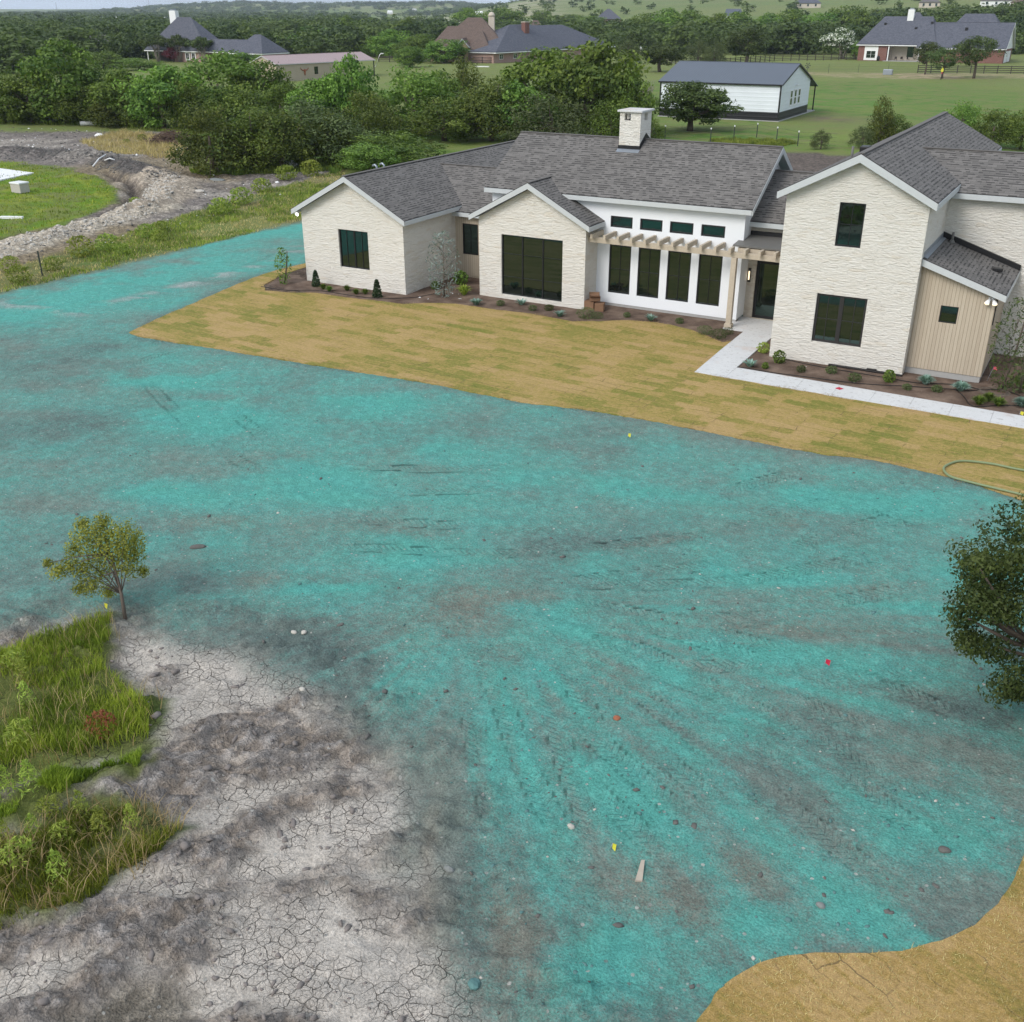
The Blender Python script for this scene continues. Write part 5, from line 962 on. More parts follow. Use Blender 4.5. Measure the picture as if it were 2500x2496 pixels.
# blue grey roofed house
def along(p, d, x):
    """how far to go from p along d until the photograph's column x is reached"""
    k = (x-1250)/FPX; c = np.array(p)-CAM; d = np.array(d, float); return -((c@RT)-k*(c@FW))/((d@RT)-k*(d@FW))
C_h = gz(509, 125.5, 2.7); L_ = along(C_h, (-1, 0, 0), 352); Dh = along(C_h, (0, 1, 0), 568); A_h = C_h[:2]-(L_, 0); rz = 0.0; print('blue house', L_, Dh)
C_g = gz(640, 130.5, 2.6); Lg = along(C_g, (-1, 0, 0), 560); Dg = along(C_g, (0, 1, 0), 706); gx, gy = C_g[:2]-A_h; print('garage', gx, gy, Lg, Dg)
hb = thing('brick_house', 'pink brick house with a steep blue grey hip roof and white chimney', 'house', (A_h[0], A_h[1], 0), rz)
boxw(hb, 'brick_pink', (L_*.44, .5, 0), (L_-.5, Dh-.5, 2.5)); boxw(hb, 'postwood', (.6, 4, 0), (L_*.44, Dh-.5, 2.5))
for x in (.5, L_*.2): boxw(hb, 'white', (x, .4, 0), (x+.2, .6, 2.5), 'post')
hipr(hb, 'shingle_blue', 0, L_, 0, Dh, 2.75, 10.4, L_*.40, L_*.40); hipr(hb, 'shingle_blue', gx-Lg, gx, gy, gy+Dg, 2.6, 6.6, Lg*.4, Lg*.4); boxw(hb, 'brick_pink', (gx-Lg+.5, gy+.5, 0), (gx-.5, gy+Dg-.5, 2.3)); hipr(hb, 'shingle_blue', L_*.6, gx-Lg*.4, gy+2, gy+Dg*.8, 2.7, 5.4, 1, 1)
cw = along((A_h[0], A_h[1]+Dh*.6, 8), (1, 0, 0), 417); c_ = boxw(hb, 'white', (cw, Dh*.6, 3), (cw+2.2, Dh*.6+1.2, 11.9), 'chimney'); m = MB(); m.box((cw+.3, Dh*.6+.2, 11.9), (cw+1.7, Dh*.6+1, 12.2)); m.build('cap', M['flash'], c_)
for x in (.64, .73): m = MB(); m.box((L_*x-.5, .44, .4), (L_*x+1.1, .497, 2.35)); m.build('window_surround', M['white'], hb); win(hb, L_*x-.3, L_*x+.9, .6, 2.2, .44)
# brown roofed house
A_h = gz(1040, 120.5, 3.0)[:2]; B_h = gz(1245, 121, 3.0)[:2]; d_ = B_h-A_h; L_ = float(np.hypot(*d_)); rz = math.atan2(d_[1], d_[0])
bb = thing('stone_house', 'tan stone house with a steep brown hip roof and small front gable', 'house', (A_h[0], A_h[1], 0), rz)
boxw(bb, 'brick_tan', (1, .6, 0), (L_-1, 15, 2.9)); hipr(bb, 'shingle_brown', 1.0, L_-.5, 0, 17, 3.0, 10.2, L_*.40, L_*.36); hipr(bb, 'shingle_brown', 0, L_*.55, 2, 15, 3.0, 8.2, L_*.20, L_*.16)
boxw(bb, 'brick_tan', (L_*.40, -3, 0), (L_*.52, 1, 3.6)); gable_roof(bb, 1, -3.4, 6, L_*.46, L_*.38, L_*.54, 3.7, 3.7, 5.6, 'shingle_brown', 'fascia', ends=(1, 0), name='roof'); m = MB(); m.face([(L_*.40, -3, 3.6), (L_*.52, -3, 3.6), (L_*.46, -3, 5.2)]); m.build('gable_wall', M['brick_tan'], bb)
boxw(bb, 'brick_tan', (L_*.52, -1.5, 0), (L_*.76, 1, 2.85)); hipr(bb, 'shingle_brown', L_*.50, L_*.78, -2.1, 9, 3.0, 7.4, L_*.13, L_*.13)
window(bb, -1.56, L_*.62, L_*.68, .8, 2.4, [], (), (1.6,), .1, mat='white'); m = MB(); m.box((L_*.44, -3.05, 0), (L_*.48, -3.003, 2.3)); m.build('doorway', M['postwood'], bb)
c_ = boxw(bb, 'brick_cream', (L_*.70, 7.5, 6), (L_*.70+1.5, 8.9, 10.4), 'chimney'); m = MB(); m.lathe([(.75, 0), (.95, .25), (.8, .5), (.55, .9), (.1, 1.1)], (L_*.70+.75, 8.2, 10.4)); m.build('cap', M['brick_cream'], c_)
# grey roofed house
A_h = gz(1206, 127.5, 2.6)[:2]; B_h = gz(1502, 112, 2.6)[:2]; d_ = B_h-A_h; L_ = float(np.hypot(*d_)); rz = math.atan2(d_[1], d_[0])
gh = thing('brick_house', 'long brick house with grey blue hip roof and red brick chimney', 'house', (A_h[0], A_h[1], 0), rz)
boxw(gh, 'brick_pink', (.6, .6, 0), (L_-.6, 16, 2.3)); hipr(gh, 'shingle_blue', 0, L_, 0, 17, 2.6, 8.2, L_*.30, L_*.26); hipr(gh, 'shingle_blue', 0, L_*.62, -.6, 15, 2.6, 8.5, L_*.28, L_*.18)
c_ = boxw(gh, 'brick', (L_*.335, 4.4, 4), (L_*.335+1.9, 5.6, 9.0), 'chimney'); boxw(gh, 'brick_cream', (L_*.335-.08, 4.3, 9.0), (L_*.335+1.98, 5.7, 9.2), 'chimney_cap').parent = c_
win(gh, 3, 4.6, .8, 2.0, .6); win(gh, 9, 10.6, .8, 2.0, .6)
# small houses far off
def far_house(x0, x1, yr, ye, D, roof, wall, label, dep=.7, hip=.3, group='far off houses'):
    best = None
    for Dq in np.linspace(D*.6, D*1.7, 120):
        w_ = ray((x0+x1)/2, ye); P_ = CAM+w_/(w_@FW)*Dq; q = abs(P_[2]-float(far_z(*[np.array([v]) for v in w2ab(P_[0], P_[1])])[0])-2.9)+.004*abs(Dq-D)
        if best is None or q < best[0]: best = (q, Dq)
    D = best[1]
    xm = (x0+x1)/2; w_ = ray(xm, ye); w_ = w_/(w_@FW); P_ = CAM+w_*D; ze = P_[2]; zr = (CAM+ray(xm, yr)/(ray(xm, yr)@FW)*D)[2]; Wd = (x1-x0)*D/FPX; a, b = w2ab(P_[0], P_[1]); z0 = float(far_z(np.array([a]), np.array([b]))[0])
    z0 = min(z0, ze-2.2); o = thing('far_house', label, 'house', (P_[0], P_[1], z0), -YAW+math.atan2(a, b)*-1, group)
    boxw(o, wall, (-Wd/2+.4, .4, 0), (Wd/2-.4, Wd*dep-.4, ze-z0)); m = MB(); hip_roof(m, -Wd/2, Wd/2, 0, Wd*dep, ze-z0, max(zr, ze+1)-z0, Wd*hip, Wd*hip); m.build('roof', M[roof], o)
    for k in range(3): m = MB(); xx = -Wd*.3+Wd*.28*k; m.box((xx, .33, ze-z0-1.9), (xx+1.1, .397, ze-z0-.5)); m.build('window', M['glass'], o)
    return o
far_house(-25, 72, 64, 95, 330, 'shingle_brown', 'brick_cream', 'brown roofed house at the far left edge', .6, .28); far_house(212, 275, 86, 112, 300, 'shingle_grey', 'brick_cream', 'grey gabled house half hidden in the left trees', .7, .2)
far_house(872, 948, 62, 86, 360, 'rib_pink', 'brick_cream', 'tan house with pale red roof left of the brown roofed house', .7, .3); far_house(1293, 1322, 50, 68, 420, 'shingle_brown', 'brick_tan', 'tiny brown roofed house between brown and grey roofs', .8, .3)
far_house(1452, 1518, 22, 47, 430, 'shingle_blue', 'brick', 'grey roofed house at the foot of the green hill', .7, .45); far_house(1768, 1812, 22, 38, 480, 'rib_roof', 'white', 'pale blue grey roofed house in the right hand woods', .7, .1)
far_house(1940, 2005, -2, 8, 520, 'shingle_blue', 'brick_cream', 'dark roofed house at the top edge above the woods', .6, .2); far_house(2244, 2296, -4, 6, 560, 'shingle_grey', 'brick_cream', 'cream house at the top edge above the brick house roof', .7, .3)
far_house(2395, 2470, -12, 2, 560, 'shingle_grey', 'white', 'white house at the top edge, right of the cream one', .7, .3); far_house(2470, 2560, -10, 6, 540, 'shingle_brown', 'brick_cream', 'tan house at the top right corner', .7, .3); far_house(2484, 2540, 52, 72, 310, 'shingle_blue', 'brick', 'blue grey roofed house peeping past the brick house gable', .6, .3)
for x, y, w_, D, l_ in ((292, 52, 16, 620, 'small white gabled building among the left woods'), (335, 49, 24, 900, 'long low white building far off among the left woods'), (398, 45, 24, 1000, 'white strip of a building left of the white chimney'), (952, 28, 14, 1700, 'left of two tiny white buildings below the blue hill'), (1012, 24, 11, 1900, 'right of two tiny white buildings below the blue hill'), (1170, 30, 22, 1200, 'white works building beside the pale quarry')):
    far_house(x-w_/2, x+w_/2, y-(12 if w_ == 16 else 2.5), y+3, D, 'white', 'white', l_, .5, .1)

# ------------------------------------------------------------------ fences
def rail_fence(name, label, path, sp=2.6, h=1.45, rails=4, group=None, mat='postwood'):
    f = thing(name, label, 'fence', (path[0][0], path[0][1], 0), group=group); o0 = np.array([path[0][0], path[0][1], 0]); rm = [MB() for _ in range(rails)]
    pm = MB(); pm.box((-.08, -.08, -.1), (.08, .08, h+.08)); me = None
    for a, b in zip(path[:-1], path[1:]):
        a = np.array([*a, 0]); b = np.array([*b, 0]); l = np.hypot(*(b-a)[:2]); n = max(1, round(l/sp))
        for k in range(n+(b is path[-1])):
            p = a+(b-a)*k/n-o0
            if me is None: q = pm.build('post', M[mat], f); me = q.data
            else: q = link('post', me, f)
            q.location = p
        for k in range(rails): z_ = h*(k+.75)/rails; rm[k].beam(a-o0+(0, 0, z_), b-o0+(0, 0, z_), .05, .14)
    for r_ in rm: r_.build('rail', M[mat], f)
    return f
P2 = lambda *pts: [tuple(gz(*p)[:2]) for p in pts]
rail_fence('rail_fence', 'black four rail fence in front of the red brick house', P2((2240, 178), (2500, 181), (2640, 183)))
rail_fence('rail_fence', 'black rail fence running behind the white barn roof to the brick house', P2((1590, 150), (1660, 158), (1782, 158), (1890, 150), (2010, 148), (2102, 146)))
rail_fence('rail_fence', 'weathered tan rail fence on the far side of the field', P2((1868, 126), (1950, 124), (2030, 119)), mat='scrap', rails=3)
rail_fence('rail_fence', 'short black rail fence left of the brown roofed house', P2((925, 152), (1030, 153), (1070, 153)))
rail_fence('rail_fence', 'black rail fence beside the dark pickup', P2((1150, 155), (1205, 155)))
def wire_fence(label, path, sp, h, mat='tpost', top=False, rad=.03, group=None):
    f = thing('wire_fence', label, 'fence', (path[0][0], path[0][1], 0), group=group); o0 = np.array([*path[0], 0]); me = None; wm = MB()
    for a, b in zip(path[:-1], path[1:]):
        a = np.array([*a, 0]); b = np.array([*b, 0]); n = max(1, round(np.hypot(*(b-a)[:2])/sp))
        for k in range(n+(b is path[-1])):
            p = a+(b-a)*k/n-o0
            if me is None:
                pm = MB(); pm.box((-rad, -rad*.4, -.1), (rad, rad*.4, h)); pm.box((-rad*.4, -rad, -.1), (rad*.4, -rad*.4, h)); q = pm.build('post', M[mat], f); me = q.data
                if top: cm_ = MB(); cm_.box((-rad*1.2, -rad*1.2, h-.12), (rad*1.2, rad*1.2, h+.02)); cq = cm_.build('post_cap', M['white'], q); cme = cq.data
            else:
                q = link('post', me, f)
                if top: link('post_cap', cme, q)
            q.location = p
        for z_ in np.linspace(.25, h-.1, 4): wm.beam(a-o0+(0, 0, z_), b-o0+(0, 0, z_), .012, .012)
    wm.build('wire', M['tpost'], f)
wire_fence('wire fence on white tipped steel posts along the back of the house', P2((1595, 350), (1623, 342), (1734, 349), (1791, 342), (1847, 336), (1947, 357), (2040, 362)), 4.6, 1.4, top=True, rad=.045)
wire_fence('tall wire fence across the pasture in front of the black rail fence', P2((1660, 167), (1821, 166), (1953, 179), (2022, 179), (2240, 178)), 6.2, 1.8)

# ------------------------------------------------------------------ small things on the far side
def ab_obj(mb, name, mat, label, cat, p, rz=0, group=None, bevel=0): o = mb.build(name, M[mat], None, bevel); o.location = p; o.rotation_euler[2] = rz; return tag(o, label, cat, group)
def pickup():
    a = gz(1153, 150); b = gz(1203, 150); d = (b-a)[:2]; rz = math.atan2(d[1], d[0]); t_ = thing('pickup_truck', 'dark blue pickup truck parked in front of the tan stone house', 'pickup', (a[0], a[1], 0), rz)
    body = MB(); Lp = 5.6; sec = [(0, .55), (0, .95), (.25, 1.08), (1.35, 1.15), (1.9, 1.2), (5.5, 1.2), (Lp, 1.1), (Lp, .5), (4.9, .42), (.7, .42)]
    body.prism([(x, .12, z_) for x, z_ in sec], (0, 1.76, 0)); bo = body.build('body', NT('navy_paint').P(col=(.012, .018, .035), rough=.25, coat=.5), t_, .04)
    cab = MB(); cab.prism([(1.45, .22, 1.19), (2.05, .27, 1.78), (3.55, .27, 1.80), (3.95, .22, 1.19)], (0, 1.5, 0)); cb = cab.build('cab', M['glass'], t_, .03)
    rf = MB(); rf.prism([(2.0, .26, 1.77), (3.6, .26, 1.79), (3.6, 1.74, 1.79), (2.0, 1.74, 1.77)], (0, 0, .05)); rf.build('roof', bo.data.materials[0], t_, .02)
    for x in (1.0, 4.5):
        for y in (.14, 1.86): w_ = MB(); w_.tube([(x, y-.12, .38), (x, y+.12, .38)], .38, 18); wo = w_.build('wheel', M['tube'], t_); r_ = MB(); r_.tube([(x, y-.13, .38), (x, y+.13, .38)], .22, 14); r_.build('rim', M['flash'], wo)
    for y in (.3, 1.5): h = MB(); h.box((-.02, y, .78), (.06, y+.25, .95)); h.build('headlight', M['white'], t_)
pickup()
m = MB(); m.tube([(-1.25, 0, .95), (-1.15, 0, .95), (-.85, 0, .95), (.85, 0, .95), (1.15, 0, .95), (1.25, 0, .95)], [.1, .35, .5, .5, .35, .1], 16)
for x in (-.7, .7): m.box((x-.08, -.35, 0), (x+.08, .35, .5))
m.lathe([(.2, 0), (.2, .18), (.1, .25)], (0, 0, 1.42)); ab_obj(m, 'propane_tank', 'pvc', 'white propane tank between dusky tree and round cedar', 'tank', tuple(gz(1546, 166)), R(40))
o = gz(2297, 195); bhs = thing('birdhouse', 'yellow birdhouse on a dark post below the middle oak', 'birdhouse', tuple(o), scale=(.72, .72, .78)); m = MB(); m.tube([(0, 0, 0), (0, 0, 1.5)], .09, 8); m.build('post', M['postwood'], bhs); m = MB(); m.prism([(-.25, -.22, 1.75), (.25, -.22, 1.75), (.34, -.22, 2.2), (0, -.22, 2.75), (-.34, -.22, 2.2)], (0, .44, 0)); m.build('box', M['yellow'], bhs); m = MB(); m.box((-.12, -.12, 1.35), (.12, .12, 1.75)); m.build('bracket', M['red'], bhs)
o = gz(1970, 181); wm_ = thing('yard_windmill', 'dark garden windmill at the tall wire fence', 'windmill', tuple(o)); m = MB(); m.tube([(0, 0, 0), (0, 0, 1.6)], .05, 6); m.build('pole', M['tpost'], wm_)
for k in range(6): m = MB(); a = k*R(60); m.prism([(0, -.05, 1.6), (.55*math.cos(a-.2), -.05, 1.6+.55*math.sin(a-.2)), (.62*math.cos(a+.2), -.05, 1.6+.62*math.sin(a+.2))], (0, .03, 0)); m.build('blade', M['tpost'], wm_)
m = MB(); m.box((-.9, -.5, 0), (.9, .5, 1.0)); ab_obj(m, 'utility_box', 'flash', 'grey utility box by the wire fence, bare earth behind', 'utility box', tuple(gz(2167, 183)), 0, None, .05)
o = gz(1562, 160); fb = thing('birdhouse', 'small white birdhouse on a thin pole beside the round cedar', 'birdhouse', tuple(o)); m = MB(); m.tube([(0, 0, 0), (0, 0, 3.3)], .05, 6); m.build('post', M['scrap'], fb); m = MB(); m.prism([(-.3, -.25, 3.3), (.3, -.25, 3.3), (.3, -.25, 3.75), (0, -.25, 4.05), (-.3, -.25, 3.75)], (0, .5, 0)); m.build('box', M['white'], fb)
m = MB(); m.tube([(0, 0, 0), (1.2, 0, 2.6), (1.6, 0, 2.9)], .08, 8); m.box((1.4, -.15, 2.8), (2.1, .15, 2.98)); ab_obj(m, 'leaning_pole', 'pvc', 'leaning white lamp pole at the right end of the tan barn', 'pole', tuple(gz(916, 164)), R(29))
m = MB(); m.box((-1.6, -.15, 0), (1.6, .15, .2)); ab_obj(m, 'white_curb', 'white', 'white concrete bar on the lawn in front of the dark pickup', 'kerb bar', tuple(gz(1178, 164)), R(15))
for x, y, D, l_ in ((141, 22, 3300, 'left of the thin towers on the blue horizon'), (367, 24, 3600, 'thin tower above the white chimney on the horizon'), (699, 18, 3000, 'lattice tower over the blue hill')):
    a_ = (x-1250)/2798*D; X0, Y0 = ab2w(a_, D); z0 = float(far_z(np.array([a_]), np.array([float(D)]))[0]); m = MB(); hh_ = 30
    for sx, sy in ((-1, -1), (1, -1), (0, 1.2)): m.tube([(sx*1.6, sy*1.6, 0), (sx*.25, sy*.25, hh_)], .28, 4)
    for k in range(6): z_ = 3+k*4.5; s_ = 1.6-z_/hh_*1.35; m.tube([(-s_, -s_, z_), (s_, -s_, z_+2), (0, 1.2*s_, z_+4)], .16, 3)
    ab_obj(m, 'radio_tower', 'flash', l_, 'tower', (X0, Y0, z0), 0, 'towers on the horizon')

# ------------------------------------------------------------------ the dirt lot on the left
def blob_mesh(name, mat, sx, sy, sz, sd, n=2, rough=.35):
    bm = bmesh.new(); bmesh.ops.create_icosphere(bm, subdivisions=n, radius=1)
    rr = random.Random(sd); d0 = [Vector(rr.gauss(0, 1) for _ in range(3)).normalized() for _ in range(9)]
    for v in bm.verts:
        k = 1+rough*(sum(max(0, v.co.normalized().dot(d)-.45) for d in d0)-.5)+rr.uniform(-.05, .05); v.co *= k; v.co = Vector((v.co.x*sx, v.co.y*sy, max(v.co.z, -.5)*sz))
    me = bpy.data.meshes.new(name); bm.to_mesh(me); bm.free(); me.materials.append(M[mat]); return me
def rock(label, x, y, sx, sy, sz, mat='rock', sd=0, name='rock', rz=0, cat='rock', group=None):
    p = gz(x, y); o = link(name, blob_mesh(name, mat, sx, sy, sz, sd)); o.location = (p[0], p[1], ground_z(p[0], p[1])+sz*.25); o.rotation_euler[2] = rz; return tag(o, label, cat, group)
rock('large white boulder at the foot of the olive cedar', 707, 413, .75, .55, .5, 'pvc', 1, 'boulder'); rock('flat grey stone slab on the dirt beside the front clump', 531, 440, .75, .5, .12, 'rockd', 2)
rock('white rubble lump right of the brown brush pile', 440, 370, .45, .35, .2, 'pvc', 3); rock('smaller white rubble lump right of the brush pile', 456, 366, .3, .25, .18, 'pvc', 4); rock('pale stone on the dirt near the weed strip', 488, 472, .5, .3, .14, 'rock', 5)
rock('white stone block half buried near the dry grass', 242, 333, .6, .35, .2, 'pvc', 6)
m = MB(); m.tube([(-.9, 0, .25), (.9, 0, .25)], .25, 14, cap=False); m.tube([(-.9, 0, .25), (.9, 0, .25)], .21, 14); ab_obj(m, 'plastic_pipe', 'pvc', 'thick white pipe lying under the hedgerow cedars', 'pipe', tuple(gz(217, 307)), R(45))
m = MB(); m.tube([(-1.1, 0, .3), (1.1, 0, .3)], .3, 14, cap=False); m.tube([(-1.1, 0, .3), (1.05, 0, .3)], .24, 14); ab_obj(m, 'drain_culvert', 'flash', 'grey culvert pipe end at the far left hedgerow', 'pipe', tuple(gz(124, 299)), R(10))
for (x0, y0, x1, y1, l_) in ((228, 413, 262, 401, 'curved white pipe lying on the dark spoil bank'), (258, 406, 283, 407, 'short straight white pipe beside the curved one')):
    a, b = gz(x0, y0), gz(x1, y1); za, zb = ground_z(*a[:2])+.2, ground_z(*b[:2])+.2; m = MB(); m.tube([(0, 0, za), tuple((b-a)[:2]*.5)+((za+zb)/2+.15,), tuple((b-a)[:2])+(zb,)], .055, 8); ab_obj(m, 'plastic_pipe', 'pvc', l_, 'pipe', (a[0], a[1], 0))
p = gz(52, 474); t_ = thing('meter_box', 'white meter pedestal standing on the left grass lot', 'meter box', (p[0], p[1], ground_z(*p[:2]))); m = MB(); m.box((-.52, -.4, 0), (.52, .4, .62)); m.build('body', M['rock'], t_, .03); m = MB(); m.box((-.56, -.44, .62), (.56, .44, .74)); m.build('lid', M['pvc'], t_, .03)
m = MB(); m.box((-.75, -.14, 0), (.75, .14, .16)); p = gz(30, 538); ab_obj(m, 'concrete_bar', 'pvc', 'low white concrete bar in the grass by the trench', 'bar', (p[0], p[1], ground_z(*p[:2])), R(25), None, .02)
sl = [tuple(gz(*q)[:2]) for q in ((-150, 405), (0, 417), (84, 428), (0, 446), (-150, 480))]; sheet('concrete_slab', sl, .2, .2, M['white'])
def twig_pile(name, label, cx, cy, n, r, h, mat, seed, cat):
    rr = random.Random(seed); p = gz(cx, cy); m = MB()
    for k in range(n):
        a = rr.uniform(0, 6.28); d = rr.random()**.6*r; x, y = d*math.cos(a)*1.6, d*math.sin(a); zz = h*(1-(d/r)**2)*rr.random(); v = Vector((rr.gauss(0, 1), rr.gauss(0, 1), rr.gauss(0, .35))).normalized()*rr.uniform(.3, .9)
        m.tube([Vector((x, y, zz+.05))-v, Vector((x, y, zz+.15)), Vector((x, y, zz+.1))+v], [.035, .028, .012], 3, cap=False)
    return ab_obj(m, name, mat, label, cat, (p[0], p[1], ground_z(*p[:2])), R(20))
M['twig'] = plain('dead_twigs', (.15, .10, .075), .95, .3)
twig_pile('brush_pile', 'heap of brown dead branches at the edge of the dirt lot', 425, 352, 420, 1.7, 1.25, 'twig', 4, 'brush pile')

# ------------------------------------------------------------------ grasses that nobody could count
def blades(name, n, region, hmin, hmax, wd, mat, seed, bend=.4, mask=None, zfix=None):
    """thin bent blades scattered inside polygon region (world xy)"""
    r2 = np.random.default_rng(seed); P = np.array(region); lo, hi = P.min(0), P.max(0); pts = np.zeros((0, 2))
    while len(pts) < n:
        q = r2.uniform(lo, hi, (n*2, 2)); d = sdf(q[:, 0], q[:, 1], P)+.8*(fbm(q[:, 0]*.9, q[:, 1]*.9, 3, seed)-.5); k = d < 0
        if mask is not None: k &= mask(q[:, 0], q[:, 1], r2)
        pts = np.concatenate([pts, q[k]])
    pts = pts[:n]; a, b = w2ab(pts[:, 0], pts[:, 1]); i = np.clip(np.searchsorted(as_, a)-1, 0, na-2); j = np.clip(np.searchsorted(bs, b)-1, 0, nb-2); z_ = GZ[j, i] if zfix is None else np.full(n, zfix)
    th_ = r2.uniform(0, 6.28, n); h = r2.uniform(hmin, hmax, n)*(.5+vnoise(pts[:, 0]*1.3, pts[:, 1]*1.3, seed)); le = bend*h*r2.uniform(.2, 1.3, n); d2 = r2.uniform(0, 6.28, n)
    s_ = np.stack([np.cos(th_), np.sin(th_), 0*th_], 1)*(wd*r2.uniform(.6, 1.4, n))[:, None]/2; L = np.stack([np.cos(d2)*le, np.sin(d2)*le, 0*le], 1); B0 = np.stack([pts[:, 0], pts[:, 1], z_-.01], 1); up = np.array([0, 0, 1.0])
    V = np.stack([B0-s_, B0+s_, B0+L*.35+up*(h*.6)[:, None]+s_*.7, B0+L*.35+up*(h*.6)[:, None]-s_*.7, B0+L+up*(h*.98)[:, None]+s_*.15, B0+L+up*(h*.98)[:, None]-s_*.15], 1).reshape(-1, 3)
    I = np.arange(n)[:, None]*6; F = np.concatenate([I+np.array([0, 1, 2, 3]), I+np.array([3, 2, 4, 5])]); va = np.clip(-.25+1.4*fbm(pts[:, 0]*1.1, pts[:, 1]*1.1, 3, seed+3)+r2.normal(0, .22, n), 0, 1)
    return tag(link(name, np_mesh(name, V, F, M[mat], attrs={'var': ('FLOAT', np.repeat(va, 6)), 'bloom': ('FLOAT', np.zeros(6*n))})), kind='stuff')
thin = lambda lo, s: (lambda x, y, r: r.random(len(x)) < ss(lo-.08, lo+.12, fbm(x*.8, y*.8, 3, s)))
blades('tall_grass', 30000, P_green, .06, .26, .013, 'lf_grass', 1, .5, thin(.40, 61)); blades('tall_grass', 8500, P_green2, .06, .22, .013, 'lf_grass', 2, .5, thin(.44, 62)); blades('tall_grass', 12000, P_green3, .06, .28, .014, 'lf_grass', 3, .5, thin(.44, 63))
blades('dry_grass', 1300, P_green3, .25, .5, .014, 'lf_straw', 4, .9); blades('dry_grass', 1200, P_green, .25, .5, .012, 'lf_straw', 5, .6)
gm_ = lambda lo, hi, s: (lambda x, y, r: (fbm(x*.3, y*.3, 3, s) > lo) & (fbm(x*.3, y*.3, 3, s) < hi))
blades('roadside_weeds', 17000, P_strip, .06, .24, .04, 'lf_weed', 6, .5, gm_(.46, 1, 22)); blades('roadside_weeds', 9000, P_strip, .05, .16, .035, 'lf_straw', 7, .8)
blades('lot_grass', 16000, P_glot, .06, .18, .05, 'lf_grass', 8)
blades('dry_grass', 9000, gl([(150, 268), (230, 248), (350, 262), (366, 288), (330, 300), (200, 292)]), .15, .5, .04, 'lf_straw', 9, .8); blades('undergrowth', 4500, gl([(-20, 222), (360, 240), (370, 256), (340, 254), (200, 238), (-20, 234)]), .1, .4, .06, 'lf_weed', 10); blades('undergrowth', 9000, gl([(352, 322), (640, 306), (700, 300), (640, 322), (520, 328), (380, 332)]), .15, .55, .05, 'lf_weed', 12)
blades('undergrowth', 9000, gl([(620, 330), (700, 265), (800, 255), (760, 285), (700, 305)]), .2, .6, .06, 'lf_bright', 13)
blades('straw_stubble', 34000, LAWN2, .015, .05, .010, 'lf_straw', 14, 1.4, lambda x, y, r: (np.hypot(x-34, y+30) < 9) & (sdf(x, y, LAWN2) < -.02), 0.0)
blades('pasture_grass', 5000, gl([(1340, 262), (1480, 266), (1505, 272), (1470, 277), (1340, 270)]), .08, .35, .05, 'lf_weed', 15)

# ------------------------------------------------------------------ single plants
def card_plant(name, n, r, h, leaf, mat, seed, kind='bush', asp=.5):
    """small plant as one leaf mesh, base at the origin"""
    global rng
    rng = np.random.default_rng(seed)
    if kind in ('tuft', 'agave'):
        a = rng.uniform(0, 6.28, n); tl = rng.uniform(.15, 1.0, n) if kind == 'tuft' else rng.uniform(.45, 1.1, n); L = h*rng.uniform(.7, 1.1, n); d = np.stack([np.cos(a), np.sin(a), 0*a], 1); s_ = np.stack([-np.sin(a), np.cos(a), 0*a], 1)*(leaf*rng.uniform(.7, 1.2, n))[:, None]
        B0 = d*(r*.15); up = np.array([0, 0, 1.0]); M1 = B0+d*(r*tl*.5)[:, None]+up*(L*.75*(1-tl*.3))[:, None]; E1 = B0+d*(r*tl)[:, None]+up*(L*(1.0-tl*(.55 if kind == 'tuft' else .35)))[:, None]
        V = np.stack([B0-s_*.6, B0+s_*.6, M1+s_, M1-s_, E1+s_*.1, E1-s_*.1], 1).reshape(-1, 3); I = np.arange(n)[:, None]*6; F = np.concatenate([I+np.array([0, 1, 2, 3]), I+np.array([3, 2, 4, 5])]); va = np.repeat(rng.uniform(0, 1, n), 6); bl = np.zeros(len(V))
    else:
        D = rand_dirs(n); z_ = rng.random(n); pr = {'bush': np.sqrt(np.clip(1-(2*z_-1)**2, 0, 1))*.9+.1, 'spire': (1-z_)**.6*.9+.12, 'loose': .35+.65*np.sin(z_*3.1)}[kind]
        rr = r*pr*rng.random(n)**.4; a = rng.uniform(0, 6.28, n)
        if kind == 'loose': a = np.round(a/6.28*9)/9*6.28+rng.normal(0, .16, n)
        P = np.stack([rr*np.cos(a), rr*np.sin(a), z_*h], 1); V, F, va, bl = leaf_cards(P, D+np.array([0, 0, .4]), leaf, asp, np.clip(rng.normal(.5, .25, n), 0, 1), .3)
    return np_mesh(name, V, F, M[mat], attrs={'var': ('FLOAT', va), 'bloom': ('FLOAT', bl)})
MESH = {}
def plant(name, label, x, y, me, s=1.0, cat='plant', group=None, stem=None):
    p = gz(x, y); z_ = ground_z(p[0], p[1]); inbed = sdf(np.array([p[0]]), np.array([p[1]]), np.array([(-1.6, -2.2), (44, -5.2), (44, 5), (-1.6, 5)]))[0] < 0
    o = link(name, me); o.location = (p[0], p[1], (-.02 if inbed else z_-.02)); o.scale = (s*(.85 if inbed else 1),)*3; o.rotation_euler[2] = random.uniform(0, 6.28); return tag(o, label, cat, group)
Q7 = lambda x, y: (600+.31056*x, 560+.31056*y); Q8 = lambda x, y: (1150+.3882*x, 640+.3882*y); Q9 = lambda x, y: (1700+.23292*x, 680+.23292*y); Q2 = lambda x, y: (2150+.19696*x, 680+.19696*y)
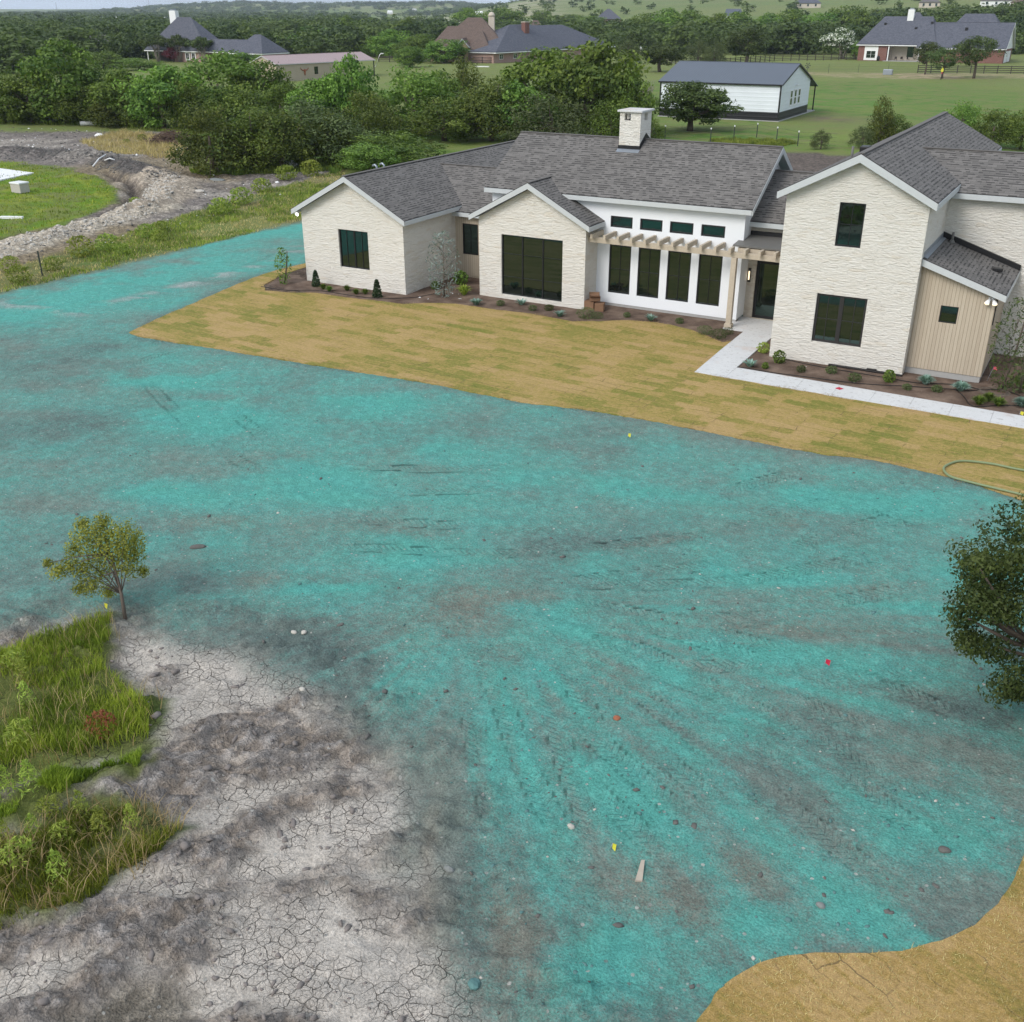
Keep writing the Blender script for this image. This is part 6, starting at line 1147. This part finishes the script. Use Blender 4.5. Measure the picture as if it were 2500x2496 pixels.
me_box = card_plant('boxwood', 900, .30, 1.0, .055, 'lf_dkgreen', 1, 'spire'); me_tuft = card_plant('grass_tuft', 260, .30, .40, .012, 'lf_elm', 2, 'tuft'); me_agave = card_plant('agave', 34, .30, .36, .04, 'lf_agave', 3, 'agave'); me_ros = card_plant('rosemary', 700, .42, .42, .035, 'lf_olive', 4, 'bush', .3); me_lily = card_plant('daylily', 60, .60, .75, .035, 'lf_lime', 5, 'tuft'); me_low = card_plant('low_shrub', 420, .30, .36, .04, 'lf_olive', 6, 'bush'); me_blue = card_plant('blue_tuft', 420, .36, .42, .012, 'lf_agave', 7, 'tuft'); me_shrub = card_plant('small_shrub', 420, .26, .50, .05, 'lf_elm', 8, 'bush'); me_gl = card_plant('leafy_shrub', 420, .5, .85, .09, 'lf_bright', 9, 'bush'); me_lime = card_plant('lime_shrub', 300, .4, .6, .06, 'lf_lime', 10, 'bush')
plant('boxwood', 'upright dark boxwood at the left corner of the left wing', *Q7(555, 447), me_box, .92, 'shrub'); plant('boxwood', 'upright dark boxwood below the right of the left wing window', *Q7(1035, 532), me_box, .98, 'shrub')
for k, (q, l_) in enumerate([((610, 470), 'nearest the left boxwood, partly behind its neighbour'), ((657, 487), 'second from the left boxwood'), ((797, 482), 'midway between the boxwoods, near the wall'), ((868, 510), 'midway between the boxwoods, near the lawn'), ((940, 510), 'just left of the right boxwood')]): plant('grass_tuft', 'green grass tuft '+l_, *Q7(*q), me_tuft, .95, 'grass tuft', 'grass tufts in the left bed')
for k, (q, l_) in enumerate([((1215, 1562), 'by the white stones, lowest of three at the right'), ((1335, 1522), 'topmost of three by the right sapling'), ((1457, 1582), 'rightmost of three by the right sapling')]): plant('grass_tuft', 'bright grass tuft '+l_, *Q2(*q), me_tuft, 1.15, 'grass tuft', 'grass tufts in the right bed')
for q, l_ in [(Q7(1810, 592), 'blue agave at the left corner of the center gable wall'), (Q8(33, 268), 'blue agave below the left of the big window'), (Q8(318, 270), 'blue grey agave below the right half of the big window'), (Q8(557, 342), 'pale agave with open rosette near the center gable corner'), (Q8(1128, 368), 'agave in front of the second tall window'), (Q9(562, 925), 'blue agave in the bed corner beside the walkway')]: plant('agave', l_, *q, me_agave, 1.15, 'agave', 'agaves in the beds')
for q, l_, s_ in [(Q8(725, 352), 'wide rosemary mound by the cardboard boxes', 1.3), (Q8(795, 355), 'smaller rosemary mound right of the wide one', .8), (Q8(1470, 452), 'left of the three rosemary mounds by the porch post', 1.0), (Q8(1555, 478), 'largest, middle rosemary mound by the porch post', 1.1), (Q8(1612, 452), 'right rosemary mound by the porch post', .8)]: plant('rosemary', l_, *q, me_ros, s_, 'shrub', 'rosemary in the center bed')
for q, l_, s_ in [(Q8(185, 272), 'small grey shrub right of the left agave under the big window', .8), (Q8(388, 303), 'small grey shrub near the lawn under the big window', .8), (Q8(490, 303), 'small grey shrub left of the pale agave', .9), (Q8(980, 345), 'dry low plant before the first tall window', .7), (Q8(1310, 385), 'low plant before the fourth tall window', .8), (Q9(1095, 978), 'sparse low shrub left of the black drain pipe', .8), (Q9(1412, 992), 'sparse low shrub below the left of the drain pipe', .9), (Q9(1655, 1075), 'sparse low shrub below the drain pipe middle', 1.0), (Q2(325, 1375), 'dry little shrub between walkway and tan wall, left', .7), (Q2(692, 1402), 'dry little shrub below the two blue tufts', .8)]: plant('low_shrub', l_, *q, me_low, s_, 'shrub', 'low shrubs in the beds')
for q, l_ in [(Q2(555, 1310), 'blue green tuft at the left of the tan board wall'), (Q2(990, 1392), 'blue green tuft at the right corner of the tan wall'), (Q2(1745, 1590), 'blue green tuft at the right frame edge')]: plant('blue_tuft', l_, *q, me_blue, 1.15, 'grass tuft', 'blue tufts in the right bed')
plant('small_shrub', 'small green shrub at the left corner of the tower', *Q9(865, 885), me_shrub, 1.15, 'shrub'); plant('small_shrub', 'small green shrub before the right corner of the tower', *Q2(95, 1280), me_shrub, 1.05, 'shrub'); plant('small_shrub', 'little green shrub next to the walkway agave', *Q9(720, 945), me_shrub, .6, 'shrub'); plant('lime_shrub', 'yellow green shrub wedged between walkway and tower', *Q9(700, 775), me_lime, .8, 'shrub')
plant('leafy_shrub', 'broad leaved green shrub by the tan wall recess', *Q7(1690, 430), me_gl, .9, 'shrub'); plant('daylily', 'yellow green daylily clump in the recess bed', *Q7(1715, 515), me_lily, 1.0, 'daylily'); plant('low_shrub', 'green ground plant left of the blue cedar trunk', *Q7(1490, 470), me_gl, .55, 'shrub'); plant('leafy_shrub', 'dark green shrub at the right frame edge by the stone wing', *Q2(1765, 1345), me_gl, .75, 'shrub')
def little_tree(name, label, x, y, h, r, mat, n, leaf, seed, kind='loose', bark='bark', stems=1, asp=.3, tr=.035, cat='tree', ph=1.0):
    p = gz(x, y); o = thing(name, label, cat, (p[0], p[1], -.03), random.uniform(0, 6)); me = card_plant('crown', n, r, h*ph, leaf, mat, seed, kind, asp)
    c = link('crown', me, o); c.location = (0, 0, h*(1-ph)); m = MB(); rr = random.Random(seed)
    for s_ in range(stems): a = rr.uniform(0, 6.28); m.tube([(0, 0, 0), (.06*math.cos(a)*stems, .06*math.sin(a)*stems, h*.4), (.11*math.cos(a)*stems, .11*math.sin(a)*stems, h*.92)], [tr, tr*.7, tr*.25], 6)
    for k in range(9): a = rr.uniform(0, 6.28); z_ = h*rr.uniform(.3, .8); m.tube([(0, 0, z_), (r*.8*math.cos(a), r*.8*math.sin(a), z_+h*.15)], [tr*.4, tr*.12], 4)
    m.build('trunk', M[bark], o); return o
little_tree('blue_cedar', 'young blue grey weeping cedar in the recess bed', *Q7(1560, 525), 3.0, .85, 'lf_blue', 620, .10, 21, asp=.2)
little_tree('young_tree', 'thin young tree in the soil circle left of the house', *Q7(303, 425), 1.75, .42, 'lf_elm', 260, .09, 22, stems=3, tr=.025)
little_tree('young_tree', 'slender multi stem young tree beside the tan board wall', *Q2(1500, 1385), 3.3, .75, 'lf_oak', 900, .075, 23, stems=3, tr=.03)
little_tree('young_tree', 'sparse young tree at the right frame edge', *Q2(1720, 1420), 2.2, .6, 'lf_olive', 400, .07, 24, stems=2, tr=.025)
# foreground weeds with yellow tops
me_w1 = card_plant('weed_plant', 220, .20, .62, .045, 'lf_lime', 31, 'spire', .22); me_w2 = card_plant('weed_plant', 300, .26, .45, .05, 'lf_lime', 32, 'loose', .25); me_rust = card_plant('rust_plant', 420, .36, .62, .045, 'lf_rust', 33, 'bush', .4)
plant('rust_plant', 'dead rust coloured plant at the right edge of the green weeds', 252, 1800, me_rust, .82, 'plant')
WP = [(48, 1650, 'by the left frame edge, highest on the bank'), (62, 1680, 'close below the highest one'), (70, 1735, 'middle of the upper bank'), (60, 1830, 'low on the upper bank beside the mud gully'), (25, 1960, 'on the grass step at the left edge'), (85, 1955, 'right one on the grass step'), (130, 2010, 'first on the lowest weed bank'), (205, 2010, 'second on the lowest weed bank'), (90, 2060, 'left middle of the lowest bank'), (160, 2080, 'center of the lowest bank'), (255, 2060, 'right of the center of the lowest bank'), (330, 2050, 'rightmost on the lowest bank'), (60, 2140, 'bottom left of the lowest bank'), (150, 2165, 'bottom center of the lowest bank'), (20, 2090, 'lowest bank at the frame edge')]
for k, (x, y, l_) in enumerate(WP): plant('weed_plant', 'yellow green weed '+l_, x, y, me_w1 if k % 3 else me_w2, random.uniform(.8, 1.15), 'weed', 'weeds on the foreground bank')
me_sw = card_plant('weed_bush', 500, .6, .75, .075, 'lf_weed', 34, 'bush', .35); me_sl = card_plant('weed_bush', 500, .6, .85, .075, 'lf_lime', 35, 'bush', .35)
for k, (x, y, me, s_, l_) in enumerate([(200, 628, me_sl, 1.3, 'lime coloured weed bush in the roadside strip'), (28, 662, me_sl, .9, 'yellow flowering weed at the left edge of the strip'), (265, 612, me_sw, 1.2, 'green weed bush right of the lime one'), (300, 622, me_sw, .8, 'small weed bush below its green neighbour in the strip'), (360, 580, me_sw, 1.1, 'weed bush in the middle of the strip'), (395, 568, me_sw, .9, 'weed bush beside the middle one'), (390, 590, me_sl, .8, 'yellowish weed at the lower rim of the strip'), (540, 525, me_sw, 1.4, 'tall dark weed clump of the strip near the dirt track'), (590, 500, me_sw, 1.5, 'wide weed clump nearer the left wing'), (640, 470, me_sw, 1.4, 'weed clump behind the left wing corner'), (700, 440, me_sw, 1.5, 'weed clump on the rise beside the gable'), (760, 430, me_sl, 1.5, 'bright weed clump touching the gable roof edge'), (130, 660, me_sw, .9, 'weed bush beside the steel post'), (50, 690, me_sw, 1.1, 'low weed bush left of the steel post'), (330, 495, me_sl, .8, 'green weed in the trench')]): plant('weed_bush', l_, x, y, me, s_, 'weed', 'weed bushes in the strip')
for x, y, s_, l_ in ((460, 405, 1.2, 'small green shrub at the foot of the front clump'), (348, 345, .9, 'little weed in the dry brown grass'), (310, 352, .7, 'smallest weed in the dry brown grass')): plant('weed_bush', l_, x, y, me_sw, s_, 'weed')
m = MB(); m.box((-.04, -.015, -.1), (.04, .015, 1.25)); m.box((-.015, -.04, -.1), (.015, -.015, 1.25)); ab_obj(m, 'steel_post', 'tpost', 'single dark steel post in the roadside strip', 'post', tuple(gz(104, 674)))
# ------------------------------------------------------------------ near trees
tree('hero', 'broadleaf_tree', 'dark leafy tree cut off by the right frame edge', 2540, 1200, 1750, 445, w=4.15, group=None)
def sapling():
    b = gz(308, 1522); D = (b-CAM)@FW; zb = ground_z(b[0], b[1])
    def at(x, y, dd=0): w_ = ray(x, y); return CAM+w_*(D+dd)
    o = thing('leaning_sapling', 'small leaning tree with yellow green leaves beside the cracked mud', 'tree', (b[0], b[1], zb)); off = np.array([b[0], b[1], zb]); m = MB()
    tr = [(308, 1524), (296, 1450), (282, 1395), (268, 1350), (250, 1300)]; m.tube([tuple(at(*q)-off) for q in tr], [.045, .035, .03, .022, .01], 8)
    r2 = random.Random(9); cl = []
    for (x, y, r) in [(255, 1310, 40), (300, 1300, 34), (330, 1315, 26), (275, 1345, 42), (225, 1350, 34), (200, 1310, 30), (330, 1350, 28), (315, 1385, 30), (250, 1390, 36), (205, 1390, 30), (170, 1380, 26), (140, 1395, 22), (115, 1375, 12), (250, 1270, 20), (200, 1280, 18), (225, 1430, 26), (195, 1435, 20), (350, 1395, 14), (265, 1445, 18), (235, 1300, 34), (300, 1340, 36), (180, 1340, 22)]:
        dd = r2.uniform(-.35, .35); c = at(x, y, dd); cl.append((c, r*D/FPX)); k = r2.choice(tr[1:4]); m.tube([tuple(at(*k)-off), tuple((at(*k)*.5+c*.5)-off+np.array([0, 0, .03])), tuple(c-off)], [.018, .012, .005], 4)
    m.build('trunk', M['bark'], o); Ps = []; Ns = []; Vs = []; g_ = np.random.default_rng(12)
    for c, r in cl:
        n = int(900*r/.3*.62); D_ = g_.normal(size=(n, 3)); D_ /= np.linalg.norm(D_, axis=1)[:, None]; Ps.append(c-off+D_*(r*1.1*g_.uniform(.1, 1.15, n)**.6)[:, None]); Ns.append(D_); Vs.append(np.clip(g_.normal(.5, .15)+g_.normal(0, .2, n), 0, 1))
    global rng
    rng = g_; V, F, va, bl = leaf_cards(np.concatenate(Ps), np.concatenate(Ns), .030, .45, np.concatenate(Vs), .2); link('crown', np_mesh('crown', V, F, M['lf_sap'], attrs={'var': ('FLOAT', va), 'bloom': ('FLOAT', bl)}), o)
sapling()
# ------------------------------------------------------------------ loose things on the ground
def clods(name, n, region, smin, smax, mat, seed, mask=None):
    r2 = np.random.default_rng(seed); base = [blob_mesh('tmp', mat, 1, 1, .7, k, 1, .9) for k in range(4)]; P = np.array(region); lo, hi = P.min(0), P.max(0); V = []; F = []; c0 = 0; k = 0
    bv = [np.array([v.co for v in me.vertices]) for me in base]; bf = [np.array([p.vertices for p in me.polygons]) for me in base]
    while k < n:
        q = r2.uniform(lo, hi)
        if sdf(q[:1], q[1:], P)[0] > 0 or (mask and not mask(q, r2)): continue
        s_ = smin*(smax/smin)**(r2.random()**2.2); a = r2.uniform(0, 6.28); c, s2 = math.cos(a), math.sin(a); v = bv[k % 4]*s_*r2.uniform(.6, 1.3, 3); v = np.stack([v[:, 0]*c-v[:, 1]*s2+q[0], v[:, 0]*s2+v[:, 1]*c+q[1], v[:, 2]+ground_z(*q)+s_*.15], 1)
        V.append(v); F.append(bf[k % 4]+c0); c0 += len(v); k += 1
    for me in base: bpy.data.meshes.remove(me)
    return tag(link(name, np_mesh(name, np.concatenate(V), np.concatenate(F), M[mat])), kind='stuff')
M['clod'] = plain('mud_clod', (.20, .175, .16), .95, .3, 10); M['tealclod'] = plain('dyed_clod', (.10, .20, .19), .95, .4, 10); M['soilclod'] = plain('dark_clod', (.12, .115, .105), .95, .3, 10)
mudreg = gl([(200, 1200), (420, 1250), (620, 1360), (720, 1460), (760, 1600), (800, 1800), (870, 1940), (-40, 1940), (-40, 1745), (150, 1720), (300, 1625), (370, 1570), (290, 1400), (220, 1290)])
clods('mud_clods', 260, mudreg, .02, .075, 'clod', 1, lambda q, r: fbm(q[:1]*.8, q[1:]*.8, 3, 5)[0] > .46 and sdf(q[:1], q[1:], P_puddle)[0] > .05)
tealreg = gl([(0, 1000), (300, 1170), (500, 1230), (780, 1480), (800, 1750), (880, 1929), (1320, 1929), (1480, 1800), (1780, 1770), (1925, 1600), (1930, 960), (1200, 800), (0, 640)])
clods('dyed_clods', 700, tealreg, .012, .045, 'tealclod', 2, lambda q, r: r.random() < math.exp(-max(0, w2ab(*q)[1]-13)/9)); clods('dark_clods', 300, tealreg, .012, .06, 'soilclod', 3, lambda q, r: r.random() < math.exp(-max(0, w2ab(*q)[1]-12)/7)*(.25+(vnoise(q[:1]*.6, q[1:]*.6, 4)[0] > .6)))
clods('limestone_chips', 160, tealreg, .010, .035, 'rock', 4, lambda q, r: r.random() < math.exp(-max(0, w2ab(*q)[1]-12)/12)*(.2+(vnoise(q[:1]*.5, q[1:]*.5, 8)[0] > .62)))
clods('spoil_rubble', 1800, gl([(0, 470), (60, 450), (230, 405), (300, 335), (340, 345), (325, 385), (290, 410), (160, 445), (0, 495)]), .03, .12, 'rock', 6)
clods('spoil_clods', 1100, gl([(-40, 278), (180, 290), (260, 315), (330, 330), (345, 350), (300, 350), (240, 330), (100, 305), (-40, 300)]), .04, .14, 'soilclod', 7)
clods('lot_clods', 900, gl([(0, 240), (330, 250), (370, 310), (520, 320), (640, 312), (540, 366), (400, 412), (250, 458), (0, 520), (0, 480), (230, 410), (340, 370), (335, 340), (250, 312), (0, 270)]), .03, .13, 'soilclod', 21); clods('lot_chips', 130, gl([(0, 240), (330, 250), (370, 310), (520, 320), (640, 312), (540, 366), (400, 412), (250, 458), (0, 520), (0, 480), (230, 410), (340, 370), (335, 340), (250, 312), (0, 270)]), .03, .14, 'pvc', 22)
blades('sod_fringe', 9000, LAWN, .02, .06, .014, 'lf_straw', 17, 1.4, lambda x, y, r: sdf(x, y, LAWN) > -.22, -.005)
clods('bed_chips', 150, gl([(780, 560), (860, 545), (880, 566), (790, 570)]), .02, .08, 'pvc', 8); clods('bed_chips', 260, [tuple(q) for q in [(23.4, -2.9), (33, -3.4), (33, -1), (28.6, -1.3), (23.6, -1.3)]], .012, .05, 'rock', 9)
rock('orange broken brick on the turquoise ground', 1507, 1754, .07, .05, .05, 'brickrock', 11, 'brick_piece', .4, 'brick'); rock('dark stone right of the sapling on turquoise ground', 480, 1338, .17, .08, .07, 'soilclod', 12, rz=.6); rock('white pair stone, left, near the mud edge', 717, 1545, .07, .045, .04, 'rock', 13); rock('white pair stone, right, near the mud edge', 742, 1546, .06, .06, .04, 'rock', 14)
rock('dark stone at the edge of the tyre rut, bottom left', 1098, 2130, .09, .06, .06, 'rockd', 15); rock('turquoise dusted stone at the bottom mud edge', 1158, 2408, .10, .08, .06, 'tealclod', 16); rock('pale stone lying beside the wood scrap', 1395, 2018, .06, .05, .05, 'rock', 17); rock('dark lump in the lower right turquoise ground', 2004, 2212, .07, .05, .05, 'rockd', 18); rock('dark lump near the lower lawn', 2302, 2078, .09, .07, .06, 'soilclod', 19); rock('orange white stone on the cracked mud edge', 738, 1690, .06, .05, .04, 'rock', 20)
p = gz(1564, 2130); m = MB(); m.prism([(-.06, -.22, 0), (.05, -.20, 0), (.035, .24, 0), (-.02, .23, 0)], (0, 0, .03)); ab_obj(m, 'wood_scrap', 'scrap', 'tapered scrap of weathered wood on the turquoise ground', 'wood scrap', (p[0], p[1], ground_z(*p[:2])+.01), R(16))
def flag(label, x, y, mat, h=.32, w=.13, lean=(.04, .02)):
    p = gz(x, y); o = thing('marker_flag', label, 'flag', (p[0], p[1], ground_z(*p[:2])), random.uniform(0, 1), 'marker flags'); m = MB(); m.tube([(0, 0, -.05), (lean[0], lean[1], h)], .006, 5); m.build('wire', M['flash'], o); m = MB(); m.prism([(lean[0], lean[1], h), (lean[0]+w, lean[1]+.02, h-.02), (lean[0]+w*.95, lean[1]-.02, h-.13), (lean[0], lean[1], h-.10)], (0, .006, 0)); m.build('cloth', M[mat], o)
flag('red marker flag in the turquoise ground near the dark tree', 2008, 1632, 'red', .2, .09); flag('yellow marker flag below the lawn edge', 1530, 1070, 'yellow', .16, .08); flag('yellow marker flag beside the dark hole, bottom center', 1488, 2072, 'yellow', .13, .06); flag('yellow marker flag beside the leaning sapling', 252, 1488, 'yellow', .16, .08); flag('pink flag tape beside the tan board wall', 2408, 930, 'pink', .55, .14, (.2, .1)); flag('yellow marker at the right edge of the bed', 2487, 1012, 'yellow', .16, .1)
p = gz(2049, 950); m = MB(); m.prism([(-.14, 0, 0), (0, -.14, 0), (.14, 0, 0), (0, .14, 0)], (0, 0, .012)); ab_obj(m, 'red_marker', 'red', 'red diamond shaped card lying on the walkway', 'card', (p[0], p[1], .014), R(15))
def boxpile():
    for k, (dx, dy, z_, s_, h, l_) in enumerate([(0, 0, 0, .46, .38, 'closed cardboard box at the center gable corner'), (.46, -.05, 0, .40, .34, 'smaller cardboard box beside the closed one'), (.18, .0, .43, .46, .16, 'open cardboard box on top of the pile')]):
        o = thing('cardboard_box', l_, 'box', (14.72+dx, 1.72+dy+.2, z_-.02), .25*k, 'cardboard boxes by the house'); m = MB(); a = s_/2; t_ = .012
        for q in (((-a, -a, 0), (a, -a+t_, h)), ((-a, a-t_, 0), (a, a, h)), ((-a, -a+t_, 0), (-a+t_, a-t_, h)), ((a-t_, -a+t_, 0), (a, a-t_, h)), ((-a+t_, -a+t_, 0), (a-t_, a-t_, .02))): m.box(*q)
        m.build('body', M['card'], o)
        for s2 in (-1, 1): f = MB(); e = .16 if k == 2 else -.22; f.prism([(-a, s2*a, h+.003), (a, s2*a, h+.003), (a, s2*(a+e), h+(.10 if k == 2 else .012)), (-a, s2*(a+e), h+(.10 if k == 2 else .012))], (0, 0, .008)); f.build('flap', M['card'], o)
boxpile()
hp = smooth_path([gz(*q) for q in [(2620, 1165), (2500, 1152), (2420, 1136), (2350, 1129), (2318, 1136), (2303, 1148), (2318, 1166), (2365, 1180), (2430, 1196), (2500, 1213), (2600, 1240)]], 6); m = MB(); m.tube([(q[0], q[1], .045) for q in hp], .035, 8); tag(m.build('garden_hose', M['hose']), 'green garden hose looped on the lawn edge at right', 'hose')
def drip(label, pts): hp = smooth_path([gz(*q) for q in pts], 6); m = MB(); m.tube([(q[0], q[1], .025+.012*math.sin(7*k)) for k, q in enumerate(hp)], .014, 6); tag(m.build('drip_line', M['tube']), label, 'drip line', 'drip lines in the beds')
drip('black drip line along the right walkway, upper run', [Q9(900, 850), Q9(1200, 910), Q2(200, 1265), Q2(600, 1310), Q2(1000, 1330), Q2(1250, 1400)]); drip('black drip line along the right walkway, lower run', [Q9(430, 935), Q9(800, 990), Q9(1300, 1060), Q2(0, 1330), Q2(400, 1345), Q2(900, 1385), Q2(1250, 1395), Q2(1500, 1390), Q2(1760, 1480)]); drip('black drip line curving round the young tree', [Q2(930, 1390), Q2(1040, 1480), Q2(1110, 1580), Q2(1300, 1595), Q2(1600, 1580), Q2(1780, 1600)]); drip('black drip line in the left bed', [Q7(120, 455), Q7(300, 480), Q7(600, 490), Q7(1000, 545), Q7(1300, 540), Q7(1500, 510)])
m = MB(); 
for k in range(60): a = 6.28*k/60; m.tube([(.55*math.cos(a), .40*math.sin(a), 0), (.55*math.cos(a+.5)*.8, .40*math.sin(a+.5)*.8, .10*random.random())], [.05, .03], 4)
ab_obj(m, 'bark_ring', 'bark', 'ring of dark bark mulch round the right young tree', 'mulch ring', (*gz(*Q2(1400, 1410))[:2], -.02), R(0))
# ------------------------------------------------------------------ haze
t = NT('haze'); t.nt.nodes.remove(t.b); pv_ = t.n('VolumePrincipled', {'Color': (.80, .88, 1.0, 1), 'Density': .00011, 'Anisotropy': .2}); t.nt.links.new(pv_.outputs[0], t.nt.nodes['Material Output'].inputs['Volume'])
m = MB(); m.box((-7600, -4600, -4.0), (7600, 7600, 100.0)); hz = m.build('haze', t.m); hz.location = (CAM[0], CAM[1], 0); hz.rotation_euler[2] = -YAW; tag(hz, kind='stuff')
